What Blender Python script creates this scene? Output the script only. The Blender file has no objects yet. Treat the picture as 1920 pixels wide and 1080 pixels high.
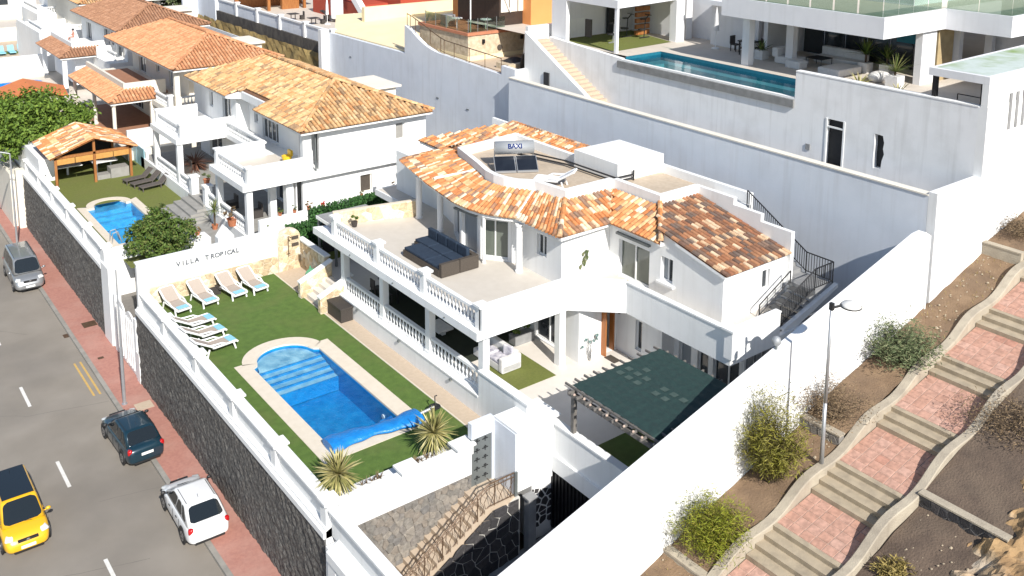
import bpy, bmesh, math, random
from mathutils import Vector, Matrix
random.seed(7)
R = math.radians
SC = bpy.context.scene
COL = SC.collection

# ------------------------------------------------------------------ camera, world, sun
cam = bpy.data.cameras.new('camera'); cam_o = bpy.data.objects.new('camera', cam); COL.objects.link(cam_o)
a, p, r = R(37.36), R(9.683), R(-0.346)
fwd = Vector((math.sin(a)*math.cos(p), math.cos(a)*math.cos(p), -math.sin(p)))
rt0 = Vector((math.cos(a), -math.sin(a), 0)); dn0 = fwd.cross(rt0)
rt = math.cos(r)*rt0 + math.sin(r)*dn0; dn = -math.sin(r)*rt0 + math.cos(r)*dn0
M3 = Matrix((rt, -dn, -fwd)).transposed()
cam_o.matrix_world = Matrix.Translation((0, 0, 22)) @ M3.to_4x4()
cam.sensor_width = 36; cam.lens = 36*1810.4/1920; cam.shift_y = -467.65/1920
cam.clip_end = 2000; cam.clip_start = 0.5
SC.camera = cam_o

SUN_DIR = Vector((1.0, 4.5, -3.5)).normalized()
EL = math.asin(-SUN_DIR.z); ROT = math.atan2(-SUN_DIR.x, -SUN_DIR.y)
w = bpy.data.worlds.new('World'); SC.world = w; w.use_nodes = True
nt = w.node_tree; bg = nt.nodes['Background']
sky = nt.nodes.new('ShaderNodeTexSky'); sky.sky_type = 'NISHITA'; sky.sun_disc = False
sky.sun_elevation = EL; sky.sun_rotation = ROT; sky.altitude = 100; sky.dust_density = 0.6
nt.links.new(sky.outputs[0], bg.inputs[0]); bg.inputs[1].default_value = 0.10
sun = bpy.data.lights.new('sun', 'SUN'); sun_o = bpy.data.objects.new('sun', sun); COL.objects.link(sun_o)
sun.energy = 4.9; sun.angle = R(0.53); sun.color = (1, 0.965, 0.90)
sun_o.rotation_euler = SUN_DIR.to_track_quat('-Z', 'Y').to_euler(); sun_o.location = (0, 0, 60)
SC.view_settings.view_transform = 'Standard'; SC.view_settings.look = 'None'
SC.view_settings.exposure = 0.46; SC.view_settings.gamma = 1; SC.view_settings.use_curve_mapping = False

# ------------------------------------------------------------------ materials
MATS = {}
def mat(name, c1, c2=None, scale=2.0, rough=0.8, bump=0.0, bscale=None, metal=0.0, spec=0.5, coat=0.0,
        mode='noise', island=False, objrand=False, ramp=None, detail=4, c3=None, s3=0.25, f3=0.5, stretch=None, local=False, streak=None):
    """procedural material: c1/c2 mixed by noise (or a per piece random ramp), c3 = large stain colour"""
    m = bpy.data.materials.new(name); m.use_nodes = True; MATS[name] = m
    n = m.node_tree.nodes; l = m.node_tree.links; b = n['Principled BSDF']
    b.inputs['Roughness'].default_value = rough; b.inputs['Metallic'].default_value = metal
    b.inputs['Specular IOR Level'].default_value = spec; b.inputs['Coat Weight'].default_value = coat
    if coat: b.inputs['Coat Roughness'].default_value = 0.04
    pos = None
    def P():
        nonlocal pos
        if pos is None:
            if local:
                tc = n.new('ShaderNodeTexCoord'); src = tc.outputs['Object']
            else:
                g = n.new('ShaderNodeNewGeometry'); src = g.outputs['Position']
            if stretch:
                vm = n.new('ShaderNodeVectorMath'); vm.operation = 'MULTIPLY'; vm.inputs[1].default_value = stretch
                l.new(src, vm.inputs[0]); src = vm.outputs[0]
            pos = src
        return pos
    col = None
    if ramp:
        cr = n.new('ShaderNodeValToRGB'); cr.color_ramp.interpolation = 'CONSTANT' if island or objrand else 'LINEAR'
        el = cr.color_ramp.elements
        while len(el) < len(ramp): el.new(0.5)
        for e, (t, c) in zip(el, ramp): e.position = t; e.color = (*c, 1)
        if objrand:
            o = n.new('ShaderNodeObjectInfo'); l.new(o.outputs['Random'], cr.inputs[0])
        elif island:
            g = n.new('ShaderNodeNewGeometry'); l.new(g.outputs['Random Per Island'], cr.inputs[0])
        col = cr.outputs[0]
    if c2 is not None or ramp:
        nz = n.new('ShaderNodeTexNoise'); nz.inputs['Scale'].default_value = scale; nz.inputs['Detail'].default_value = detail
        l.new(P(), nz.inputs['Vector'])
        if ramp and not (island or objrand):
            l.new(nz.outputs[0], cr.inputs[0])
        else:
            mx = n.new('ShaderNodeMix'); mx.data_type = 'RGBA'
            mr = n.new('ShaderNodeMapRange'); mr.inputs[1].default_value = 0.35; mr.inputs[2].default_value = 0.65
            l.new(nz.outputs[0], mr.inputs[0])
            if ramp:
                mx.blend_type = 'MULTIPLY'; mx.inputs[0].default_value = 0.6
                l.new(col, mx.inputs[6]);
                cr2 = n.new('ShaderNodeMix'); cr2.data_type = 'RGBA'
                cr2.inputs[6].default_value = (0.55, 0.55, 0.55, 1); cr2.inputs[7].default_value = (1.1, 1.1, 1.1, 1)
                l.new(mr.outputs[0], cr2.inputs[0]); l.new(cr2.outputs[2], mx.inputs[7])
            else:
                mx.inputs[6].default_value = (*c1, 1); mx.inputs[7].default_value = (*c2, 1)
                l.new(mr.outputs[0], mx.inputs[0])
            col = mx.outputs[2]
    if c3 is not None:
        nz3 = n.new('ShaderNodeTexNoise'); nz3.inputs['Scale'].default_value = s3; nz3.inputs['Detail'].default_value = 6
        l.new(P(), nz3.inputs['Vector'])
        mr3 = n.new('ShaderNodeMapRange'); mr3.inputs[1].default_value = 0.48; mr3.inputs[2].default_value = 0.72
        mr3.inputs[4].default_value = f3
        l.new(nz3.outputs[0], mr3.inputs[0])
        mx3 = n.new('ShaderNodeMix'); mx3.data_type = 'RGBA'; l.new(mr3.outputs[0], mx3.inputs[0])
        if col is not None: l.new(col, mx3.inputs[6])
        else: mx3.inputs[6].default_value = (*c1, 1)
        mx3.inputs[7].default_value = (*c3, 1); col = mx3.outputs[2]
    if streak is not None:
        vs_ = n.new('ShaderNodeVectorMath'); vs_.operation = 'MULTIPLY'; vs_.inputs[1].default_value = (3.2, 3.2, .22); l.new(P(), vs_.inputs[0])
        ns_ = n.new('ShaderNodeTexNoise'); ns_.inputs['Scale'].default_value = 1.0; ns_.inputs['Detail'].default_value = 7; l.new(vs_.outputs[0], ns_.inputs['Vector'])
        ms_ = n.new('ShaderNodeMapRange'); ms_.inputs[1].default_value = .52; ms_.inputs[2].default_value = .75; ms_.inputs[4].default_value = streak[1]; l.new(ns_.outputs[0], ms_.inputs[0])
        xs_ = n.new('ShaderNodeMix'); xs_.data_type = 'RGBA'; l.new(ms_.outputs[0], xs_.inputs[0])
        if col is not None: l.new(col, xs_.inputs[6])
        else: xs_.inputs[6].default_value = (*c1, 1)
        xs_.inputs[7].default_value = (*streak[0], 1); col = xs_.outputs[2]
    if col is not None: l.new(col, b.inputs['Base Color'])
    else: b.inputs['Base Color'].default_value = (*c1, 1)
    if bump:
        nb = n.new('ShaderNodeTexNoise'); nb.inputs['Scale'].default_value = bscale or scale*3; nb.inputs['Detail'].default_value = 5
        l.new(P(), nb.inputs['Vector'])
        bp = n.new('ShaderNodeBump'); bp.inputs['Strength'].default_value = bump; bp.inputs['Distance'].default_value = 0.05
        l.new(nb.outputs[0], bp.inputs['Height']); l.new(bp.outputs[0], b.inputs['Normal'])
    return m

WHITE = mat('white_paint', (.80,.80,.79), (.77,.77,.76), 1.3, .75, .12, 14, c3=(.70,.69,.67), s3=.35, f3=.35, streak=((.60,.59,.56), .35))
CREAM = mat('cream_paint', (.74,.69,.60), (.70,.65,.56), 1.3, .8, .1, 14)
GREYWALL = mat('grey_white_render', (.68,.71,.76), (.645,.68,.73), .9, .85, .10, 16, c3=(.56,.58,.62), s3=.5, f3=.5, streak=((.52,.53,.55), .4))
LOWWALL = mat('white_render_stained', (.79,.79,.79), (.76,.76,.76), 1.2, .85, .10, 16, c3=(.60,.59,.575), s3=.6, f3=.5, streak=((.52,.51,.49), .42))
YELLOWWALL = mat('pale_yellow_paint', (.80,.68,.44), (.77,.65,.41), .7, .8, .08)
ORANGEWALL = mat('orange_paint', (.72,.30,.10), (.69,.28,.09), .7, .8, .08)
REDWALL = mat('red_paint', (.42,.065,.03), (.38,.06,.03), .7, .8, .08)
ASPH = mat('asphalt', (.236,.208,.174), (.274,.243,.206), .5, .9, .4, 60, c3=(.17,.152,.132), s3=.16, f3=.8)
KERB = mat('kerb_concrete', (.30,.28,.25), (.24,.225,.20), 2, .9, .2, 30)
PINK = mat('pink_pavers', (.42,.20,.155), (.36,.165,.13), 7, .85, .3, 25, c3=(.46,.27,.22), s3=.6, f3=.6)
PINKTILE = mat('pink_path_tile', (.46,.25,.20), None, ramp=[(0,(.475,.265,.195)),(.3,(.49,.28,.21)),(.62,(.505,.295,.225)),(.85,(.52,.315,.245)),(.95,(.46,.235,.17))], objrand=True, scale=6, rough=.85, bump=.2, bscale=30)
JOINT = mat('path_joint', (.47,.36,.29), (.43,.32,.26), 4, .9)
STEPC = mat('step_concrete', (.40,.33,.235), (.34,.28,.20), 3, .9, .3, 25, c3=(.24,.20,.15), s3=1.5, f3=.7)
PATHWALL = mat('path_wall_render', (.42,.365,.28), (.36,.31,.24), 2, .9, .35, 20, c3=(.27,.23,.18), s3=.9, f3=.75, streak=((.25,.21,.16), .5))
SOIL = mat('dry_soil', (.175,.112,.066), (.235,.155,.092), 1.6, .95, .8, 14, c3=(.115,.078,.052), s3=.6, f3=.75)
SOIL2 = mat('dark_soil', (.088,.062,.046), (.13,.092,.066), 1.6, .95, .8, 14, c3=(.16,.12,.085), s3=.5, f3=.6)
ROCK = mat('ochre_rock', (.36,.235,.115), (.27,.165,.08), .8, .95, 1.0, 5, c3=(.60,.50,.38), s3=.7, f3=.9)
BANK = mat('dry_grass_bank', (.36,.26,.10), (.24,.165,.06), .7, .95, 1.0, 5, c3=(.11,.085,.035), s3=.5, f3=.8)
LAWN = mat('artificial_lawn', (.098,.168,.027), (.074,.132,.020), 3, .95, .5, 90, c3=(.125,.15,.038), s3=.45, f3=.75)
LAWN2 = mat('neighbour_lawn', (.15,.17,.034), (.125,.145,.028), 9, .95, .5, 90, c3=(.15,.15,.045), s3=.6, f3=.5)
PAVE = mat('beige_paving', (.50,.40,.30), (.46,.365,.27), 6, .85, .1, 40)
COPING = mat('pool_coping', (.66,.585,.48), (.62,.545,.44), 3, .8, .1, 30)
TERR = mat('terrace_tile', (.57,.52,.455), (.54,.49,.425), 2.5, .6, .05, 20)
PATIO = mat('patio_tile', (.66,.61,.55), (.63,.58,.52), 2.5, .5, .05, 20)
ROOFFLOOR = mat('roof_terrace_tile', (.50,.41,.31), (.44,.355,.265), 5, .8, .1, 20, c3=(.36,.29,.22), s3=1, f3=.5)
GREYFLOOR = mat('grey_floor_tile', (.30,.29,.27), (.26,.25,.23), 2.5, .7, .05, 20)
TFLOOR = mat('terracotta_floor', (.34,.17,.10), (.30,.145,.085), 2.5, .7)
DARKSTONE = mat('dark_stone_cladding', (.045,.042,.040), (.13,.122,.112), 11, .9, 1.0, 26, c3=(.20,.19,.175), s3=8, f3=.55)
MORTAR = mat('white_mortar', (.62,.60,.56), (.52,.50,.46), 5, .9)
GMORTAR = mat('grey_mortar', (.21,.195,.175), (.18,.165,.15), 5, .95, .3)
LAVA = mat('dark_lava_stone', None, None, ramp=[(0,(.035,.033,.035)),(.35,(.05,.046,.047)),(.7,(.065,.058,.058)),(.9,(.045,.042,.045))], objrand=True, scale=9, rough=.85, bump=.6, bscale=20)
GSTONE = mat('grey_field_stone', None, None, ramp=[(0,(.22,.20,.18)),(.2,(.25,.228,.20)),(.4,(.20,.185,.165)),(.6,(.28,.25,.215)),(.75,(.245,.212,.178)),(.9,(.185,.175,.165))], objrand=True, scale=7, rough=.9, bump=.6, bscale=18)
BSTONE = mat('beige_stone', None, None, ramp=[(0,(.62,.50,.33)),(.2,(.68,.58,.42)),(.4,(.56,.43,.27)),(.6,(.72,.65,.52)),(.78,(.65,.51,.32)),(.92,(.50,.38,.24))], objrand=True, scale=6, rough=.85, bump=.5, bscale=15)
BMORTAR = mat('beige_mortar', (.66,.58,.46), (.60,.52,.41), 5, .9)
BSTONEF = mat('beige_stone_fine', (.50,.40,.27), (.62,.52,.38), 3.5, .9, .8, 9, c3=(.36,.28,.19), s3=2.5, f3=.7)
BLACKMETAL = mat('black_iron', (.02,.02,.022), None, rough=.45, metal=.4)
RUSTMETAL = mat('brown_iron', (.10,.06,.035), (.14,.085,.05), 8, .55, metal=.3)
GALV = mat('galvanised_steel', (.46,.47,.49), (.42,.43,.45), 4, .4, metal=.6)
LAMPGLASS = mat('lamp_diffuser', (.72,.70,.66), None, rough=.25)
GATEGREY = mat('grey_painted_steel', (.17,.185,.185), (.15,.165,.165), 2, .5, metal=.3)
GLASS = mat('dark_window_glass', (.025,.03,.035), (.04,.046,.052), .6, .06, spec=.8)
GLASSG = mat('greenish_window_glass', (.13,.145,.12), (.10,.115,.10), .7, .07, spec=.7)
CURTAIN = mat('pale_curtain', (.30,.32,.34), (.24,.26,.28), 9, .7, stretch=(6,6,.2))
DARKROOM = mat('dark_interior', (.03,.03,.032), None, rough=.9)
WOOD = mat('varnished_wood', (.36,.15,.045), (.27,.10,.03), 6, .45, stretch=(1,1,.2))
DOORWOOD = mat('orange_door_wood', (.40,.14,.03), (.33,.11,.022), 6, .4, stretch=(3,3,.3))
GREYWOOD = mat('weathered_grey_wood', (.17,.155,.14), (.12,.11,.10), 9, .85, .2)
NET = mat('dark_green_shade_net', (.014,.042,.038), (.011,.033,.031), 5, .8, .3, 120)
WICKER = mat('brown_wicker', (.085,.068,.053), (.06,.048,.038), 20, .7, .6, 60)
DWICKER = mat('dark_brown_wicker', (.055,.046,.04), (.04,.033,.029), 20, .6, .6, 60)
NAVY = mat('navy_cushion', (.012,.024,.046), (.018,.034,.06), 6, .9)
WHITEC = mat('white_cushion', (.68,.67,.66), (.62,.61,.60), 6, .9, .15, 20)
PURPLEC = mat('lilac_grey_cushion', (.30,.29,.36), (.62,.60,.63), 5, .9)
LOUNGEF = mat('beige_mesh_fabric', (.40,.335,.28), (.36,.30,.25), 30, .8)
LOUNGEW = mat('white_plastic', (.78,.78,.77), None, rough=.4)
TOWEL = mat('turquoise_towel', (.20,.46,.60), (.27,.54,.66), 14, .9)
GREYLOUNGE = mat('grey_brown_lounger', (.105,.09,.08), (.085,.072,.064), 20, .8)
BASIN = mat('blue_pool_mosaic', (.008,.26,.57), (.006,.215,.50), 14, .35)
BASINS = mat('pale_pool_step_mosaic', (.30,.54,.64), (.25,.49,.62), 14, .35)
BASINN = mat('bright_blue_pool_mosaic', (.04,.42,.70), (.03,.36,.64), 14, .35)
BASINT = mat('teal_pool_tile', (.018,.15,.21), (.014,.12,.18), 6, .3)
BASINL = mat('pale_teal_pool_tile', (.14,.36,.38), (.12,.31,.34), 6, .3)
POOLCOVER = mat('blue_bubble_cover', (.008,.17,.50), (.012,.21,.57), 3, .38, .7, 9)
CONCRETE = mat('grey_concrete', (.27,.27,.27), (.22,.22,.22), 2.5, .85, .2)
PALEDECK = mat('pale_travertine', (.58,.52,.45), (.54,.48,.41), 1.6, .75, .05, 20)
MODWALL = mat('modern_white_render', (.74,.74,.75), (.70,.70,.715), .8, .85, .1, 10, c3=(.62,.62,.625), s3=.35, f3=.4, streak=((.58,.58,.57), .3))
GOLDSTONE = mat('golden_stone_panel', (.44,.34,.19), (.36,.27,.145), 2, .8)
TERRACLAY = mat('terracotta_pot', (.40,.145,.07), (.34,.12,.055), 5, .8)
YELLOWP = mat('yellow_plastic', (.75,.48,.02), None, rough=.4)
GREENP = mat('green_plastic', (.10,.34,.18), None, rough=.4)
STEEL = mat('grey_painted_tank', (.36,.375,.39), (.33,.345,.36), 2, .4, metal=.25)
SOLAR = mat('solar_collector', (.012,.015,.022), (.016,.02,.028), 2, .16, spec=.35)
ALU = mat('aluminium_frame', (.45,.46,.47), None, rough=.35, metal=.7)
NAVYPRINT = mat('navy_print', (.005,.02,.12), None, rough=1, spec=0)
LETTER = mat('grey_letter_metal', (.10,.11,.13), None, rough=.5)
ROADPAINT = mat('white_road_paint', (.72,.70,.66), (.62,.60,.56), 6, .8)
YELLOWPAINT = mat('yellow_road_paint', (.56,.36,.10), (.48,.31,.10), 6, .8)
TYRE = mat('tyre_rubber', (.015,.015,.016), None, rough=.85)
RIM = mat('alloy_rim', (.38,.38,.39), None, rough=.3, metal=.8)
PLATE = mat('number_plate', (.78,.78,.76), None, rough=.4)
BLACKPL = mat('black_plastic', (.02,.02,.021), None, rough=.5)
CARGLASS = mat('car_glass', (.012,.016,.018), None, rough=.04, spec=.9)
HEADL = mat('headlight_lens', (.62,.63,.62), None, rough=.08, spec=.8)
TAILL = mat('red_tail_lens', (.42,.01,.012), None, rough=.12, spec=.8)
BARK = mat('brown_bark', (.12,.085,.055), (.08,.055,.036), 9, .95, .5)
def leafmat(name, cols):
    return mat(name, None, None, ramp=[(i/len(cols), c) for i, c in enumerate(cols)], island=True, scale=3, rough=.65, spec=.25)
LEAF1 = leafmat('fresh_green_leaf', [(.10,.17,.024),(.135,.21,.03),(.07,.125,.02),(.17,.245,.036),(.11,.175,.025)])
LEAF2 = leafmat('deep_green_leaf', [(.065,.115,.022),(.09,.145,.026),(.05,.09,.018),(.11,.165,.032),(.13,.15,.04)])
HEDGE = leafmat('artificial_hedge_leaf', [(.028,.085,.022),(.042,.115,.03),(.022,.065,.02),(.055,.14,.036)])
WISPY = leafmat('wispy_yellow_green', [(.25,.235,.032),(.20,.19,.026),(.29,.26,.045),(.22,.19,.045),(.14,.13,.025)])
WISPY2 = leafmat('lime_wispy_green', [(.22,.24,.018),(.26,.28,.024),(.165,.19,.015),(.25,.225,.03)])
DRYL = leafmat('dry_brown_twig', [(.20,.135,.075),(.145,.10,.056),(.25,.175,.10),(.095,.066,.04)])
SAGE = leafmat('sage_green_leaf', [(.10,.13,.055),(.14,.17,.08),(.075,.10,.042),(.19,.20,.10)])
YUCCA = leafmat('yucca_blade', [(.50,.44,.18),(.42,.37,.14),(.33,.31,.11),(.56,.50,.25),(.24,.23,.08)])
PALM = leafmat('green_palm_frond', [(.12,.17,.04),(.16,.20,.055),(.09,.13,.03),(.22,.22,.08)])
TURQ = leafmat('turquoise_leaf', [(.04,.22,.22),(.06,.28,.27),(.03,.15,.17)])
GRASS = leafmat('dry_grass_blade', [(.36,.28,.09),(.28,.21,.07),(.22,.17,.05)])

def tilemat(name, cols, obj):
    return mat(name, None, None, ramp=[(i/len(cols), c) for i, c in enumerate(cols)], island=not obj, objrand=obj, scale=5, rough=.85, bump=.25, bscale=20)
T_OR = [(.60,.24,.085),(.70,.42,.21),(.53,.19,.065),(.76,.58,.38),(.62,.28,.11),(.38,.20,.115),(.66,.34,.15),(.70,.44,.24),(.56,.215,.075),(.28,.175,.12),(.64,.30,.12),(.78,.64,.47),(.58,.23,.08)]
T_DK = [(.25,.12,.065),(.34,.145,.07),(.155,.095,.068),(.36,.17,.085),(.19,.105,.072),(.26,.125,.07),(.68,.50,.33),(.17,.12,.095),(.32,.135,.07),(.22,.14,.10),(.42,.20,.10),(.60,.40,.24)]
T_V2 = [(.62,.36,.165),(.66,.42,.21),(.57,.31,.13),(.68,.46,.25),(.60,.34,.155),(.42,.26,.13),(.64,.39,.185),(.67,.43,.22),(.54,.26,.105),(.33,.21,.115),(.61,.36,.17)]
T_V3 = [(.58,.27,.13),(.62,.31,.155),(.54,.24,.115),(.64,.34,.18),(.59,.28,.135),(.52,.235,.11)]
T_V4 = [(.36,.18,.10),(.40,.205,.115),(.32,.16,.09),(.43,.23,.135),(.35,.18,.10)]
TM = {k: (tilemat('roof_tile_%s' % k, v, False), tilemat('roof_tile_piece_%s' % k, v, True)) for k, v in
      dict(orange=T_OR, brown=T_DK, sand=T_V2, terracotta=T_V3, umber=T_V4).items()}
UNDER = mat('roof_underlay', (.20,.10,.055), (.16,.08,.045), 4, .9)

def water_mat(name, tint, bump, scale):
    m = bpy.data.materials.new(name); m.use_nodes = True; n = m.node_tree.nodes; l = m.node_tree.links
    n.remove(n['Principled BSDF']); out = n['Material Output']
    tr = n.new('ShaderNodeBsdfTransparent')
    gw = n.new('ShaderNodeNewGeometry'); w1 = n.new('ShaderNodeTexVoronoi'); w1.feature = 'SMOOTH_F1'; w1.inputs['Scale'].default_value = scale*.55
    wn = n.new('ShaderNodeTexNoise'); wn.inputs['Scale'].default_value = scale*.35; wn.inputs['Detail'].default_value = 2
    wa = n.new('ShaderNodeMix'); wa.data_type = 'VECTOR'; wa.inputs[0].default_value = .35; l.new(gw.outputs['Position'], wn.inputs['Vector']); l.new(gw.outputs['Position'], wa.inputs[4]); l.new(wn.outputs['Color'], wa.inputs[5]); l.new(wa.outputs[1], w1.inputs['Vector'])
    wr = n.new('ShaderNodeMapRange'); wr.inputs[1].default_value = .15; wr.inputs[2].default_value = .75; l.new(w1.outputs['Distance'], wr.inputs[0])
    wx = n.new('ShaderNodeMix'); wx.data_type = 'RGBA'; wx.inputs[6].default_value = (tint[0]*.62, tint[1]*.72, tint[2]*.80, 1); wx.inputs[7].default_value = (min(1,tint[0]*1.08), min(1,tint[1]*1.04), 1, 1)  # caustic-like ripple light painted into the water tint as pale and dark mottling
    l.new(wr.outputs[0], wx.inputs[0]); l.new(wx.outputs[2], tr.inputs[0])
    gl = n.new('ShaderNodeBsdfGlossy'); gl.inputs['Roughness'].default_value = .03
    fr = n.new('ShaderNodeFresnel'); fr.inputs[0].default_value = 1.33
    mx = n.new('ShaderNodeMixShader')
    g = n.new('ShaderNodeNewGeometry'); mi = n.new('ShaderNodeMapRange'); mi.inputs[3].default_value = 1.33; mi.inputs[4].default_value = 1/1.33
    l.new(g.outputs['Backfacing'], mi.inputs[0]); l.new(mi.outputs[0], fr.inputs[0]); nz = n.new('ShaderNodeTexNoise'); nz.inputs['Scale'].default_value = scale; nz.inputs['Detail'].default_value = 3
    nz.inputs['Distortion'].default_value = .6
    bp = n.new('ShaderNodeBump'); bp.inputs['Strength'].default_value = bump; bp.inputs['Distance'].default_value = .06
    l.new(g.outputs['Position'], nz.inputs['Vector']); l.new(nz.outputs[0], bp.inputs['Height'])
    l.new(bp.outputs[0], gl.inputs['Normal']); l.new(bp.outputs[0], fr.inputs['Normal'])
    l.new(fr.outputs[0], mx.inputs[0]); l.new(tr.outputs[0], mx.inputs[1]); l.new(gl.outputs[0], mx.inputs[2])
    l.new(mx.outputs[0], out.inputs[0]); return m
WATER = water_mat('pool_water', (.92,.99,1), .32, 7)
WATER2 = water_mat('calm_pool_water', (.75,.95,.97), .12, 2)
def clear_mat(name, tint, fac=.12):
    m = bpy.data.materials.new(name); m.use_nodes = True; n = m.node_tree.nodes; l = m.node_tree.links
    n.remove(n['Principled BSDF']); out = n['Material Output']
    tr = n.new('ShaderNodeBsdfTransparent'); tr.inputs[0].default_value = (*tint, 1)
    gl = n.new('ShaderNodeBsdfGlossy'); gl.inputs['Roughness'].default_value = .02
    mx = n.new('ShaderNodeMixShader'); mx.inputs[0].default_value = fac
    l.new(tr.outputs[0], mx.inputs[1]); l.new(gl.outputs[0], mx.inputs[2]); l.new(mx.outputs[0], out.inputs[0]); return m
CLEAR = clear_mat('green_tint_balustrade_glass', (.66,.76,.70), .10)

# ------------------------------------------------------------------ mesh builder
ORG = {}
class MB:
    def __init__(s): s.v = []; s.f = []
    def add(s, vs, fs):
        k = len(s.v); s.v += [tuple(q) for q in vs]; s.f += [tuple(i+k for i in f) for f in fs]; return s
    def box(s, x0, x1, y0, y1, z0, z1):
        return s.add([(x0,y0,z0),(x1,y0,z0),(x1,y1,z0),(x0,y1,z0),(x0,y0,z1),(x1,y0,z1),(x1,y1,z1),(x0,y1,z1)],
                     [(3,2,1,0),(4,5,6,7),(0,1,5,4),(1,2,6,5),(2,3,7,6),(3,0,4,7)])
    def cbox(s, c, size, rz=0, bevel=0, rx=0):
        """box centred at c, turned by rx then rz; bevel rounds the vertical and horizontal edges once"""
        hx, hy, hz = size[0]/2, size[1]/2, size[2]/2
        m = Matrix.Translation(c) @ Matrix.Rotation(rz, 4, 'Z') @ Matrix.Rotation(rx, 4, 'X')
        if not bevel:
            pts = [(-hx,-hy,-hz),(hx,-hy,-hz),(hx,hy,-hz),(-hx,hy,-hz),(-hx,-hy,hz),(hx,-hy,hz),(hx,hy,hz),(-hx,hy,hz)]
            return s.add([m @ Vector(q) for q in pts], [(3,2,1,0),(4,5,6,7),(0,1,5,4),(1,2,6,5),(2,3,7,6),(3,0,4,7)])
        bm = bmesh.new(); bmesh.ops.create_cube(bm, size=1)
        for v in bm.verts: v.co = Vector((v.co.x*hx*2, v.co.y*hy*2, v.co.z*hz*2))
        bmesh.ops.bevel(bm, geom=bm.edges[:], offset=bevel, segments=2, affect='EDGES', profile=.5)
        bm.verts.index_update()
        s.add([m @ v.co for v in bm.verts], [[v.index for v in f.verts] for f in bm.faces]); bm.free(); return s
    def prism(s, poly, z0, z1, top=True, bottom=True):
        n = len(poly)
        zt = z1 if callable(z1) else (lambda x, y: z1)
        zb = z0 if callable(z0) else (lambda x, y: z0)
        area = sum(poly[i][0]*poly[(i+1)%n][1]-poly[(i+1)%n][0]*poly[i][1] for i in range(n))
        if area < 0: poly = poly[::-1]
        vs = [(x, y, zb(x, y)) for x, y in poly] + [(x, y, zt(x, y)) for x, y in poly]
        fs = [(i, (i+1) % n, n+(i+1) % n, n+i) for i in range(n)]
        if top: fs.append(tuple(range(n, 2*n)))
        if bottom: fs.append(tuple(reversed(range(n))))
        return s.add(vs, fs)
    def poly(s, pts): return s.add(pts, [tuple(range(len(pts)))])
    def seg(s, p, q, th, z0, z1, off=0.0):
        """upright wall from p to q (2D), thickness th to the LEFT of p->q, shifted by off"""
        d = Vector((q[0]-p[0], q[1]-p[1])); d.normalize(); n = Vector((-d.y, d.x))
        a = Vector(p[:2])+n*off; b = Vector(q[:2])+n*off
        return s.prism([a, b, b+n*th, a+n*th], z0, z1)
    def tube(s, p, q, r, n=6, r2=None):
        p = Vector(p); q = Vector(q); d = q-p
        if d.length < 1e-6: return s
        d.normalize(); u = d.orthogonal().normalized(); w = d.cross(u); r2 = r if r2 is None else r2
        vs = []
        for c, rr in ((p, r), (q, r2)):
            for i in range(n):
                t = 2*math.pi*i/n; vs.append(c+u*math.cos(t)*rr+w*math.sin(t)*rr)
        fs = [(i, (i+1) % n, n+(i+1) % n, n+i) for i in range(n)] + [tuple(reversed(range(n))), tuple(range(n, 2*n))]
        return s.add(vs, fs)
    def path(s, pts, r, n=6):
        for a, b in zip(pts, pts[1:]): s.tube(a, b, r, n)
        return s
    def lathe(s, prof, n=10, c=(0,0,0)):
        vs = []; m = len(prof)
        for rr, z in prof:
            for i in range(n):
                t = 2*math.pi*i/n; vs.append((c[0]+rr*math.cos(t), c[1]+rr*math.sin(t), c[2]+z))
        fs = [(j*n+i, j*n+(i+1) % n, (j+1)*n+(i+1) % n, (j+1)*n+i) for j in range(m-1) for i in range(n)]
        fs += [tuple(reversed(range(n))), tuple(range((m-1)*n, m*n))]
        return s.add(vs, fs)
    def ball(s, c, r, nu=10, nv=6):
        rx, ry, rz = r if hasattr(r, '__len__') else (r, r, r)
        prof = [(math.sin(math.pi*j/nv), -math.cos(math.pi*j/nv)) for j in range(nv+1)]
        vs = [(c[0]+rx*max(q, 1e-3)*math.cos(2*math.pi*i/nu), c[1]+ry*max(q, 1e-3)*math.sin(2*math.pi*i/nu), c[2]+rz*z) for q, z in prof for i in range(nu)]
        fs = [(j*nu+i, j*nu+(i+1) % nu, (j+1)*nu+(i+1) % nu, (j+1)*nu+i) for j in range(nv) for i in range(nu)]
        return s.add(vs, fs)
    def grid(s, nx, ny, fn):
        vs = [fn(i/nx, j/ny) for j in range(ny+1) for i in range(nx+1)]
        fs = [(j*(nx+1)+i, j*(nx+1)+i+1, (j+1)*(nx+1)+i+1, (j+1)*(nx+1)+i) for j in range(ny) for i in range(nx)]
        return s.add(vs, fs)
    def mesh(s, name, m, off=(0,0,0), smooth=False):
        me = bpy.data.meshes.new(name)
        me.from_pydata([(x-off[0], y-off[1], z-off[2]) for x, y, z in s.v], [], s.f)
        if m: me.materials.append(m)
        if smooth: me.polygons.foreach_set('use_smooth', [True]*len(me.polygons))
        me.update(); return me
    def build(s, name, m, parent=None, smooth=False):
        off = ORG.get(parent.name, Vector((0,0,0))) if parent else Vector((0,0,0))
        if parent is None and s.v:      # a single-mesh thing: origin at its base centre
            xs, ys, zs = zip(*s.v); off = Vector(((min(xs)+max(xs))/2, (min(ys)+max(ys))/2, min(zs)))
        o = bpy.data.objects.new(name, s.mesh(name, m, off, smooth)); COL.objects.link(o)
        if parent is None: o.location = off
        else: o.parent = parent
        ORG[o.name] = off
        return o
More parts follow.
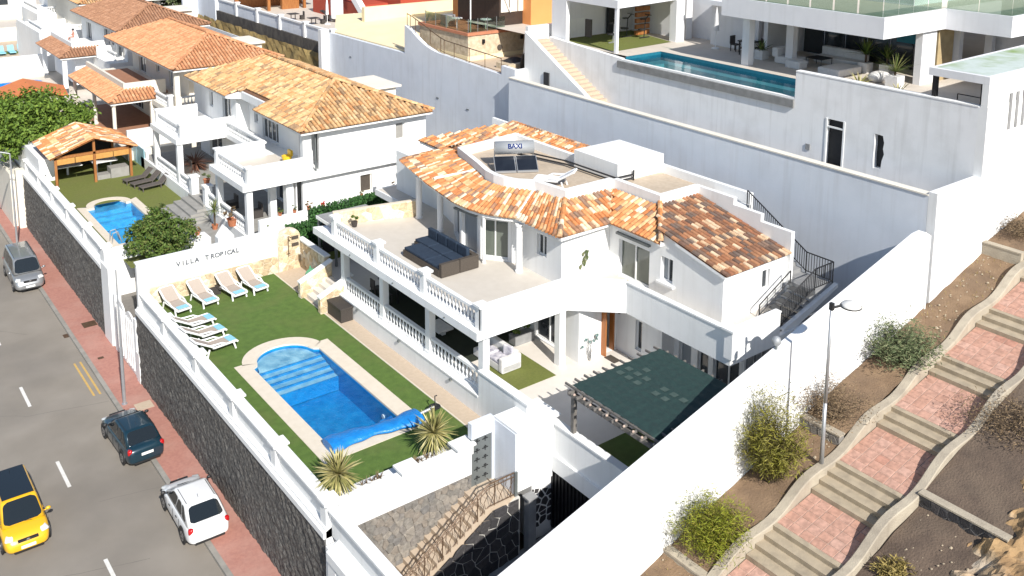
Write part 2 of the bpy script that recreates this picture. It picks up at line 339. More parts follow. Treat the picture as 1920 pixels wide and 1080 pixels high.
def link(name, me, parent, loc=None, matrix=None):
    """one more object of a shared mesh, placed in world space under parent (unturned)"""
    o = bpy.data.objects.new(name, me); COL.objects.link(o); o.parent = parent
    off = ORG.get(parent.name, Vector((0,0,0)))
    if matrix is not None: o.matrix_local = Matrix.Translation(-off) @ matrix
    elif loc is not None: o.location = Vector(loc)-off
    ORG[o.name] = off
    return o
def thing(name, label, cat, loc=(0,0,0), group=None, rz=0):
    o = bpy.data.objects.new(name, None); COL.objects.link(o); o.location = loc; o.rotation_euler = (0,0,rz)
    o.empty_display_size = .3
    o['label'] = label; o['category'] = cat
    if group: o['group'] = group
    ORG[o.name] = Vector(loc); return o
def proto(name, label, cat, group=None):
    """a thing built in its own coordinates at the origin, moved later"""
    return thing(name, label, cat, (0,0,0), group)
def tag(o, label, cat, group=None):
    o['label'] = label; o['category'] = cat
    if group: o['group'] = group
    return o
def struct(o): o['kind'] = 'structure'; return o
def stuff(o): o['kind'] = 'stuff'; return o
KIDS = {}
def copy_tree(root, loc, rz, label, group=None):
    kids = {}
    for o in bpy.data.objects:
        if o.parent: kids.setdefault(o.parent.name, []).append(o)
    def rec(o, par):
        c = o.copy(); COL.objects.link(c); c.parent = par
        for k in kids.get(o.name, []): rec(k, c)
        return c
    r = rec(root, None); r.location = loc; r.rotation_euler = (0,0,rz); r['label'] = label
    if group: r['group'] = group
    return r

# walls with openings: columns of boxes between the openings
def holed(mb, p, q, th, z0, z1, holes):
    """holes = [(s0,s1,za,zb)] along p->q in metres; body lies to the left of p->q"""
    d = Vector((q[0]-p[0], q[1]-p[1])); L = d.length; d.normalize()
    lo_, hi_ = 0.003, L-0.003
    cuts = sorted({lo_, hi_, *[h[0] for h in holes], *[h[1] for h in holes]})
    for s0, s1 in zip(cuts, cuts[1:]):
        mid = (s0+s1)/2; spans = sorted((h[2], h[3]) for h in holes if h[0] <= mid <= h[1])
        z = z0
        for za, zb in spans + [(z1, z1)]:
            if za-z > 1e-4: mb.seg((p[0]+d.x*s0, p[1]+d.y*s0), (p[0]+d.x*s1, p[1]+d.y*s1), th, z, za)
            z = zb
def window(parent, p, q, s0, s1, za, zb, th=.25, name='window', panes=2, glass=None, frame=None, recess=.12, bar=.06, curtain=False):
    """frame in the opening of a wall p->q (body on the left), pane behind it"""
    d = Vector((q[0]-p[0], q[1]-p[1])); d.normalize(); n = Vector((-d.y, d.x))
    P = lambda s, o: (p[0]+d.x*s+n.x*o, p[1]+d.y*s+n.y*o)
    f = MB(); e = .004
    def bar_(a0, a1, b0, b1): f.prism([P(a0, recess), P(a1, recess), P(a1, recess+.05), P(a0, recess+.05)], b0, b1)
    bar_(s0+e, s1-e, za+e, za+bar); bar_(s0+e, s1-e, zb-bar, zb-e)
    step = (s1-s0)/panes
    for i in range(panes+1):
        c = s0+i*step; lo = max(s0+e, c-bar/2); hi = min(s1-e, c+bar/2)
        if i == 0: lo, hi = s0+e, s0+bar
        if i == panes: lo, hi = s1-bar, s1-e
        bar_(lo, hi, za+bar+.001, zb-bar-.001)
    fo = f.build(name, frame or LOUNGEW, parent)
    for i in range(panes):
        g = MB(); g.prism([P(s0+i*step+e, recess+.055), P(s0+(i+1)*step-e, recess+.055), P(s0+(i+1)*step-e, recess+.075), P(s0+i*step+e, recess+.075)], za+e, zb-e)
        gm = glass or GLASS
        if curtain and i == 0: gm = CURTAIN
        g.build('pane', gm, fo)
    return fo
BAL = None
def baluster_mesh():
    global BAL
    if BAL is None:
        b = MB(); b.lathe([(.065,0),(.065,.05),(.04,.07),(.03,.12),(.055,.2),(.07,.28),(.05,.38),(.032,.46),(.045,.5),(.03,.53),(.06,.56),(.06,.6)], 8)
        BAL = b.mesh('baluster', WHITE, smooth=True)
    return BAL
def balustrade(parent, p, q, z, mb_rail, gap=.26, h=.6, skip=.18):
    """balusters from p to q standing on z, rails added to mb_rail"""
    p = Vector(p); q = Vector(q); d = q-p; L = d.length; d.normalize(); n = Vector((-d.y, d.x))
    mb_rail.prism([p-n*.09, q-n*.09, q+n*.09, p+n*.09], z, z+.08)
    mb_rail.prism([p-n*.10, q-n*.10, q+n*.10, p+n*.10], z+.08+h, z+.2+h)
    k = max(1, int((L-2*skip)/gap))
    out = []
    for i in range(k+1):
        c = p+d*(skip+(L-2*skip)*i/k)
        out.append((c.x, c.y, z+.08))
    return out

# tiles
def tile_mesh(w=.235, L=.46, h=.10):
    b = MB(); n = 4; vs = []
    for j, (y, ww, zz) in enumerate(((0, w, .022), (L, w*.86, 0))):
        for i in range(n+1):
            t = math.pi*i/n; vs.append((-math.cos(t)*ww/2, y, math.sin(t)*h+zz))
    fs = [(i, i+1, n+2+i, n+1+i) for i in range(n)]
    vs += [(-w/2*.8, 0, .0), (w/2*.8, 0, 0)]
    fs.append((0, 1, 2, 3, 4, 2*n+3, 2*n+2)[::-1])
    return vs, fs
TILE_V, TILE_F = tile_mesh()
def inside(poly, x, y):
    c = False; n = len(poly)
    for i in range(n):
        x1, y1 = poly[i]; x2, y2 = poly[(i+1) % n]
        if (y1 > y) != (y2 > y) and x < (x2-x1)*(y-y1)/(y2-y1)+x1: c = not c
    return c
def plane_tiles(pts, w=.235, pitch=.40):
    """pts: planar 3D polygon whose first edge is the eave (pts[0]->pts[1]); returns matrices for tiles"""
    e0, e1 = Vector(pts[0]), Vector(pts[1]); s = (e1-e0).normalized()
    nrm = Vector((0,0,0))
    for i in range(1, len(pts)-1): nrm += (Vector(pts[i])-e0).cross(Vector(pts[i+1])-e0)
    nrm.normalize()
    if nrm.z < 0: nrm = -nrm
    u = nrm.cross(s)
    if u.z < 0: u = -u; 
    xax = u.cross(nrm)
    P2 = [((Vector(q)-e0).dot(s), (Vector(q)-e0).dot(u)) for q in pts]
    smin = min(q[0] for q in P2); smax = max(q[0] for q in P2); tmax = max(q[1] for q in P2); tmin = min(q[1] for q in P2)
    out = []; k = int((smax-smin)/w)+1
    for i in range(k):
        a = smin+(i+.5)*w
        t = tmin-.04
        while t < tmax:
            if inside(P2, a, max(t+.2, tmin+.02)):
                c = e0+s*a+u*t
                m = Matrix((xax, u, nrm)).transposed().to_4x4(); m.translation = c+nrm*(.012*random.random())
                m = m @ Matrix.Rotation(random.uniform(-.02,.02), 4, 'Z')
                out.append(m)
            t += pitch
    return out
def fan_tiles(eave, inner, w=.235, pitch=.40):
    """eave and inner are polylines with the same number of points (a curved roof skirt)"""
    out = []
    for i in range(len(eave)-1):
        e0, e1, p0, p1 = map(Vector, (eave[i], eave[i+1], inner[i], inner[i+1]))
        k = max(1, round((e1-e0).length/w))
        for j in range(k):
            f = (j+.5)/k; a = e0.lerp(e1, f); b = p0.lerp(p1, f); u = b-a; L = u.length; u.normalize()
            s = (e1-e0).normalized(); nrm = s.cross(u).normalized()
            if nrm.z < 0: nrm = -nrm
            xa = u.cross(nrm)
            t = -.04
            while t < L-.15:
                wid = (e0.lerp(p0, t/L)-e1.lerp(p1, t/L)).length/k/w
                m = Matrix((xa*min(1.15, max(.75, wid)), u, nrm)).transposed().to_4x4(); m.translation = a+u*t+nrm*(.012*random.random())
                out.append(m); t += pitch
    return out
def lay_tiles(parent, mats, kind, pieces=0):
    """nearest `pieces` tiles become objects, the rest one joined part of real tile geometry"""
    mats = sorted(mats, key=lambda m: (m.translation-cam_o.location).length)
    if pieces:
        b = MB(); b.add(TILE_V, TILE_F); me = b.mesh('roof_tile', TM[kind][1])
        for m in mats[:pieces]: link('roof_tile', me, parent, matrix=m)
        mats = mats[pieces:]
    if mats:
        b = MB()
        for m in mats: b.add([m @ Vector(v) for v in TILE_V], TILE_F)
        stuff(b.build('roof_tiling', TM[kind][0], parent))
def ridge(parent, p, q, kind, name='ridge_tiles', whitebed=False):
    p = Vector(p); q = Vector(q); d = (q-p); L = d.length; d.normalize(); b = MB(); x = d.cross(Vector((0,0,1))).normalized(); nrm = x.cross(d)
    t = 0
    while t < L-.1:
        m = Matrix((x, d, nrm)).transposed().to_4x4(); m.translation = p+d*t+nrm*.05
        b.add([m @ Vector((v[0]*1.05, v[1], v[2]*1.2)) for v in TILE_V], TILE_F); t += .38
    o = b.build(name, TM[kind][0] if not whitebed else WHITE, parent); return o

# stones: Voronoi cells clipped to a convex outline
def clip(poly, a, b, c):
    out = []
    for i in range(len(poly)):
        p, q = poly[i], poly[(i+1) % len(poly)]
        dp = a*p[0]+b*p[1]-c; dq = a*q[0]+b*q[1]-c
        if dp <= 0: out.append(p)
        if (dp < 0 < dq) or (dq < 0 < dp):
            t = dp/(dp-dq); out.append((p[0]+(q[0]-p[0])*t, p[1]+(q[1]-p[1])*t))
    return out
def stones(parent, outline, size, to3d, m, depth=.04, gap=.02, jitter=.42, name='stone', rnd=None, aspect=1.0):
    """cells over the 2D outline; to3d(u,v,d) gives the world point at depth d in front of the wall"""
    rnd = rnd or random.Random(5)
    us = [q[0] for q in outline]; vs = [q[1] for q in outline]
    nu = max(1, round((max(us)-min(us))/(size*aspect))); nv = max(1, round((max(vs)-min(vs))/size))
    du = (max(us)-min(us))/nu; dv = (max(vs)-min(vs))/nv; seeds = []
    for j in range(-1, nv+1):
        for i in range(-1, nu+1):
            seeds.append((min(us)+(i+.5+(.5 if j % 2 else 0)*.6+rnd.uniform(-jitter, jitter))*du, min(vs)+(j+.5+rnd.uniform(-jitter, jitter))*dv))
    n = 0
    for si in seeds:
        if not (min(us)-du*.3 < si[0] < max(us)+du*.3 and min(vs)-dv*.3 < si[1] < max(vs)+dv*.3): continue
        poly = list(outline)
        for sj in seeds:
            if sj is si: continue
            a, b = sj[0]-si[0], sj[1]-si[1]; L = math.hypot(a, b)
            if L > 3.2*max(du, dv) or L < 1e-6: continue
            c = a*(si[0]+sj[0])/2+b*(si[1]+sj[1])/2 - gap*L
            poly = clip(poly, a, b, c)
            if len(poly) < 3: break
        if len(poly) < 3: continue
        ar = abs(sum(poly[i][0]*poly[(i+1) % len(poly)][1]-poly[(i+1) % len(poly)][0]*poly[i][1] for i in range(len(poly))))/2
        if ar < .06*du*dv: continue
        cx = sum(q[0] for q in poly)/len(poly); cy = sum(q[1] for q in poly)/len(poly)
        k = len(poly); dp = depth*rnd.uniform(.6, 1.2); b = MB()
        vsx = [to3d(u, v, 0) for u, v in poly] + [to3d(cx+(u-cx)*.86, cy+(v-cy)*.86, dp*rnd.uniform(.85,1.1)) for u, v in poly]
        b.add(vsx, [(i, (i+1) % k, k+(i+1) % k, k+i) for i in range(k)] + [tuple(range(k, 2*k))])
        b.build(name, m, parent); n += 1
    return n

# foliage
def leaf_cloud(mb, blobs, n, size, rnd, aspect=1.8, droop=0.0, shell=.55):
    """leaf sized quads spread through ellipsoids (cx,cy,cz,rx,ry,rz), denser towards the shell and in clumps"""
    tot = sum(b[3]*b[4]*b[5] for b in blobs)
    for b in blobs:
        k = int(n*b[3]*b[4]*b[5]/tot)
        nc = max(4, k//26)
        cl = []
        for _ in range(nc):
            d = Vector((rnd.gauss(0,1), rnd.gauss(0,1), rnd.gauss(0,1))).normalized(); t = rnd.uniform(shell, 1.03)
            cl.append((d, t))
        for _ in range(k):
            d, t = rnd.choice(cl)
            c = Vector((b[0]+d.x*t*b[3], b[1]+d.y*t*b[4], b[2]+d.z*t*b[5])) + Vector((rnd.gauss(0,1), rnd.gauss(0,1), rnd.gauss(0,.8)))*min(b[3:6])*.13
            nrm = (d*.5+Vector((rnd.uniform(-1,1), rnd.uniform(-1,1), rnd.uniform(-.2,1.1)))).normalized()
            u = nrm.orthogonal().normalized(); u.rotate(Matrix.Rotation(rnd.uniform(0,6.28), 3, nrm)); v = nrm.cross(u)
            s = size*rnd.uniform(.6,1.35)
            u = u*s*aspect/2; v = v*s/2
            mb.add([c-u, c-v*.9+u*.1, c+u-Vector((0,0,droop*s)), c+v*.9+u*.1], [(0,1,2,3)])
def blades(mb, base, n, L, w, rnd, spread=(0.2,1.3), droop=.4, taper=True, seg=3):
    """sword leaves from base, arching outwards"""
    for _ in range(n):
        az = rnd.uniform(0, 6.283); inc = rnd.uniform(*spread); l = L*rnd.uniform(.7,1.1)
        d = Vector((math.cos(az)*math.sin(inc), math.sin(az)*math.sin(inc), math.cos(inc)))
        side = Vector((-math.sin(az), math.cos(az), 0))
        c = Vector(base); pts = []
        for k in range(seg+1):
            ww = w*(1-(k/seg)**1.5)*.5+.004
            pts += [c-side*ww, c+side*ww]
            d = (d+Vector((0,0,-droop/seg))).normalized(); c = c+d*l/seg
        mb.add(pts, [(2*k, 2*k+1, 2*k+3, 2*k+2) for k in range(seg)])
def limb(mb, p, q, r0, r1, rnd, seg=4, wob=.12):
    p = Vector(p); q = Vector(q); L = (q-p).length; last = p; lr = r0
    for k in range(1, seg+1):
        t = k/seg; c = p.lerp(q, t)
        if k < seg: c += Vector((rnd.uniform(-1,1), rnd.uniform(-1,1), rnd.uniform(-.5,.5)))*L*wob*.5
        r_ = r0+(r1-r0)*t; mb.tube(last, c, lr, 7, r_); last = c; lr = r_
def wispy(name, label, cat, base, h, r, n, m, seedv, group=None, lean=(0,0), leaf=.06, twig=BARK, updown=.55, fine=False):
    """a shrub of many fine stems fanning from its base, each set with narrow leaves"""
    rnd = random.Random(seedv); t = thing(name, label, cat, base, group); st = MB(); lf = MB(); B = Vector(base)
    for _ in range(n):
        az = rnd.uniform(0, 6.283); rr = r*math.sqrt(rnd.random()); hh = h*rnd.uniform(.45,1.0)*(1-.45*(rr/r)**2)
        tip = B+Vector((math.cos(az)*rr+lean[0], math.sin(az)*rr+lean[1], hh))
        mid = B.lerp(tip, .5)+Vector((0,0,h*.10))
        prev = B+Vector((rnd.uniform(-.1,.1), rnd.uniform(-.1,.1), 0))
        seg = []
        for k in range(1, 6):
            f = k/5; c = (1-f)**2*B+2*f*(1-f)*mid+f*f*tip
            if rnd.random() < .35 or k < 3: st.tube(prev, c, .014*(1-f)+.004, 3, .012*(1-f)+.003)
            seg.append(c); prev = c
        for c in seg[1:]:
            for _ in range(12 if fine else 8):
                q = c+Vector((rnd.gauss(0,1), rnd.gauss(0,1), rnd.gauss(0,1)))*r*.10
                d = Vector((rnd.uniform(-1,1), rnd.uniform(-1,1), rnd.uniform(-updown,1.2)*(2.2 if fine else 1))).normalized()*leaf*rnd.uniform(1.2,3)
                s_ = d.orthogonal().normalized()*leaf*(.13 if fine else .22)
                lf.add([q, q+d*.5+s_, q+d, q+d*.5-s_], [(0,1,2,3)])
    stuff(st.build('stems', twig, t)); lf.build('foliage', m, t)
    return t
SEAM = mat('tar_seam', (.15,.135,.117), (.18,.16,.14), 3, .9)
# ================================================================== setting
def sheet(name, pts, m, z=None):
    b = MB(); b.poly([(q[0], q[1], z if z is not None else q[2]) for q in pts]); return struct(b.build(name, m))
def rect(x0, x1, y0, y1): return [(x0,y0),(x1,y0),(x1,y1),(x0,y1)]
sheet('ground', rect(-600, 700, -300, 1100), SOIL2, -5.2)
road = sheet('street', rect(-40, 11.28, -40, 320), ASPH, -4.35)
pv = MB(); pv.box(11.5, 13.0, -40, 320, -5, -4.23); sw = struct(pv.build('pavement', PINK))
kb = MB()
y = -20
while y < 130:
    kb.box(11.28, 11.495, y, y+.99, -5, -4.222+random.uniform(-.004,.004)); y += 1.0
kb.build('kerb_stones', KERB, sw)
def mark(name, x0, x1, y0, y1, m, z, par): 
    b = MB(); b.poly([(x0,y0,z),(x1,y0,z),(x1,y1,z),(x0,y1,z)]); return b.build(name, m, par)
for y0 in (33.9, 41.8, 49.8, 57.7, 65.6, 73.5, 81.5):
    mark('lane_dash', 7.83, 7.98, y0, y0+2.3, ROADPAINT, -4.346, road)
for x0 in (10.68, 10.98): mark('yellow_line', x0, x0+.10, 48.95, 53.05, YELLOWPAINT, -4.346, road)
rs_ = random.Random(5)
for pts in (((5.3,36.5),(9.3,35.2)), ((3.8,52),(7.6,48.9),(11.2,48.0)), ((6.2,62),(9.4,58.2)), ((8.7,40),(11.2,39.4))):
    b = MB()
    for p_, q_ in zip(pts, pts[1:]):
        k = max(2, int((Vector(q_)-Vector(p_)).length/.6)); last = None
        for i in range(k+1):
            c = Vector(p_).lerp(Vector(q_), i/k)+Vector((rs_.uniform(-.03,.03), rs_.uniform(-.03,.03))); d = (Vector(q_)-Vector(p_)).normalized(); n2 = Vector((-d.y, d.x))*.013
            cur = [(c.x-n2.x, c.y-n2.y, -4.347), (c.x+n2.x, c.y+n2.y, -4.347)]
            if last: b.add([last[0], cur[0], cur[1], last[1]], [(0,1,2,3)])
            last = cur
    b.build('tar_seam', SEAM, road)
for (x, y, sx, sy, lab) in ((12.55, 57.2, .75, .75, 0), (11.15, 56.7, .28, .5, 0), (12.0, 52.6, .3, .25, 0), (12.42, 46.3, .8, .75, 0)):
    b = MB(); zz = -4.222 if x > 11.5 else -4.345
    b.box(x-sx/2, x+sx/2, y-sy/2, y+sy/2, zz-.05, zz)
    b.build('manhole_cover', RUSTMETAL if x < 12.4 or y > 50 else PAVE, sw if x > 11.5 else road)

# ---- villa garden lawn with the pool cut out
arcO = [(16.9+1.95*math.cos(t), 39.2+1.75*math.sin(t)) for t in [math.pi*i/20 for i in range(1, 20)]]
lawn = MB(); z = 0
for q in (rect(13.3, 14.63, 27.4, 39.55), rect(19.22, 20.35, 27.4, 39.55), rect(14.63, 19.22, 27.4, 30.62)):
    lawn.poly([(x, y, 0) for x, y in q])
lawn.poly([(x, y, 0) for x, y in [(13.3,39.55), (13.3,48.4), (20.35,48.4), (20.35,39.55)] + [(q[0], max(39.55, q[1])) for q in arcO]])
lawn.build('lawn', LAWN); struct(bpy.data.objects['lawn'])
sheet('garden_paving', rect(20.35, 22.2, 28.9, 48.4), PAVE, -.004)
pvb = MB(); pvb.box(20.3, 20.36, 28.9, 48.3, -.3, .03); pvb.build('paving_edge', COPING, bpy.data.objects['garden_paving'])

# ---- main street boundary wall
def street_wall(label, y0, y1, posts, ztop, zroad, skip_first=False):
    t = thing('boundary_wall', label, 'wall', (13.2, (y0+y1)/2, zroad))
    b = MB(); b.box(13.0, 13.5, y0, y1, zroad-.8, ztop-.82); b.box(13.2, 13.45, y0, y1, ztop-.82, ztop-.07); b.build('wall_core', WHITE, t)
    nx = int((y1-y0)/.16); nz = int((ztop-1.2-zroad)/.16); rs = random.Random(int(y0))
    g = MB(); g.grid(nx, nz, lambda u, v: (12.985-rs.uniform(0,.075), y0+u*(y1-y0), zroad-.1+v*(ztop-1.12-zroad+.1)))
    stuff(g.build('stone_cladding', DARKSTONE, t))
    c = MB(); c.prism([(12.9,y0),(13.24,y0),(13.24,y1),(12.9,y1)], ztop-1.15, lambda x, y: ztop-.93+(x-12.9)*.4); c.build('ledge', WHITE, t)
    c = MB(); c.box(13.06, 13.52, y0, y1, ztop-.07, ztop); c.build('coping', WHITE, t)
    for py in posts:
        q = MB(); q.box(13.06, 13.54, py-.22, py+.22, ztop-.93, ztop+.02); q.box(12.98, 13.62, py-.30, py+.30, ztop+.02, ztop+.10); q.build('post', WHITE, t)
    return t
street_wall('long dark stone street wall with white panelled top beside the lawn and rectangular pool', 27.3, 48.7, (27.62, 31.8, 36.0, 40.4, 44.8), .75, -4.23)
street_wall('dark stone street wall with white panelled top in front of the neighbouring garden', 55.2, 76.5, (55.5, 59.6, 63.8, 68.0, 72.0, 76.2), .95, -4.23)
# near continuation of the wall over the street gate
t = thing('gate_wall', 'white wall running on over the street gate at the bottom of the photo', 'wall', (13.2, 22, -4.3))
b = MB(); b.box(13.2, 13.42, 12, 27.25, -.35, .58); b.build('parapet', WHITE, t)
b = MB(); b.prism([(12.72,12),(13.26,12),(13.26,26.75),(12.72,26.75)], -.75, lambda x, y: -.42+(x-12.72)*.5); b.build('ledge', WHITE, t)
b = MB(); b.box(13.08, 13.5, 12, 27.25, .58, .66); b.build('coping', WHITE, t)
b = MB(); holed(b, (13.3, 12), (13.3, 26.95), .5, -4.5, -.36, [(7.6, 13.9, -4.5, -1.35)]); b.build('gate_surround', WHITE, t)
b = MB(); b.box(13.0, 13.05, 19.7, 25.8, -4.5, -1.4)
b.build('street_door', GATEGREY, t)
b = MB(); b.box(12.76, 13.25, 26.2, 26.74, -4.3, -.76); b.build('pillar', WHITE, t)

# ---- garden wall above the entrance stairs (grey stone below, white above)
t = thing('garden_end_wall', 'white wall above grey stone at the near end of the pool garden', 'wall', (16.5, 27.4, -4))
b = MB(); b.box(13.5, 19.05, 27.3, 27.62, -.42, .72); b.build('white_wall', WHITE, t)
b = MB(); b.box(13.5, 19.05, 27.33, 27.6, -5, -.43); b.build('stone_backing', GMORTAR, t)
b = MB(); b.box(13.5, 19.05, 27.55, 28.35, -.4, .42); b.build('planter_ledge', WHITE, t)
stones(t, [(13.5,-4.3),(19.0,-1.6),(19.0,-.44),(13.5,-.44)], .25, lambda u, v, d: (u, 27.33-d, v), GSTONE, .045, .004, name='stone', rnd=random.Random(3), aspect=1.3)
for px, w_ in ((16.35, .32), (18.75, .34)):
    b = MB(); b.box(px-w_, px+w_, 27.24, 27.75, .45, .82); b.box(px-w_-.08, px+w_+.08, 27.16, 27.85, .82, .9); b.build('post', WHITE, t)

# ---- Villa wall with lettering
t = thing('name_wall', 'white wall with grey VILLA TROPICAL letters above a beige stone base', 'wall', (16.8, 48.5, 0))
b = MB(); b.box(13.05, 20.7, 48.42, 48.72, -4.5, 2.3); b.build('white_wall', WHITE, t)
b = MB(); b.box(13.45, 20.6, 48.33, 48.42, -.1, .95); b.build('stone_backing', BMORTAR, t)
stones(t, [(13.45,0),(20.6,0),(20.6,.98),(13.45,.90)], .34, lambda u, v, d: (u, 48.33-d, v), BSTONE, .035, .010, rnd=random.Random(8), aspect=1.35)
b = MB(); b.box(13.0, 20.72, 48.38, 48.76, 2.3, 2.36); b.build('coping', WHITE, t)
def letter(ch, parent, mtx, size, m, ext=.012, name='letter'):
    cu = bpy.data.curves.new(name, 'FONT'); cu.body = ch; cu.size = size; cu.extrude = ext; cu.offset = size*.028; cu.align_x = 'CENTER'
    cu.materials.append(m)
    tmp = bpy.data.objects.new('tmp', cu); COL.objects.link(tmp)
    me = bpy.data.meshes.new_from_object(tmp.evaluated_get(bpy.context.evaluated_depsgraph_get()))
    bpy.data.objects.remove(tmp); me.name = name
    return link(name, me, parent, matrix=mtx)
for word, xs in (('VILLA', (15.14,15.39,15.60,15.85,16.12)), ('TROPICAL', (16.66,16.96,17.22,17.46,17.68,17.88,18.10,18.34))):
    for ch, x in zip(word, xs):
        zz = 1.70
        letter(ch, t, Matrix.Translation((x, 48.40, zz)) @ Matrix.Rotation(R(90), 4, 'X'), .36, LETTER)

# ---- shower corner and the stone retaining wall
t = thing('shower_wall', 'round topped beige stone shower wall with two niches', 'wall', (21, 48.4, 0))
b = MB(); pr = [(20.62,-.1),(21.95,-.1),(21.95,1.9)]+[(21.28+.66*math.cos(a_), 1.9+.5*math.sin(a_)) for a_ in [math.pi*i/10 for i in range(1,10)]]+[(20.62,1.9)]
b.add([(x, 48.32, z) for x, z in pr]+[(x, 48.6, z) for x, z in pr], [tuple(range(len(pr)))[::1], tuple(reversed(range(len(pr), 2*len(pr))))]+[(i, len(pr)+i, len(pr)+(i+1) % len(pr), (i+1) % len(pr)) for i in range(len(pr))])
b.build('stone_backing', BMORTAR, t)
stones(t, [(q[0]*.985+.32, q[1]) for q in pr], .32, lambda u, v, d: (u, 48.32-d, v), BSTONE, .03, .010, rnd=random.Random(12))
for zz in (1.35, 1.75):
    b = MB(); b.box(21.42, 21.82, 48.24, 48.30, zz, zz+.17); b.build('niche', WICKER, t)
b = MB(); b.path([(21.2,48.28,.8),(21.2,48.22,.85),(21.2,48.22,2.0),(21.2,47.9,2.05)], .018); b.ball((21.2,47.88,2.03),(.07,.07,.02)); b.path([(21.1,48.22,1.0),(21.3,48.22,1.0)], .015); b.build('shower_pipe', RUSTMETAL, t)
t = thing('retaining_wall', 'beige stone retaining wall with white top beside the shower', 'wall', (21.9, 46.8, 0))
b = MB(); b.box(21.95, 22.2, 45.3, 48.6, -.1, 1.58); b.build('backing', BMORTAR, t)
b = MB(); b.box(21.9, 22.25, 45.2, 48.6, 1.58, 1.66); b.build('coping', WHITE, t)
stones(t, [(45.3,0),(48.3,0),(48.3,1.56),(45.3,1.56)], .36, lambda u, v, d: (21.95-d, u, v), BSTONE, .03, .010, rnd=random.Random(14))
# steps with two raking flank walls
t = thing('garden_steps', 'four pale steps from lawn to patio between beige stone flank walls', 'steps', (20.9, 43.5, 0))
for i in range(4):
    b = MB(); b.box(20.45+i*.36, 21.95, 42.45, 44.45, -.05+i*.2, .2+i*.2); b.build('step', PATIO, t)
for y0, y1, rs in ((44.45, 44.75, 4), (42.15, 42.45, 6)):
    b = MB(); f = lambda x, y: .85+(x-20.2)*.42
    b.prism(rect(20.15, 21.95, y0, y1), -.1, f); w_ = b.build('flank_wall', BMORTAR, t)
    b = MB(); b.prism(rect(20.1, 22.0, y0-.04, y1+.04), lambda x, y: f(x,y), lambda x, y: f(x,y)+.07); b.build('coping', WHITE, w_)
    stones(w_, [(20.15,0),(21.95,0),(21.95,1.58),(20.15,.84)], .36, lambda u, v, d: (u, y0-d, v), BSTONE, .025, .010, rnd=random.Random(rs))
    stones(w_, [(y0,0),(y1,0),(y1,.82),(y0,.82)], .36, lambda u, v, d: (20.15-d, u, v), BSTONE, .025, .010, rnd=random.Random(rs+20))
b = MB(); b.poly([(18.3,45.4,.005),(20.4,45.4,.005),(20.4,48.3,.005),(20.25,48.3,.005)][:0] or [(20.36,44.76,.0),(21.95,44.76,.0),(21.95,48.3,.0),(20.36,48.3,.0)]); struct(b.build('shower_floor', PAVE))

# ---- right boundary wall climbing the hillside
zt = lambda x: 1.97+.264*(x-15.33)
t = thing('side_wall', 'tall bright white boundary wall climbing beside the stepped path', 'wall', (27, 20, 0))
b = MB(); pts = [(9.0, zt(9.0)), (36.2, zt(36.2)), (36.75, 7.55), (37.15, 7.3)]
prof = [(9.0,-6)]+[(x, z) for x, z in [(37.15,-6)]]+[(37.15,7.25),(36.7,7.5),(36.2,zt(36.2)),(9.0,zt(9.0))]
n_ = len(prof)
b.add([(x, 19.8, z) for x, z in prof]+[(x, 20.12, z) for x, z in prof], [tuple(range(n_)), tuple(reversed(range(n_, 2*n_)))]+[(i, n_+i, n_+(i+1) % n_, (i+1) % n_)[::-1] for i in range(n_)])
b.build('wall', WHITE, t)
b = MB(); b.tube((37.0,19.76,3.9),(37.0,19.76,7.2),.04); b.build('drain_pipe', LOUNGEW, t)
t = thing('corner_wall', 'white end wall of the terraced plot at the right edge', 'wall', (42, 20, 4))
b = MB(); b.box(37.4, 41.0, 19.8, 20.19, -5, 9.0); b.build('lower_wall', WHITE, t)
b = MB(); b.box(41.0, 62, 19.8, 20.2, -5, 12.15); b.build('upper_wall', WHITE, t)

# ---- back walls
t = thing('back_wall', 'long grey white retaining wall behind the main villa', 'wall', (37.6, 36, 0))
b = MB(); b.box(37.4, 37.75, 20.2, 49.3, -5, 8.82); b.build('wall', GREYWALL, t)
b = MB(); b.box(37.36, 37.8, 20.2, 49.3, 8.82, 8.88); b.build('coping', CREAM, t)
t = thing('stepped_wall', 'pale grey retaining wall with curved raised top below the stone terrace', 'wall', (38.1, 62, 0))
prof = [(49.3,-5),(76,-5),(76,8.2),(63.3,8.3),(63.25,10.5),(62.6,10.3)]
for i in range(9):
    f = i/8; prof.append((62.2-4.4*f, 9.0+1.15*(1-f)**2.2))
prof += [(50.8,8.72),(50.8,9.35),(49.3,9.3)]
b = MB(); n_ = len(prof)
b.add([(37.9, y, z) for y, z in prof]+[(38.2, y, z) for y, z in prof], [tuple(range(n_)), tuple(reversed(range(n_, 2*n_)))]+[(i, n_+i, n_+(i+1) % n_, (i+1) % n_) for i in range(n_)])
b.build('wall', GREYWALL, t)
for y, z in ((70.5,5.0),(66.3,4.9),(58.5,5.6),(54.6,5.5),(72,6.6)):
    b = MB(); b.box(37.86, 37.9, y, y+.3, z, z+.08); b.build('weep_hole', GATEGREY, t)
b = MB(); b.box(37.1, 37.88, 76.0, 76.6, -5, 8.5); b.build('end_pillar', WHITE, t)
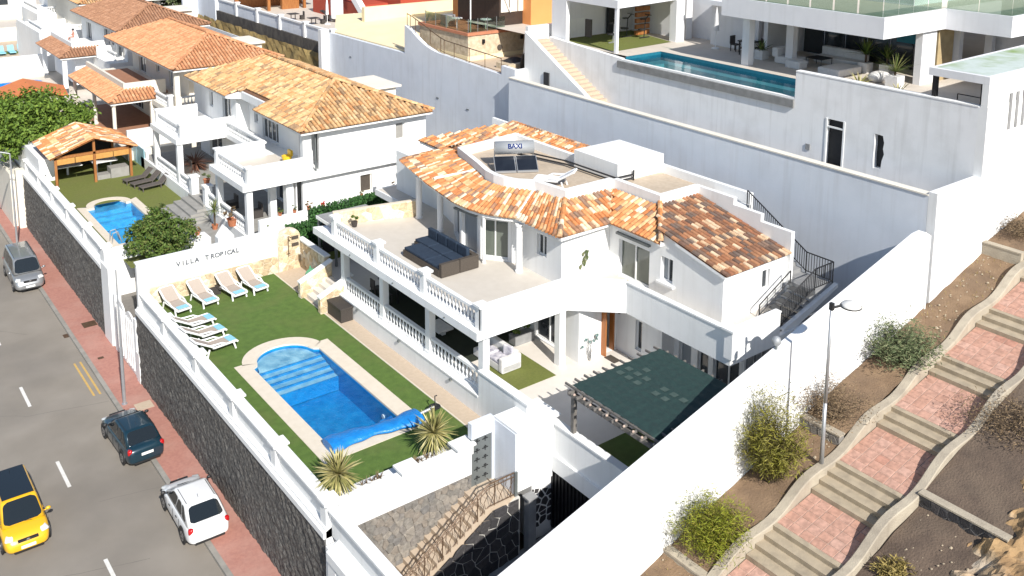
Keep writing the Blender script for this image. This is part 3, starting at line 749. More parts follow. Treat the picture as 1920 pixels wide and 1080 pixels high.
# railing on the curved wall
t = thing('terrace_railing', 'thin brown railing following the curved terrace wall', 'railing', (38, 57, 9))
rp = [(38.05,63.1,10.35),(38.05,62.3,10.2),(38.05,58.6,9.15),(38.05,57.8,9.0),(38.05,54.4,8.86),(38.05,51.0,8.74)]
b = MB(); b.path([(x, y, z+1.05) for x, y, z in rp], .035); b.path([(x, y, z+.12) for x, y, z in rp[2:]], .02); b.build('handrail', RUSTMETAL, t)
for i in range(10):
    f = i/9*(len(rp)-1); k = min(int(f), len(rp)-2); c = Vector(rp[k]).lerp(Vector(rp[k+1]), f-k)
    b = MB(); b.tube(c, c+Vector((0,0,1.05)), .025); b.build('post', RUSTMETAL, t)

# ---- hillside with the stepped path
PZ = lambda x: -.65+.28*(x-21)
hill = MB()
rh = random.Random(4)
def hz(x, y):
    base = -.46+.283*(x-21)
    if y < 17.8: base = min(base, PZ(x)+.15) if y > 14.8 else -.9+.27*(x-21)-.12*max(0, 14.6-y)
    return base+rh.uniform(-.05,.05)
hill.grid(110, 8, lambda u, v: (6+u*64, 18.1+v*1.75, hz(6+u*64, 19)))
struct(hill.build('planted_slope', SOIL, smooth=True))
hill = MB(); hill.grid(90, 26, lambda u, v: (2+u*64, 4+v*10.75, -.52+.275*(2+u*64-21)+rh.uniform(-.06,.06)+(.0 if v > .1 else .5)))
struct(hill.build('slope', SOIL2, smooth=True))
path = MB()
path.prism([(6,14.9),(60,14.9),(60,17.75),(6,17.75)], lambda x, y: PZ(x)-1.6, lambda x, y: PZ(x)-.42)
pth = struct(path.build('path', JOINT))
groups = [([19.6,20.1,20.5,20.95], None), ([23.3,23.75,24.17,24.6], None), ([26.7,27.14,27.58,28.02], None), ([30.55,30.97,31.42], None), ([33.95,34.38,34.82], None), ([37.4,37.88,38.38], None), ([41.0,41.45,41.9], None), ([44.6,45.05,45.5], None)]
tile_me = None
prev_end = None
for gi, (gx, _) in enumerate(groups):
    n_ = len(gx); zs0 = PZ(gx[0])
    rise = .165
    for k, x in enumerate(gx):
        x1 = gx[k+1] if k < n_-1 else x+.22
        b = MB(); zt_ = zs0+rise*(k+1)
        b.box(x, x1-.004, 15.15, 17.75, PZ(x)-1.0, zt_); b.build('step', STEPC, pth)
    if gi+1 < len(groups):
        xa = gx[-1]+.22; xb = groups[gi+1][0][0]; za = zs0+rise*n_; zb_ = PZ(groups[gi+1][0][0])
        nx = max(1, round((xb-xa)/.41)); ny = 6; sx = (xb-xa)/nx; sy = 2.6/ny; sl = (zb_-za)/(xb-xa)
        b = MB(); b.prism(rect(xa, xb, 15.15, 17.75), lambda x, y: PZ(x)-1, lambda x, y: za+sl*(x-xa)-.012); land = b.build('landing', JOINT, pth)
        tb = MB(); tb.add([(.012,.012,-.012),(sx-.012,.012,-.012+sl*sx),(sx-.012,sy-.012,-.012+sl*sx),(.012,sy-.012,-.012),(.02,.02,.006),(sx-.02,.02,.006+sl*sx),(sx-.02,sy-.02,.006+sl*sx),(.02,sy-.02,.006)],
               [(0,1,5,4),(1,2,6,5),(2,3,7,6),(3,0,4,7),(4,5,6,7)])
        tme = tb.mesh('paving_tile', PINKTILE)
        for i in range(nx):
            for j in range(ny): link('paving_tile', tme, land, loc=(xa+i*sx, 15.15+j*sy, za+sl*i*sx+random.uniform(0,.004)))
# wavy side walls of the path
def wavy(x): 
    i = 0
    return .065*math.sin((x-22.2)*2*math.pi/3.55)
def path_wall(name, label, y0, y1, x0, x1, up, m):
    t = thing(name, label, 'wall', ((x0+x1)/2, (y0+y1)/2, PZ((x0+x1)/2)))
    n_ = int((x1-x0)/.25); b = MB(); vs = []
    for i in range(n_+1):
        x = x0+(x1-x0)*i/n_; zz = PZ(x)+up+wavy(x)*1.5; o = wavy(x)*.5
        vs += [(x, y0+o, zz-1.5), (x, y0+o, zz-.03), (x, y0+o+.03, zz), (x, y1+o-.03, zz), (x, y1+o, zz-.03), (x, y1+o, zz-1.5)]
    fs = [(6*i+k, 6*i+6+k, 6*i+7+k, 6*i+k+1) for i in range(n_) for k in range(5)]
    b.add(vs, fs); b.build('wall', m, t, smooth=False); return t
path_wall('path_side_wall', 'wavy beige wall on the villa side of the stepped pink path', 17.75, 18.12, 8, 56, .42, PATHWALL)
path_wall('path_side_wall', 'wavy beige wall on the open slope side of the stepped pink path', 14.80, 15.13, 8, 56, .50, PATHWALL)
def cross_wall(label, x, y0, y1, z, h, th=.28):
    t = thing('planter_wall', label, 'wall', (x, (y0+y1)/2, z-h))
    b = MB(); b.box(x, x+th, y0, y1, z-h-.3, z-.06); b.build('wall', PATHWALL if x < 25 or x > 35 else GMORTAR, t)
    b = MB(); b.box(x-.03, x+th+.03, y0-.02, y1+.02, z-.06, z); b.build('coping', PATHWALL, t)
    if 25 < x < 35:
        stones(t, [(y0,z-h),(y1,z-h),(y1,z-.07),(y0,z-.07)], .28, lambda u, v, d: (x-d, u, v), LAVA if y0 < 15 else GSTONE, .03, .012, rnd=random.Random(int(x*3+y0)), aspect=1.3)
    return t
cross_wall('beige planter wall at the foot of the lime green shrub', 21.6, 18.1, 19.78, -.1, .7)
cross_wall('grey stone planter wall behind the tall wispy shrub and lamp post', 28.75, 18.1, 19.78, 2.15, .75)
cross_wall('weathered planter wall high up beside the white end wall', 41.6, 18.1, 19.78, 5.95, .9)
cross_wall('dark stone planter wall on the open slope right of the path', 28.35, 11.9, 14.8, 1.92, 1.0)
# soil filled level behind planter walls
for xa, xb, z0, z1 in ((21.85, 27.5, -.14, 1.5), (29.0, 34, 2.08, 3.3), (41.85, 47, 5.85, 6.9)):
    b = MB(); b.grid(16, 6, lambda u, v: (xa+u*(xb-xa), 18.1+v*1.68, z0+(z1-z0)*u+rh.uniform(-.03,.03))); struct(b.build('planter_soil', SOIL, smooth=True))
b = MB(); b.grid(16, 8, lambda u, v: (28.6+u*7, 11.5+v*3.3, 1.86+1.95*u+rh.uniform(-.03,.03))); struct(b.build('planter_soil', SOIL2, smooth=True))
# ochre rock spoil on the far right
rk = random.Random(9); b = MB()
from mathutils import noise as MN
def rock(u, v):
    x = 20+u*26; y = 12.9-v*6+.35*MN.noise((x*.6, 3, 0))
    q = (x*.9, y*.9, 0); h = .55*min(1, v*5)+.35*MN.fractal(q, 1.0, 2.0, 5)+.10*MN.noise((x*5, y*5, 1))
    return (x+.12*MN.noise((x*3,y*3,5)), y+.12*MN.noise((x*3,y*3,9)), -.6+.275*(x-21)+(h if v > 0 else -.2))
b.grid(220, 60, rock); struct(b.build('rock_bank', ROCK))
# pebbles and litter of the slope
b = MB(); rp_ = random.Random(17)
for _ in range(700):
    x = rp_.uniform(20, 48); y = rp_.choice((rp_.uniform(18.2,19.7), rp_.uniform(12, 14.6)))
    z0 = (-.44+.283*(x-21)) if y > 16 else -.5+.275*(x-21)
    s = rp_.uniform(.012,.045)*(1 if rp_.random() < .93 else 1.6); b.add([(x-s,y-s*.7,z0),(x+s,y-s,z0),(x+s*.6,y+s,z0),(x-s,y+s*.8,z0),(x,y,z0+s*1.2)], [(0,1,4),(1,2,4),(2,3,4),(3,0,4)])
stuff(b.build('pebbles', STEPC)); tag(bpy.data.objects['pebbles'], 'pale pebbles scattered over the brown slope', 'pebbles')
# ================================================================== main villa
V = thing('villa', 'white two storey villa with mottled orange and brown tiled roof and long balustraded balcony', 'house', (28, 34, 0))
b = MB()
b.box(22.0, 37.35, 26.6, 48.3, -1, .80); b.box(21.25, 22.0, 26.6, 42.4, -1, .80); b.box(22.2, 37.35, 20.15, 26.6, -5, .80)
b.build('plinth', WHITE, V)
b = MB(); b.poly([(21.6,26.9,.82),(22.02,26.9,.82),(22.02,20.2,.82),(37.3,20.2,.82),(37.3,48.3,.82),(22.02,48.3,.82),(22.02,42.4,.82),(21.6,42.4,.82)]); b.build('patio_floor', PATIO, V)
# low front wall, its ledge and patio balustrade
b = MB(); b.box(21.2, 21.55, 29.92, 42.4, -.1, .78); b.box(21.17, 21.95, 29.92, 42.4, .78, .84); b.build('front_plinth', WHITE, V)
b = MB(); b.box(21.2, 21.5, 26.7, 29.9, -.1, 1.92); b.box(21.16, 21.56, 26.6, 29.9, 1.92, 1.99); b.build('patio_parapet', WHITE, V)
cols_y = (30.1, 34.2, 38.3, 42.25)
for y in cols_y:
    b = MB(); b.box(21.46, 21.78, y-.17, y+.17, .84, 3.4); b.box(21.42, 21.82, y-.21, y+.21, .84, .98); b.build('column', WHITE, V)
for (x, y) in ((25.6, 29.95),):
    b = MB(); b.box(x-.17, x+.17, y-.17, y+.17, .82, 3.4); b.build('column', WHITE, V)
bt = []
for y0, y1 in zip(cols_y, cols_y[1:]):
    rl = MB(); pts = balustrade(V, (21.62, y0+.2), (21.62, y1-.2), .84, rl); ro = rl.build('balustrade', WHITE, V)
    for c in pts: link('baluster', baluster_mesh(), ro, loc=c)
# balcony slab and parapets
A, B_, C_, D_ = (20.95,29.65), (25.75,29.65), (27.6,27.95), (27.6,22.25)
slab = [A, B_, C_, D_, (33.2,22.25), (33.2,24.2), (35.0,24.2), (35.0,48.0), (26.6,48.0), (26.6,42.5), (20.95,44.5)]
b = MB(); b.prism(slab, 3.4, 3.75); b.build('balcony_slab', WHITE, V)
b = MB(); b.poly([(x, y, 3.756) for x, y in [(21.6,29.8),(25.8,29.85),(27.75,28.0),(27.75,22.45),(33.1,22.45),(33.1,24.4),(34.9,24.4),(34.9,47.8),(26.7,47.8),(26.7,42.8),(21.6,44.2)]]); b.build('terrace_floor', TERR, V)
b = MB()
pl = [A, B_, C_, D_, (30.6,22.25)]
for i_, (p_, q_) in enumerate(zip(pl, pl[1:])): b.seg(p_ if p_ != A else (21.2,29.65), q_, .2, 3.75, 4.772+.002*i_)
b.build('balcony_parapet', WHITE, V)
b = MB()
pc = [(21.2,29.65), B_, C_, D_, (30.6,22.25)]
for i_, (p_, q_) in enumerate(zip(pc, pc[1:])): b.seg(p_, q_, .28, 4.78, 4.835+.003*i_, off=-.04)
b.build('parapet_coping', WHITE, V)
b = MB(); b.box(27.5, 27.86, 22.1, 22.5, 3.72, 4.88); b.box(27.4, 27.96, 22.0, 22.6, 4.88, 4.96); b.build('post', WHITE, V)
py = (29.95, 34.2, 38.35, 42.7)
for y in py:
    b = MB(); b.box(21.2, 21.56, y-.18, y+.18, 3.75, 4.72); b.box(21.12, 21.64, y-.26, y+.26, 4.72, 4.82); b.build('post', WHITE, V)
for y0, y1 in zip(py, py[1:]):
    rl = MB(); pts = balustrade(V, (21.38, y0+.2), (21.38, y1-.2), 3.75, rl); ro = rl.build('balustrade', WHITE, V)
    for c in pts: link('baluster', baluster_mesh(), ro, loc=c)
# stone faced half wall at the far end of the terrace
b = MB(); b.prism([(21.9,44.05),(26.1,42.55),(26.2,42.75),(22.0,44.3)], 3.76, lambda x, y: 4.45+.06*(x-22)); hw = b.build('terrace_end_wall', BMORTAR, V)
stones(hw, [(0,0),(4.4,0),(4.4,.9),(0,.66)], .42, lambda u, v, d: (21.9+u*.942, 44.05-u*.336-d, 3.77+v), BSTONE, .02, .006, rnd=random.Random(21), aspect=1.3)
# upper floor walls
W = V
def wall(name, p, q, z0, z1, holes=(), th=.25, m=WHITE):
    b = MB(); holed(b, p, q, th, z0, z1, list(holes)); return b.build(name, m, V)
U0, U1 = 3.75, 6.12
wall('upper_wall', (27.6,47.2), (27.6,42.5), U0, U1)
wall('upper_wall', (27.6,42.5), (26.85,39.7), U0, U1)
p_, q_ = (26.45,39.5), (25.5,37.5); wall('upper_wall', p_, q_, U0, U1, [(.25,1.95,3.85,5.75)]); window(V, p_, q_, .25, 1.95, 3.85, 5.75, panes=2, name='sliding_door')
p_, q_ = (25.5,37.5), (25.5,35.95); wall('upper_wall', p_, q_, U0, U1, [(.12,1.42,3.82,5.75)]); window(V, p_, q_, .12, 1.42, 3.82, 5.75, panes=1, name='sliding_door', curtain=True)
p_, q_ = (25.5,35.95), (26.45,34.6); wall('upper_wall', p_, q_, U0, U1, [(.12,1.5,3.85,5.75)]); window(V, p_, q_, .12, 1.5, 3.85, 5.75, panes=2, glass=GLASSG, name='sliding_door')
wall('upper_wall', (26.45,34.6), (26.6,34.3), U0, U1)
p_, q_ = (26.6,34.3), (26.6,31.1); wall('upper_wall', p_, q_, U0, U1, [(1.45,2.15,4.75,5.75)]); window(V, p_, q_, 1.45, 2.15, 4.75, 5.75, panes=2)
wall('upper_wall', (26.6,31.1), (29.5,31.1), U0, U1)
def roofz(x, y): return 5.96+.22*(y-24.2)
p_, q_ = (29.5,31.1), (29.5,24.3)
wall('upper_wall', p_, (29.5,26.9), U0, U1, [(.65,2.6,3.80,5.55),(3.3,4.0,4.5,5.6)])
window(V, p_, q_, .65, 2.6, 3.80, 5.55, panes=2, name='sliding_door', glass=GLASSG)
window(V, p_, q_, 3.3, 4.0, 4.5, 5.6, panes=2, curtain=True)
b = MB(); b.prism([(29.35,27.95),(29.5,27.95),(29.5,26.95),(29.35,26.95)], 4.36, 4.46); b.build('window_sill', WHITE, V)
b = MB(); b.prism([(29.5,24.3),(29.75,24.3),(29.75,26.9),(29.5,26.9)], U0, lambda x, y: roofz(x,y)-.08); b.build('wing_side_wall', WHITE, V)
p_, q_ = (29.75,24.3), (33.6,24.3)
wall('wing_end_wall', p_, q_, U0, 5.88, [(2.25,2.75,4.55,5.45)]); window(V, p_, q_, 2.25, 2.75, 4.55, 5.45, panes=1)
b = MB(); b.prism([(29.5,26.9),(29.75,26.9),(29.75,27.7),(29.5,27.7)], U1, lambda x, y: roofz(x,y)-.08); b.build('wing_side_wall', WHITE, V)
# awning box above the wing door
b = MB(); b.box(29.36, 29.5, 28.45, 30.55, 5.78, 5.88); b.build('awning_box', GATEGREY, V)
b = MB(); b.prism([(25.1,37.5),(25.3,37.55),(25.5,36.0),(25.3,35.9)], 5.86, 5.96); b.build('awning_box', GATEGREY, V)
# terrace columns
for x, y in ((26.1,42.3),(25.95,40.0),(26.06,33.5),(25.35,35.3)):
    b = MB(); r_ = .16 if x > 25.5 else .08; b.lathe([(r_*1.2,0),(r_*1.2,.1),(r_,.12),(r_,2.2),(r_*1.2,2.25),(r_*1.2,2.34)], 14, (x, y, 3.76)); b.build('column', WHITE, V, smooth=False)
# eaves slab
EA = [(26.1,30.67,6.3),(26.03,33.68,6.3),(25.54,34.39,6.3),(25.12,35.25,6.3),(24.94,36.1,6.3),(24.91,37.23,6.3),(25.17,38.81,6.3),(25.42,40.4,6.3),(25.95,42.7,6.3),(26.45,44.85,6.3)]
IN = [(28.0,32.5,7.05),(27.75,34.5,7.05),(27.1,35.2,7.05),(26.88,35.8,7.05),(26.78,36.5,7.05),(26.86,37.3,7.05),(27.3,38.7,7.05),(27.62,40.0,7.05),(28.05,41.5,7.05),(28.2,43.1,7.05)]
es = [(x+.1, y) for x, y, z in EA] + [(29.5,44.75),(29.5,47.65),(34.2,47.65),(34.2,29.3),(33.55,27.65),(29.25,27.65),(29.25,30.77)]
b = MB(); b.prism(es, 6.10, 6.23); b.build('eaves', WHITE, V)
# roof: planes plus tiles
RF = MB()
def skin(pts): RF.poly([(x, y, z-.035) for x, y, z in pts])
for i in range(len(EA)-1): skin([EA[i], EA[i+1], IN[i+1], IN[i]])
P2 = [(26.1,30.67,6.3),(29.1,30.67,6.3),(31.0,32.57,7.1),(28.0,32.57,7.1)]
P3 = [(29.1,30.67,6.3),(29.1,27.5,6.3),(31.0,29.4,7.1),(31.0,32.57,7.1)]
P4 = [(29.38,24.08,roofz(0,24.08)),(33.6,24.08,roofz(0,24.08)),(33.6,29.4,roofz(0,29.4)),(31.0,29.4,roofz(0,29.4)),(29.38,27.75,roofz(0,27.75))]
P5 = [(29.4,47.8,6.3),(29.4,44.9,6.3),(31.2,43.0,6.84),(32.3,42.0,7.17),(33.6,42.0,7.56),(33.6,43.8,7.56)]
P6 = [(29.4,44.9,6.3),(26.45,44.85,6.3),(28.2,43.1,7.05),(29.4,43.1,7.05)]
P7 = [(32.55,42.0,7.25),(32.55,36.2,7.25),(33.6,36.2,7.56),(33.6,42.0,7.56)]
P8 = [(28.05,41.5,7.04),(28.2,43.1,7.04),(29.4,43.1,7.04),(31.2,43.0,6.9),(32.4,42.0,7.1)]
for q in (P2, P3, P4, P5, P6, P7, P8): skin(q)
roof = RF.build('roof', UNDER, V)
mo = fan_tiles(EA, IN)+plane_tiles(P2)+plane_tiles(P3)+plane_tiles(P5)+plane_tiles(P7)+plane_tiles(P6)+plane_tiles([(33.65,36.2,7.56),(33.65,43.8,7.56),(32.6,43.8,7.25),(32.6,36.2,7.25)][::-1] if False else P7)
for _y in range(19): ms_ = Matrix.Translation((33.62, 36.3+_y*.4, 7.58)); mo.append(ms_)
lay_tiles(roof, mo, 'orange', 150)
lay_tiles(roof, plane_tiles(P4), 'brown', 150)
ridge(V, (26.1,30.67,6.32), (28.0,32.55,7.08), 'orange', 'hip_tiles')
ridge(V, (29.12,27.5,6.42), (31.0,29.4,7.16), 'orange', 'hip_tiles')
b = MB(); b.tube((29.1,30.7,6.3),(30.95,32.5,7.08),.05); b.build('valley_flashing', TM['orange'][0], V)
b = MB(); b.cbox((26.85,34.1,6.72),(.22,1.95,.05),R(-65.5)); 
q0, q1 = Vector((26.05,33.7,6.38)), Vector((27.7,34.5,7.1)); b = MB(); b.tube(q0, q1, .075, 6); b.build('mortar_ridge', WHITE, V)
b = MB(); b.tube(Vector((25.75,40.2,6.6)), Vector((27.3,38.75,7.1)), .07, 6); b.build('mortar_ridge', WHITE, V)
# gable fillers below the roof edges
b = MB(); b.add([(29.36,24.12,5.78),(29.36,26.9,6.39),(29.36,26.9,6.52),(29.36,24.12,5.91),(29.5,24.12,5.78),(29.5,26.9,6.39),(29.5,26.9,6.52),(29.5,24.12,5.91)], [(0,1,2,3)[::-1],(4,5,6,7),(0,4,5,1),(0,3,7,4)]); b.build('gable_trim', WHITE, V)
# roof terrace
TP = [(28.0,32.5),(27.75,34.5),(27.1,35.2),(26.88,35.8),(26.78,36.5),(26.86,37.3),(27.3,38.7),(28.05,41.5),(32.35,42.0),(32.35,36.3)]
b = MB(); b.prism([(28.0,32.5),(31,32.5),(31,29.4),(35.0,29.4),(35.0,36.3),(32.4,36.3),(32.35,42.0),(28.05,41.5),(27.3,38.7),(26.86,37.3),(26.78,36.5),(26.88,35.8),(27.1,35.2),(27.75,34.5)], 6.9, 7.08); b.build('roof_terrace_floor', ROOFFLOOR, V)
b = MB(); rp_ = TP[::-1]
for i_, (p_, q_) in enumerate(zip(rp_, rp_[1:])):
    b.seg(p_, q_, .26, 6.9, 7.545+.002*i_)
ring = [(28.0,32.5),(31.0,32.5),(31.0,29.4),(33.86,29.4)]
b.box(28.05, 31.0, 32.503, 32.78, 6.9, 7.568); b.box(31.0, 31.28, 29.4, 32.5, 6.9, 7.572); b.box(31.28, 33.6, 29.4, 29.68, 6.9, 7.56)
b.build('roof_parapet', WHITE, V)
b = MB()
b.box(33.6, 33.82, 27.3, 29.68, 5.7, 7.52); b.box(33.6, 33.82, 25.75, 27.3, 5.7, 7.20); b.box(33.6, 33.82, 24.1, 25.75, 3.75, 6.86); b.box(33.6, 33.82, 25.75, 29.68, 3.75, 5.7); b.build('stepped_parapet', WHITE, V)
b = MB(); b.box(34.75, 34.98, 27.3, 33.3, 5.5, 7.5); b.build('back_parapet', WHITE, V)
b = MB(); b.box(31.75, 34.95, 33.0, 36.25, 7.02, 8.02); b.build('roof_block', WHITE, V)
b = MB(); b.box(34.8, 35.0, 29.4, 47.6, 3.75, 6.9); b.box(33.62, 34.8, 27.3, 29.4, 6.7, 6.95); b.build('rear_wall', WHITE, V)
# ground floor walls
G0, G1 = .82, 3.4
p_, q_ = (26.3,44.6), (26.3,29.5)
wall('ground_wall', p_, q_, G0, G1, [(3,6,.85,3.0),(7.0,10.6,.85,3.05),(12.0,13.9,.9,3.05)]); window(V, p_, q_, 12.0, 13.9, .9, 3.05, panes=2, name='sliding_door'); window(V, p_, q_, 3, 6, .85, 3.0, panes=3, name='sliding_door'); window(V, p_, q_, 7.0, 10.6, .85, 3.05, panes=3, name='sliding_door')
wall('ground_wall', (26.3,29.5), (28.55,29.5), G0, G1, [(1.35,2.1,.83,3.05)])
b = MB(); b.box(27.62, 27.67, 29.2, 29.5, .84, 3.03); b.build('front_door', DOORWOOD, V)
b = MB(); b.box(28.32, 28.40, 29.46, 29.72, .84, 3.05); b.build('door_frame', DOORWOOD, V)
p_, q_ = (28.55,29.5), (28.55,26.7); wall('ground_wall', p_, q_, G0, G1, [(1.2,1.6,1.3,2.7)]); window(V, p_, q_, 1.2, 1.6, 1.3, 2.7, panes=1)
wall('ground_wall', (28.55,26.7), (29.3,26.7), G0, G1)
p_, q_ = (29.3,26.7), (29.3,22.9); wall('ground_wall', p_, q_, G0, G1, [(.3,1.0,.85,2.9),(1.35,1.95,.85,2.9),(2.2,3.7,.85,3.0)])
window(V, p_, q_, .3, 1.0, .85, 2.9, panes=1, curtain=True); window(V, p_, q_, 1.35, 1.95, .85, 2.9, panes=1); window(V, p_, q_, 2.2, 3.7, .85, 3.0, panes=2, name='sliding_door')
wall('ground_wall', (29.3,22.9), (34.9,22.9), G0, G1)
# corrugated shutter strip below the side of the balcony
for i in range(11):
    b = MB(); b.box(29.4+i*.5, 29.4+i*.5+.34, 22.80, 22.9, .9, 3.3); b.build('shutter_panel', CONCRETE, V)
b = MB(); b.box(27.55,27.95,28.55,29.2,.825,.845); tag(b.build('doormat', WICKER), 'brown doormat outside the open orange front door', 'doormat')
# outside stair from the roof terrace to the balcony
st = MB()
for i in range(12):
    y1 = 27.3-i*.28; z1 = 6.9-(i+1)*.175; st.box(33.84, 34.62, y1-.28, y1, z1-.28, z1)
st.box(33.3, 34.6, 22.55, 23.94, 4.62, 4.82)
for i in range(6):
    x1 = 33.3-i*.38; z1 = 4.82-(i+1)*.17; st.box(x1-.42, x1, 22.55, 23.7, z1-.06, z1)
st.box(31.0, 33.3, 22.45, 22.55, 3.76, 3.8)
ss = st.build('outside_stair', CONCRETE, V)
b = MB(); b.prism([(31.0,22.36),(34.62,22.36),(34.62,22.55),(31.0,22.55)], lambda x, y: 3.42+max(0,(x-31.0))*.36, lambda x, y: 3.86+min(1.02, max(0,(x-31.0))*.45)); b.build('stair_stringer', WHITE, V)
def rail(pts, h, gap, name='stair_railing', r=.022):
    b = MB(); P3 = [Vector(q) for q in pts]
    b.path([q+Vector((0,0,h)) for q in P3], r*1.3); b.path([q+Vector((0,0,.10)) for q in P3], r)
    for q in P3: b.tube(q, q+Vector((0,0,h)), r*1.3)
    o = b.build(name, BLACKMETAL, V)
    for p_, q_ in zip(P3, P3[1:]):
        k = max(1, int((q_-p_).length/gap))
        for i in range(1, k):
            c = p_.lerp(q_, i/k); bb = MB(); bb.tube(c+Vector((0,0,.1)), c+Vector((0,0,h)), .016, 5); bb.build('bar', BLACKMETAL, o)
rail([(34.55,27.3,6.75),(34.55,23.95,4.85),(34.55,22.6,4.85),(33.3,22.6,4.85),(31.05,22.6,3.8)], .95, .13)
rail([(33.2,23.75,4.8),(31.2,23.75,3.8)], .55, .5, 'stair_handrail')
for i in range(6):
    b = MB(); x1 = 33.3-i*.38; z1 = 4.825-(i+1)*.17; b.box(x1-.42, x1, 22.58, 23.68, z1, z1+.012); b.build('step_tread', mat('dark_step_stone', (.085,.085,.085), (.065,.065,.065), 4, .8) if i == 0 else MATS['dark_step_stone'], V)
# small fittings
for (x, y, z) in ((21.17,31.9,.70),(21.17,36.2,.70),(21.17,40.2,.70)):
    b = MB(); b.cbox((x-.03,y,z),(.08,.1,.1)); b.build('spot_light', GATEGREY, V)
for (x, y, z) in ((20.93,32.0,3.55),(20.93,36.3,3.55),(20.93,40.4,3.55)):
    b = MB(); b.cbox((x,y,z),(.05,.06,.05)); b.build('spout', GATEGREY, V)
b = MB(); b.ball((28.5,29.3,2.75),(.1,.12,.16)); b.build('wall_lamp', BLACKMETAL, V)
# sculpture of leaves on the upper wall
t = thing('wall_ornament', 'pale green leaf shaped ornament on the white upper wall', 'ornament', (27.9, 31.05, 4.7)); b = MB(); ro_ = random.Random(2)
for i in range(14):
    u_ = ro_.uniform(-.22,.22); w_ = ro_.uniform(-.35,.35); b.add([(27.9+u_-.09,31.04,4.75+w_),(27.9+u_,31.0,4.75+w_+.12),(27.9+u_+.09,31.04,4.75+w_),(27.9+u_,31.02,4.75+w_-.14)], [(0,1,2,3)])
b.build('leaves', SAGE, t)
# solar water heater
t = thing('solar_heater', 'solar water heater with silver tank marked BAXI and two dark collectors on the roof terrace', 'solar heater', (28.9, 37.6, 7.08))
e1 = Vector((1.95,-1.1,0)).normalized(); up = Vector((-e1.y, e1.x, 0))  # along tank; away from viewer
O = Vector((27.75, 37.7, 7.2))
def SP(u, v, z): return O+e1*u+up*v+Vector((0,0,z))
for i in range(2):
    b = MB(); u0 = .02+i*1.13; u1 = u0+1.08
    q = [SP(u0,.0,.0), SP(u1,0,.0), SP(u1,.85,.55), SP(u0,.85,.55)]
    nn = Vector((0,0,-.09)); b.add(q+[x+nn for x in q], [(0,1,2,3),(7,6,5,4),(0,4,5,1),(1,5,6,2),(2,6,7,3),(3,7,4,0)]); f_ = b.build('collector', ALU, t)
    b = MB(); b.add([SP(u0+.04,.035,.034), SP(u1-.04,.035,.034), SP(u1-.04,.815,.539), SP(u0+.04,.815,.539)], [(0,1,2,3)]); b.build('collector_glass', SOLAR, f_)
b = MB(); b.tube(SP(.10,1.05,.94), SP(2.12,1.05,.94), .345, 28)
tk = b.build('tank', STEEL, t)
for poly_ in tk.data.polygons: poly_.use_smooth = len(poly_.vertices) == 4
b = MB()
for u in (.1, 2.1): b.tube(SP(u,1.05,-.1), SP(u,1.05,.8), .025); b.tube(SP(u,.05,-.08), SP(u,.95,.55), .025)
b.build('stand', ALU, t)
tm = Matrix((e1, Vector((0,0,1))*.86+up*.5, -up*.86+Vector((0,0,.5)))).transposed(); tm = tm.to_4x4(); tm.translation = SP(1.05,.90,1.10)
nrm_ = (-up*.9+Vector((0,0,.45))).normalized(); upv = nrm_.cross(e1).normalized()
tm = Matrix((e1, upv, nrm_)).transposed().to_4x4(); tm.translation = SP(1.12,1.05,.94)+nrm_*.349-upv*.12
letter('BAXI', t, tm, .34, NAVYPRINT, .003, 'lettering')
# insulated pipes
t = thing('roof_pipes', 'pair of black insulated pipes running along the roof terrace parapet', 'pipe', (31.5, 36, 7.1))
for dz in (.12, .30):
    b = MB(); b.path([(29.9,38.6,7.5+dz*.3),(30.8,38.9,7.1+dz),(31.45,36.5,7.1+dz),(31.55,32.9,7.1+dz),(32.7,32.85,7.1+dz)], .045, 8); b.build('pipe', BLACKPL, t)
b = MB(); b.tube((32.7,32.85,7.1),(32.7,32.85,7.6),.05); b.build('pipe_end', BLACKPL, t)
# swimming pool -------------------------------------------------------------
P = thing('swimming_pool', 'bright blue rectangular swimming pool with arched end and pale stone edge', 'swimming pool', (16.9, 35, -1.5))
x0, x1, y0, y1 = 15.27, 18.5, 31.15, 39.0
arcI = [(16.9+1.32*math.cos(t_), 39.15+1.18*math.sin(t_)) for t_ in [math.pi*i/20 for i in range(21)]]
inner = [(x0,y0),(x1,y0),(x1,y1),(18.28,39.15)]+arcI[1:-1]+[(15.52,39.15),(x0,y1)]
outer = [(14.6,30.6),(19.22,30.6),(19.22,39.6),(18.85,39.6)]+[(16.9+1.95*math.cos(t_), 39.25+1.75*math.sin(t_)) for t_ in [math.pi*i/20 for i in range(1,20)]]+[(14.95,39.6),(14.6,39.6)]
b = MB(); n_ = len(inner)
b.add([(x, y, .02) for x, y in inner]+[(x, y, .02) for x, y in outer]+[(x, y, -.06) for x, y in inner]+[(x,y,-.1) for x,y in outer],
      [(i, (i+1) % n_, n_+(i+1) % n_, n_+i)[::-1] for i in range(n_)]+[(i, 2*n_+i, 2*n_+(i+1) % n_, (i+1) % n_)[::-1] for i in range(n_)]+[(n_+i, n_+(i+1) % n_, 3*n_+(i+1) % n_, 3*n_+i)[::-1] for i in range(n_)])
b.build('coping', COPING, P)
b = MB(); b.add([(x, y, -.06) for x, y in inner]+[(x, y, -1.25) for x, y in inner], [(i, n_+i, n_+(i+1) % n_, (i+1) % n_) for i in range(n_)]+[tuple(range(n_, 2*n_))]); b.build('basin', BASIN, P)
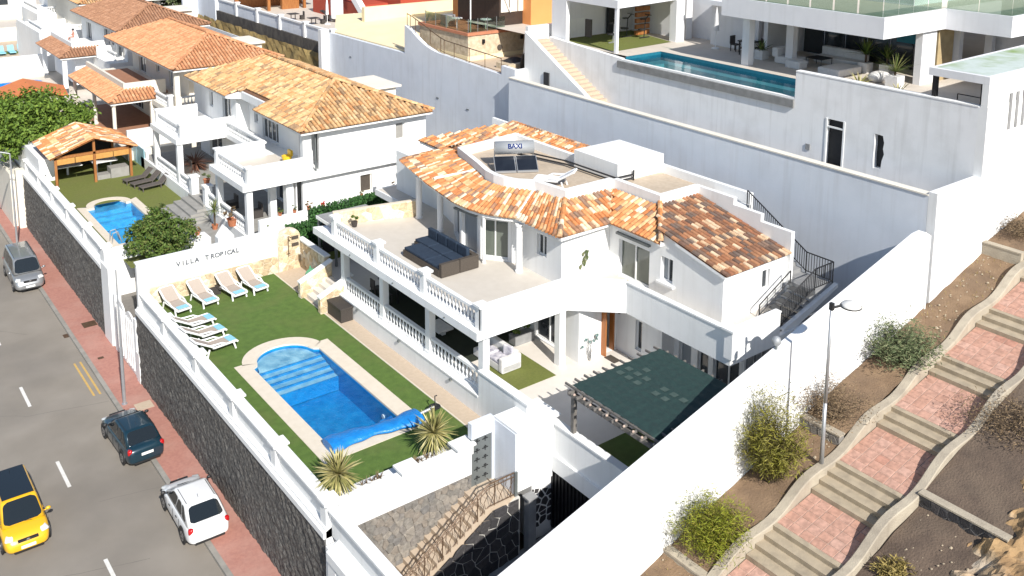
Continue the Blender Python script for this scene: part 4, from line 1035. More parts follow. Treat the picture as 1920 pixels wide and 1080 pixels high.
for i in range(5):
    b = MB(); ya = 38.95-i*.42
    if i == 0: 
        poly_ = [(x, min(y, 41)) for x, y in [(15.5,38.9),(18.3,38.9)]+arcI[1:-1]]; b.prism(poly_, -1.2, -.225); b.box(15.3,18.48,38.72,38.89,-1.2,-.235)
    else: b.box(15.29, 18.48, 38.72-.42*i, 38.72-.42*(i-1)-.001, -1.2, -.235-.085*i)
    so_ = b.build('step', BASIN, P)
    b = MB()
    if i == 0: b.prism(poly_, -.224, -.2); b.box(15.3,18.48,38.79,38.89,-.234,-.21)
    else: b.box(15.295, 18.475, 38.79-.42*i, 38.72-.42*(i-1)-.002, -.234-.085*i, -.21-.085*i)
    b.build('tread', BASINS, so_)
    b = MB(); zt_ = -.19-.085*i if i else -.195; b.box(15.3, 18.47, 38.705-.42*i, 38.785-.42*i, zt_-.12, zt_-.012); b.build('nosing', BASIN, so_)
b = MB(); b.poly([(x, y, -.13) for x, y in inner]); b.build('water', WATER, P)
for y in (33.0, 37.6):
    b = MB(); b.tube((18.5,y,-.6),(18.46,y,-.6),.11,10); b.build('pool_light', LOUNGEW, P)
t = thing('pool_cover', 'bright blue rolled pool cover lying across the near end of the pool', 'pool cover', (16.9, 30.9, 0))
b = MB(); rr = random.Random(3)
def cov(u, v):
    x = 15.1+u*3.95; a_ = 2*math.pi*v; rad = .23+.045*math.sin(u*7+1)+.02*math.sin(u*23); yc = 31.3-.2*u+.1*math.sin(u*6)
    return (x, yc+rad*math.cos(a_)*1.9, .2+rad*math.sin(a_)*.72)
b.grid(40, 18, cov); b.poly([cov(0,i/18) for i in range(18)]); b.poly([cov(1,17-i/18*1.0 if False else (17-i)/18) for i in range(18)]); b.build('rolled_sheet', POOLCOVER, t, smooth=True)
def sh(u, v):
    x = 15.32+u*3.1; return (x, 31.3+v*(.85+.3*math.sin(u*7)+.12*math.sin(u*17)), .12-.25*min(1, v*1.6)+.03*math.sin(u*22+v*3))
b = MB(); b.grid(40, 6, sh); b.build('loose_sheet', POOLCOVER, t, smooth=True)
b = MB(); b.tube((18.9,31.1,.20),(19.75,31.0,.34),.07,10); b.build('axle', ALU, t)
b = MB(); b.path([(19.6,30.75,.03),(19.65,31.0,.36),(19.6,31.3,.03)], .03); b.lathe([(.03,0),(.25,.0),(.25,.03),(.03,.03)],12,(19.78,31.0,.34)); b.path([(19.8,31,.34),(19.85,31.1,.75),(19.95,31.1,.75)], .025); b.build('reel_stand', BLACKPL, t)
# pergola --------------------------------------------------------------------
t = thing('pergola', 'weathered grey timber pergola covered with dark green shade net', 'pergola', (24.4, 23, .82))
for x, y in ((22.15,25.05),(22.15,20.85),(26.8,25.05),(26.8,20.85),(24.4,20.85)):
    b = MB(); b.box(x-.08, x+.08, y-.08, y+.08, .82, 2.86); b.build('post', GREYWOOD, t)
for x in (22.15, 26.8):
    b = MB(); b.box(x-.07, x+.07, 20.6, 25.35, 2.7, 2.88); b.build('beam', GREYWOOD, t)
for y in (25.05, 20.85):
    b = MB(); b.box(21.95, 27.0, y-.06, y+.06, 2.885, 2.98); b.build('beam', GREYWOOD, t)
for i in range(10):
    y = 20.75+i*.47
    b = MB(); b.box(21.78, 27.1, y-.03, y+.03, 2.985, 3.07); b.build('rafter', GREYWOOD, t)
for i in range(11):
    x = 22.1+i*.47
    b = MB(); b.box(x-.03, x+.03, 20.5, 25.5, 3.072, 3.15); b.build('rafter', GREYWOOD, t)
b = MB(); rn = random.Random(5)
def netf(u, v):
    x = 22.12+u*4.85; y = 20.72+v*4.45
    sag = -.03*abs(math.sin((x-22.1)/.47*math.pi))-.012*abs(math.sin((y-20.75)/.47*math.pi))
    edge = -.35*max(0, .06-v)/.06*1 - (.12*max(0,(u-.97)/.03))
    return (x, y, 3.19+sag+edge+rn.uniform(-.004,.004))
b.grid(76, 70, netf); b.build('shade_net', NET, t, smooth=True)
gapm = mat('worn_pale_net', (.055,.085,.075), (.04,.068,.06), 5, .85)
for gx, gy in ((24.215,24.745),(24.685,24.745),(24.685,24.275),(24.685,23.805),(24.215,24.275),(24.215,23.805),(25.155,24.275),(24.685,22.865),(24.685,22.395),(24.215,22.395),(24.215,22.865),(24.685,21.925)):
    b = MB(); rr_ = random.Random(int(gx*100+gy*7)); b.grid(2, 2, lambda u, v: (gx-.13+.26*u, gy-.14+.28*v, 3.172)); b.build('net_patch', gapm, t)
for i in range(9):
    b = MB(); b.ball((21.85+.06*math.sin(i*3), 21.2+i*.43, 3.12), (.06,.05,.05), 6, 4); b.build('lashing', JOINT, t)
t = thing('climbing_stump', 'knobbly pale stump at the near corner of the pergola', 'plant', (22.1, 20.6, .8)); b = MB(); limb(b, (22.1,20.45,.8),(22.1,20.5,3.25),.08,.05,random.Random(2)); limb(b, (22.1,20.5,2.7),(21.8,20.6,3.2),.05,.03,random.Random(3)); limb(b, (22.1,20.5,2.9),(22.45,20.5,3.3),.05,.03,random.Random(3)); b.build('trunk', PATHWALL, t)
sheet('side_lawn', [(22.5,20.2,.826),(26,20.2,.826),(26,24.4,.826),(22.5,24.4,.826)], LAWN)
b = MB(); b.box(22.05, 26.0, 32.4, 41.6, .822, .84); tag(b.build('lawn_rug', mat('shade_darkened_turf', (.018,.024,.012), (.014,.019,.01), 5, .95)), 'long strip of artificial grass under the balcony, painted dark as if in shade', 'rug')  # turf colour darkened to carry the shade below the balcony
b = MB(); b.box(22.7, 24.85, 29.3, 31.75, .822, .84); tag(b.build('lawn_rug', LAWN2), 'square of artificial grass on the patio floor beside the white sofa', 'rug')
# garage front --------------------------------------------------------------
t = thing('garage', 'white garage front with black slatted gate beside the drive', 'garage', (22.2, 23.4, -3))
b = MB(); b.box(22.0, 22.22, 20.15, 26.62, -.02, 1.22); b.build('parapet', WHITE, t)
b = MB(); b.box(21.95, 22.3, 20.15, 26.66, 1.22, 1.28); b.build('coping', WHITE, t)
b = MB(); b.box(21.90, 22.2, 20.15, 26.6, -.68, -.02); b.build('lintel', WHITE, t)
g = MB(); g.box(22.0, 22.05, 20.2, 26.58, -.76, -.69); g.box(22.0, 22.05, 20.2, 26.58, -3.2, -3.1); g.box(22.06,22.1,20.2,26.58,-3.2,-.69); gt = g.build('gate', BLACKMETAL, t)
for i in range(30):
    y = 20.3+i*.21; g = MB(); g.box(21.94, 22.0, y, y+.09, -3.1, -.77); g.build('slat', BLACKMETAL, gt)
b = MB(); b.box(20.2, 22.0, 26.0, 27.3, -.95, 1.5); b.box(21.0, 22.0, 26.1, 27.3, -3.4, -.95); b.build('pillar_wall', WHITE, t)
b = MB(); b.box(20.15, 22.3, 25.95, 27.4, 1.5, 1.56); b.build('pillar_coping', WHITE, t)
stones(t, [(21.02,-2.9),(21.98,-2.9),(21.98,-1.5),(21.02,-1.2)], .3, lambda u, v, d: (u, 26.1-d, v), LAVA, .03, .03, rnd=random.Random(2))
b = MB(); b.box(20.4, 20.75, 25.5, 25.8, -3.2, -1.1); b.box(20.35,20.8,25.45,25.85,-1.1,-1.03); b.build('gate_post', CONCRETE, t)
b = MB(); b.prism(rect(12.9, 23, 20.1, 25.9), -5.2, lambda x, y: -4.3+max(0, x-13)*.13); struct(b.build('drive', CONCRETE))
# entrance with metal door and stairs
t = thing('entrance_gate', 'tall grey panelled metal door at the top of the entrance stairs', 'gate', (19.5, 27.3, -1))
b = MB(); b.box(19.05, 20.1, 27.3, 27.55, .98, 1.60); b.box(20.0, 20.1, 27.3, 27.55, -1, .98); b.build('door_surround', GREYWALL, t)
b = MB(); b.box(19.06, 19.99, 27.36, 27.42, -1.02, .97); dr = b.build('door', GATEGREY, t)
for i in range(5):
    for j in range(2):
        b = MB(); cx, cz = 19.33+j*.38, -.72+i*.38
        b.box(cx-.13, cx+.13, 27.335, 27.36, cz-.012, cz+.012); b.box(cx-.012, cx+.012, 27.337, 27.36, cz-.1, cz+.1); b.box(cx-.06, cx+.06, 27.338, 27.36, cz+.05, cz+.068); b.build('ornament', BLACKMETAL, dr)
b = MB(); b.box(20.1, 20.19, 25.97, 27.58, -1, 1.48); b.build('side_wall', GREYWALL, t)
t = thing('entrance_stairs', 'beige entrance stairs climbing past grey stone to the metal door', 'stairs', (16, 26.6, -4.3))
ns = 18; xs0 = 13.6; xe = 19.0
for i in range(ns):
    xa = xs0+(xe-xs0)*i/ns; za = -4.1+3.1*(i+1)/ns
    b = MB(); b.box(xa, xa+(xe-xs0)/ns-.003, 25.95, 27.33, za-.7, za); b.build('step', PAVE, t)
b = MB(); b.box(19.0, 20.09, 25.95, 27.5, -1.7, -1.0); b.build('landing', PAVE, t)
zz = lambda x: -4.1+3.1*(x-xs0)/(xe-xs0)
b = MB(); b.prism([(13.6,25.8),(20.2,25.8),(20.2,25.95),(13.6,25.95)], -5, lambda x, y: min(-1.0, zz(x)+.12)); fl = b.build('flank_wall', MORTAR, t)
stones(fl, [(13.7,-4.8),(20.15,-4.8),(20.15,-1.05),(19.0,-1.05),(13.7,zz(13.7)+.08)][0:5], .42, lambda u, v, d: (u, 25.8-d, v), LAVA, .05, .012, rnd=random.Random(6), aspect=1.15)
b = MB(); pts = [(13.8,25.98,zz(13.8)+1.0),(18.9,25.98,-.05),(20.15,25.98,-.05)]
b.path(pts, .028); b.path([(x, y-.0, z-.16) for x, y, z in pts], .02); b.path([(x, y, z-.9) for x, y, z in pts], .02); rl_ = b.build('railing', RUSTMETAL, t)
k = 34
for i in range(k):
    x = 13.8+(20.1-13.8)*i/(k-1); z0 = min(-.95, zz(x)+.1); z1 = min(-.05, zz(x)+1.0)
    b = MB(); s_ = 1 if i % 2 else -1
    b.path([(x, 25.98, z0), (x+.09*s_, 25.98, z0+.3), (x-.06*s_, 25.98, z0+.55), (x, 25.98, z1)], .011, 4)
    if i % 4 == 0: b.tube((x,25.98,z0-.1),(x,25.98,z1),.02,6)
    b.build('scrolled_bar', RUSTMETAL, rl_)
for i in range(9):
    x = 14.2+i*.6; b = MB(); b.path([(x,25.98,zz(x)+.98),(x+.02,26.28,zz(x)+.98)], .018, 4); b.build('bracket', RUSTMETAL, rl_)
b = MB(); b.box(20.05,20.17,25.9,26.0,-1,-.02); b.build('gate_frame', GATEGREY, rl_)
# black covered hut beside the steps, hedge behind -----------------------------
t = thing('covered_lean_to', 'flat grey roofed lean-to with dark open side behind the balcony end', 'shed', (24, 46.2, .8))
b = MB(); b.box(22.6, 25.7, 45.3, 47.5, 3.05, 3.15); b.build('roof', CONCRETE, t)
for x, y in ((22.7,47.4),(22.7,45.4)):
    b = MB(); b.box(x-.06,x+.06,y-.06,y+.06,.82,3.05); b.build('post', GATEGREY, t)
b = MB(); b.box(22.9, 25.6, 47.4, 47.48, .82, 3.05); b.build('back_panel', DARKROOM, t)
b = MB(); b.box(22.56,22.6,45.3,47.5,2.97,3.15); b.build('roof_edge', LOUNGEW, t)
# ================================================================== neighbouring villas
def hip_roof(t, x0, x1, y0, y1, ze, s, kind, notch=None, soffit=WHITE):
    d = (x1-x0)/2; xm = (x0+x1)/2; zr = ze+d*s
    left = [(x0,y1,ze),(x0,y0,ze),(xm,y0+d,zr),(xm,y1-d,zr)]
    if notch:
        (na, nb, dx) = notch
        left = [(x0,y1,ze),(x0,nb+.8,ze),(x0+dx,nb,ze+dx*s),(x0+dx,na,ze+dx*s),(x0,na,ze),(x0,y0,ze),(xm,y0+d,zr),(xm,y1-d,zr)]
    planes = [left, [(x0,y0,ze),(x1,y0,ze),(xm,y0+d,zr)], [(x1,y0,ze),(x1,y1,ze),(xm,y1-d,zr),(xm,y0+d,zr)], [(x1,y1,ze),(x0,y1,ze),(xm,y1-d,zr)]]
    b = MB()
    for q in planes: b.poly([(x, y, z-.04) for x, y, z in q])
    rf = b.build('roof', UNDER, t); ms = []
    for q in planes[:3]: ms += plane_tiles(q, w=.27, pitch=.45)
    lay_tiles(rf, ms, kind)
    for p_, q_ in (((x0,y0,ze),(xm,y0+d,zr)), ((x1,y0,ze),(xm,y0+d,zr)), ((xm,y0+d,zr),(xm,y1-d,zr))): ridge(t, Vector(p_)+Vector((0,0,.04)), Vector(q_)+Vector((0,0,.04)), kind, 'hip_tiles')
    b = MB()
    poly = [(x0+.08,y0+.08),(x1-.08,y0+.08),(x1-.08,y1-.08),(x0+.08,y1-.08)]
    if notch: poly = [(x0+.08,y0+.08),(x1-.08,y0+.08),(x1-.08,y1-.08),(x0+.08,y1-.08),(x0+.08,nb+.8),(x0+dx,nb),(x0+dx,na),(x0+.08,na)]
    b.prism(poly, ze-.20, ze-.09); b.build('eaves', soffit, t)
    if notch:
        zf = lambda x, y: ze+(x-x0)*s-.03
        b = MB(); b.prism([(x0+dx-.12,na+.02),(x0+dx-.02,na+.02),(x0+dx-.02,nb-.02),(x0+dx-.12,nb-.02)], ze-.2, zf); b.build('eaves_board', soffit, t)
        b = MB(); b.prism([(x0+.06,nb+.8),(x0+.06,nb+.9),(x0+dx-.02,nb+.1),(x0+dx-.02,nb)], ze-.085, zf); b.build('eaves_board', soffit, t)
        b = MB(); b.prism([(x0+.06,na-.02),(x0+.06,na-.12),(x0+dx,na-.12),(x0+dx,na-.02)], ze-.085, zf); b.build('eaves_board', soffit, t)
def bal_run(t, p, q, z, m=WHITE):
    rl = MB(); pts = balustrade(t, p, q, z, rl, gap=.27); ro = rl.build('balustrade', m, t)
    for c in pts: link('baluster', baluster_mesh(), ro, loc=c)
def postb(t, x, y, z0, z1, w_=.17, m=WHITE, cap=True):
    b = MB(); b.box(x-w_, x+w_, y-w_, y+w_, z0, z1)
    if cap: b.box(x-w_-.07, x+w_+.07, y-w_-.07, y+w_+.07, z1, z1+.09)
    b.build('post', m, t)
def wallN(t, name, p, q, z0, z1, holes=(), th=.25, m=WHITE):
    b = MB(); holed(b, p, q, th, z0, z1, list(holes)); return b.build(name, m, t)

# ---- second villa
N = thing('villa', 'white villa with sandy tiled hip roof and two jutting balconies behind the hedge', 'house', (28, 61, .3))
b = MB(); b.box(20.2, 36, 51.9, 72, -1, 1.08); b.build('plinth', WHITE, N)
b = MB(); b.poly([(20.4,51.95,1.1),(33,51.95,1.1),(33,71.9,1.1),(20.4,71.9,1.1)]); b.build('patio_floor', GREYFLOOR, N)
sl = [(20,51.55),(33.2,51.55),(33.2,72),(24.2,72),(24.2,69.2),(20.2,69.2),(20.2,63.6),(23.6,63.6),(23.6,56.95),(20,56.95)]
b = MB(); b.prism(sl, 3.85, 4.2); b.build('balcony_slab', WHITE, N)
b = MB(); b.poly([(x, y, 4.206) for x, y in [(20.5,51.8),(24.2,51.8),(24.2,56.7),(20.5,56.7)]]); b.build('terrace_floor', TERR, N)
for y0, y1, xf in ((51.55,56.95,20.0),(63.6,69.2,20.2)):
    b = MB(); b.box(xf+.35, 24.4, y0, y0+.18, 4.2, 5.2); b.box(xf+.33, 24.4, y0-.03, y0+.22, 5.2, 5.26); b.build('balcony_parapet', WHITE, N)
    b = MB(); b.box(xf+.35, 23.6, y1-.18, y1, 4.2, 5.2); b.build('balcony_parapet', WHITE, N)
    bal_run(N, (xf+.5, y0+.5), (xf+.5, y1-.4), 4.2)
    for y in (y0+.3, y1-.25): postb(N, xf+.5, y, 4.2, 5.15)
bal_run(N, (23.75,57.1), (23.75,63.5), 4.2)
# upper walls
wallN(N, 'upper_wall', (24.3,71.6), (24.3,63.2), 4.2, 6.75, [(3.2,3.9,5.1,6.2),(5.8,7.4,4.25,6.3)]); window(N, (24.3,71.6), (24.3,63.2), 3.2, 3.9, 5.1, 6.2, panes=1); window(N, (24.3,71.6), (24.3,63.2), 5.8, 7.4, 4.25, 6.3, name='sliding_door')
wallN(N, 'upper_wall', (24.3,63.2), (25.2,63.2), 4.2, 6.75)
wallN(N, 'upper_wall', (25.2,63.2), (25.2,58.0), 4.2, 6.75, [(.9,1.5,5.0,6.1),(2.3,4.9,4.25,6.35)]); window(N, (25.2,63.2), (25.2,58.0), .9, 1.5, 5.0, 6.1, panes=1); window(N, (25.2,63.2), (25.2,58.0), 2.3, 4.9, 4.25, 6.35, panes=4, name='sliding_door')
wallN(N, 'upper_wall', (25.2,58.0), (25.2,53.4), 4.2, 6.75)
wallN(N, 'upper_wall', (24.4,53.4), (25.2,53.4), 4.2, 6.75)
wallN(N, 'upper_wall', (25.0,51.9), (32.6,51.9), 4.2, 6.75, [(5.35,6.0,5.2,6.3)]); window(N, (25.0,51.9), (32.6,51.9), 5.35, 6.0, 5.2, 6.3, panes=1, glass=GREYFLOOR)
b = MB(); b.box(23.95, 24.5, 51.9, 52.3, 4.2, 6.72); b.build('column', WHITE, N); b = MB(); b.box(24.7,24.78,51.84,51.9,4.2,6.7); b.build('drain_pipe', GATEGREY, N)
b = MB(); b.box(32.3, 32.597, 52.3, 72, 1, 6.75); b.build('rear_wall', WHITE, N)
hip_roof(N, 23.5, 32.8, 51.2, 71.5, 6.9, .385, 'sand', notch=(58.3, 62.4, 1.0))
b = MB(); b.box(31.6, 34.2, 57.6, 61.6, 7.18, 7.32); b.box(32.0, 33.9, 57.9, 61.3, 4, 7.18); b.build('roof_block', CREAM, N)
# ground floor
wallN(N, 'ground_wall', (23.9,52.0), (32.6,52.0), 1.1, 3.85, [(3.9,4.72,2.15,3.3)]); window(N, (23.9,52.0), (32.6,52.0), 3.9, 4.72, 2.15, 3.3, panes=1, glass=WICKER, frame=CREAM)
wallN(N, 'ground_wall', (24.4,71), (24.4,54), 1.1, 3.85, [(2,4.5,1.15,3.4),(8,12,1.15,3.4),(14,16.5,1.15,3.5)]); window(N, (24.4,71), (24.4,54), 2, 4.5, 1.15, 3.4); window(N, (24.4,71), (24.4,54), 8, 12, 1.15, 3.4, panes=3); window(N, (24.4,71), (24.4,54), 14, 16.5, 1.15, 3.5)
for q in ((22.9, 23.35, 52.1, 52.6),(23.55,23.62,52.2,54),(22.5,22.9,53.6,54)): b = MB(); b.box(*q, 1.1, 3.85); b.build('column', WHITE, N)
for y in (51.95, 56.6, 63.9, 68.9):
    b = MB(); b.box(20.3, 20.66, y-.18, y+.18, 1.1, 3.85); b.build('column', WHITE, N)
bal_run(N, (20.45,52.3), (20.45,56.3), 1.1); bal_run(N, (20.45,64.2), (20.45,68.6), 1.1); bal_run(N, (20.45,61.4), (20.45,63.7), 1.1); bal_run(N, (20.45,56.9), (20.45,58.4), 1.1)
for y in (61.2, 58.7): postb(N, 20.45, y, 1.1, 2.25, .24)
# steps of the second villa
t = thing('garden_steps', 'wide grey steps fanning down from the neighbouring patio to its lawn', 'steps', (19.6, 59.5, .3))
for i in range(5):
    b = MB(); b.box(18.1+i*.5, 20.4, 58.6-.25*(4-i), 61.4, .25, .30+.16*(i+1)); b.build('step', GREYFLOOR, t)
# ground of the second garden
lb = MB()
for q in (rect(13.5, 14.0, 55.5, 76.2), rect(17.75, 20.3, 60.4, 76.2), rect(14.0, 17.75, 65.0, 76.2)): lb.poly([(x, y, .3) for x, y in q])
lb.poly([(17.75,53,.3),(18.6,53,.3),(19.2,60.4,.3),(17.75,60.4,.3)]); lb.poly([(14.0,53,.3),(17.75,53,.3),(17.75,56.4,.3),(14.0,56.4,.3)])
struct(lb.build('neighbour_lawn', LAWN2)); sheet('neighbour_path', [(18.6,51,.31),(20.3,51,.31),(20.3,60.4,.31),(19.2,60.4,.31)], GREYFLOOR)
# second pool
P = thing('swimming_pool', 'smaller blue pool with round steps in the neighbouring garden', 'swimming pool', (15.9, 61, -1.2))
x0, x1, y0, y1 = 14.45, 17.25, 57.0, 64.4
arcI = [(15.95+1.0*math.cos(t_), 64.4+1.15*math.sin(t_)) for t_ in [math.pi*i/16 for i in range(17)]]
inner = [(x0,y0),(x1,y0),(x1,y1)]+arcI+[(x0,y1)]
outer = [(14.0,56.4),(17.75,56.4),(17.75,65.0)]+[(15.95+1.4*math.cos(t_), 64.75+1.3*math.sin(t_)) for t_ in [math.pi*i/16 for i in range(17)]]+[(14.0,65.0)]
n_ = len(inner); b = MB()
b.add([(x, y, .34) for x, y in inner]+[(x, y, .34) for x, y in outer]+[(x, y, .2) for x, y in inner]+[(x, y, .2) for x, y in outer],
      [(i, n_+i, n_+(i+1) % n_, (i+1) % n_) for i in range(n_)]+[(i, (i+1) % n_, 2*n_+(i+1) % n_, 2*n_+i) for i in range(n_)]+[(n_+i, 3*n_+i, 3*n_+(i+1) % n_, n_+(i+1) % n_) for i in range(n_)]); b.build('coping', COPING, P)
b = MB(); b.add([(x, y, .2) for x, y in inner]+[(x, y, -1.1) for x, y in inner], [(i, n_+i, n_+(i+1) % n_, (i+1) % n_) for i in range(n_)]+[tuple(range(n_, 2*n_))]); b.build('basin', BASINN, P)
for i in range(3):
    b = MB(); k_ = 1.0-.0*i; b.prism([(15.95+(1.05+.16*i)*math.cos(t_), 64.3+(1.1-.0*i)*math.sin(t_)-.45*i) for t_ in [math.pi*j/12 for j in range(13)]], -1.05, .0-.25*i); b.build('step', BASINN, P)
b = MB(); b.poly([(x, y, .2) for x, y in inner]); b.build('water', WATER, P)
t = thing('pool_ladder', 'curved steel pool ladder beside the neighbouring pool', 'ladder', (14.3,57.6,.34)); b = MB()
for y in (57.3,57.8): b.path([(14.15,y,.34),(14.2,y,.95),(14.5,y,1.0),(14.7,y,.3)], .03)
b.build('rails', GALV, t)
# gable wall of second garden facing the first garden, alley and pedestrian gate
t = thing('garden_wall', 'white wall with planter top closing the neighbouring garden near the small tree', 'wall', (17, 54, 0))
b = MB(); b.box(13.0, 18.2, 54.6, 55.0, -4.6, 1.0); b.build('wall', WHITE, t)
b = MB(); b.box(16.6, 18.6, 53.2, 54.3, .2, 1.0); b.build('planter', WHITE, t)
b = MB(); b.box(20.4, 24.9, 50.25, 50.5, -.2, 2.45); b.box(18.6, 20.4, 50.25, 50.5, -.2, 1.7); b.build('end_wall', WHITE, t)
b = MB(); b.box(24.9, 30.5, 50.25, 50.5, -.2, 2.55); b.build('hedge_backing', WHITE, t)
t = thing('name_pier', 'small white gabled pier with niche beside the neighbouring path', 'pier', (18.4, 50.4, .3))
b = MB(); b.add([(17.95,50.2,.3),(18.85,50.2,.3),(18.85,50.2,2.0),(18.4,50.2,2.6),(17.95,50.2,2.0)]+[(17.95,50.7,.3),(18.85,50.7,.3),(18.85,50.7,2.0),(18.4,50.7,2.6),(17.95,50.7,2.0)], [(0,1,2,3,4),(9,8,7,6,5),(0,4,9,5),(1,6,7,2),(2,7,8,3),(3,8,9,4)]); b.build('wall', WHITE, t)
b = MB(); b.box(18.25,18.55,50.17,50.2,.9,1.6); b.build('niche', CONCRETE, t)
t = thing('pedestrian_gate', 'white double pedestrian gate with arched tops in the gap between the street walls', 'gate', (12.9, 52, -4.2))
b = MB()
for i, y in enumerate((50.2, 51.9)):
    g = MB(); pr = [(y-.78,-4.2),(y+.78,-4.2),(y+.78,-1.5)]+[(y+.78*math.cos(a_), -1.5+.55*math.sin(a_)) for a_ in [math.pi*k/8 for k in range(1,8)]]+[(y-.78,-1.5)]
    n_ = len(pr); g.add([(12.98,yy,z) for yy, z in pr]+[(13.06,yy,z) for yy, z in pr], [tuple(range(n_))[::-1], tuple(range(n_,2*n_))]+[(k,(k+1)%n_,n_+(k+1)%n_,n_+k) for k in range(n_)]); lf_ = g.build('gate_leaf', LOUNGEW, t)
    for k in range(4):
        g = MB(); g.box(12.93, 12.98, y-.62+k*.35, y-.48+k*.35, -4.0, -1.3); g.build('bar', LOUNGEW, lf_)
for q in ((12.95,13.3,49.0,49.35,-4.3,-.9),(12.95,13.3,52.75,53.1,-4.3,-.9),(12.9,13.3,53.6,55.1,-4.3,.3)): g = MB(); g.box(*q); g.build('gate_pier', WHITE, t)
g = MB(); g.box(12.9,12.96,48.5,49.0,-4.3,-2.6); g.build('meter_box', LOUNGEW, t)
sw_ = MB(); sw_.box(13.4, 20, 48.75, 54.6, -5, -1.8); tw = thing('alley_stair', 'grey stone topped stair flank in the gap between the two gardens', 'stairs', (16,51,-4)); sw_.build('flank', GMORTAR, tw)
stones(tw, [(48.8,-3.0),(54.5,-3.0),(54.5,-.6),(48.8,-.6)], .42, lambda u, v, d: (14.6-d, u, v), GSTONE, .05, .01, rnd=random.Random(44)); sw2 = MB(); sw2.box(14.6,15,48.75,54.6,-3,-.55); sw2.build('stone_backing', GMORTAR, tw)
# hedge
rnd = random.Random(77); h = MB()
for _ in range(9000):
    x = rnd.uniform(21.9, 28.8); zt_ = 2.75 if x > 23.3 else 1.95
    z0 = max(.1, 2.05+(x-28.8)*.02) if x > 26 else .1
    z = rnd.uniform(z0, zt_); y = 49.85+rnd.uniform(-.16,.32); s = rnd.uniform(.05,.11)
    d = Vector((rnd.uniform(-1,1), rnd.uniform(-1,.2), rnd.uniform(-.5,1))).normalized(); u_ = d.orthogonal().normalized(); w_ = d.cross(u_)
    c = Vector((x,y,z)); h.add([c-u_*s, c+w_*s*.6, c+u_*s, c-w_*s*.6], [(0,1,2,3)])
t = thing('hedge', 'dark green leafy hedge panel along the white wall between the villas', 'hedge', (25, 49.9, .1)); h.build('foliage', HEDGE, t)
b = MB(); b.box(23.35, 28.7, 49.97, 50.2, -.1, 2.5); b.box(21.95, 23.35, 49.97, 50.2, -.1, 1.75); b.build('hedge_core', HEDGE, t)
# ---- third villa
def low_skirt(t, x0, x1, y0, y1, ze, run, s, kind, floor, walls):
    zi = ze+run*s
    L_ = [(x0,y1,ze),(x0,y0,ze),(x0+run,y0+run,zi),(x0+run,y1,zi)]; F_ = [(x0,y0,ze),(x1,y0,ze),(x1,y0+run,zi),(x0+run,y0+run,zi)]
    b = MB()
    for q in (L_, F_): b.poly([(x,y,z-.04) for x,y,z in q])
    r_ = b.build('lower_roof', UNDER, t); lay_tiles(r_, plane_tiles(L_, w=.27, pitch=.45)+plane_tiles(F_, w=.27, pitch=.45), kind)
    b = MB(); b.box(x0+.1, x1, y0+.1, y1, ze-.2, ze-.09); b.build('lower_eaves', WHITE, t)
    b = MB(); b.box(x0+run, x1+1, y0+run, y0+run+.22, ze, zi+.5); b.box(x0+run, x0+run+.22, y0+run+.22, y1, ze, zi+.5); b.build('terrace_parapet', walls, t)
    b = MB(); b.box(x0+run+.22, x1+1.2, y0+run+.22, y1, ze-.1, ze+.12); b.build('terrace_floor', floor, t)
N = thing('villa', 'cream villa with terracotta roof and tiled skirt roof around its front terrace', 'house', (28, 83, .3))
b = MB(); b.box(19.8, 36, 73.9, 92.5, -1, 1.0); b.build('plinth', CREAM, N)
hip_roof(N, 23.3, 32.4, 73.3, 92.6, 7.0, .40, 'terracotta')
b = MB(); b.box(30.6, 33.4, 79.4, 83.0, 7.25, 7.42); b.box(31.0, 33.2, 79.7, 82.7, 4, 7.25); b.build('roof_block', CREAM, N)
wallN(N, 'upper_wall', (25.6,92), (25.6,76.6), 3.9, 6.8, [(2,4,3.95,6.1),(7,8,4.7,6.0),(10.5,13,3.95,6.2)], m=CREAM); window(N, (25.6,92), (25.6,76.6), 2, 4, 3.95, 6.1); window(N, (25.6,92), (25.6,76.6), 7, 8, 4.7, 6.0); window(N, (25.6,92), (25.6,76.6), 10.5, 13, 3.95, 6.2, curtain=True)
wallN(N, 'upper_wall', (25.6,76.6), (32.0,76.6), 3.9, 6.8, [(1,3,3.95,6.1)], m=CREAM); window(N, (25.6,76.6), (32,76.6), 1, 3, 3.95, 6.1)
b = MB(); b.box(23.6, 24.0, 73.9, 74.3, 3.9, 6.8); b.build('column', CREAM, N)
b = MB(); b.prism([(23.0,73.9),(32.0,73.9),(32.0,93),(23.0,93)], 3.5, 3.9); b.build('balcony_slab', CREAM, N)
b = MB(); b.box(27.0, 32.0, 73.9, 74.1, 3.9, 4.9); b.build('balcony_parapet', CREAM, N); b = MB(); b.box(24.0, 27.0, 73.85, 74.15, 3.2, 3.5); b.build('balcony_beam', CREAM, N)
bal_run(N, (23.9,74.05), (27.0,74.05), 3.9); bal_run(N, (23.2,74.3), (23.2,77.5), 3.9); postb(N, 23.25, 74.1, 3.9, 4.85)
wallN(N, 'ground_wall', (24.6,92), (24.6,75), 1.0, 3.5, [(3,6,1.05,3.2),(9.5,13.5,1.05,3.2)], m=CREAM); window(N, (24.6,92), (24.6,75), 3, 6, 1.05, 3.2, panes=3); window(N, (24.6,92), (24.6,75), 9.5, 13.5, 1.05, 3.2, panes=3)
wallN(N, 'ground_wall', (24.6,75), (32.2,75), 1.0, 3.5, m=CREAM)
b = MB(); b.box(32.0,32.3,74,92.5,1,6.8); b.build('rear_wall', CREAM, N)
low_skirt(N, 19.7, 23.6, 77.8, 91.0, 4.0, 1.55, .42, 'terracotta', TFLOOR, CREAM)
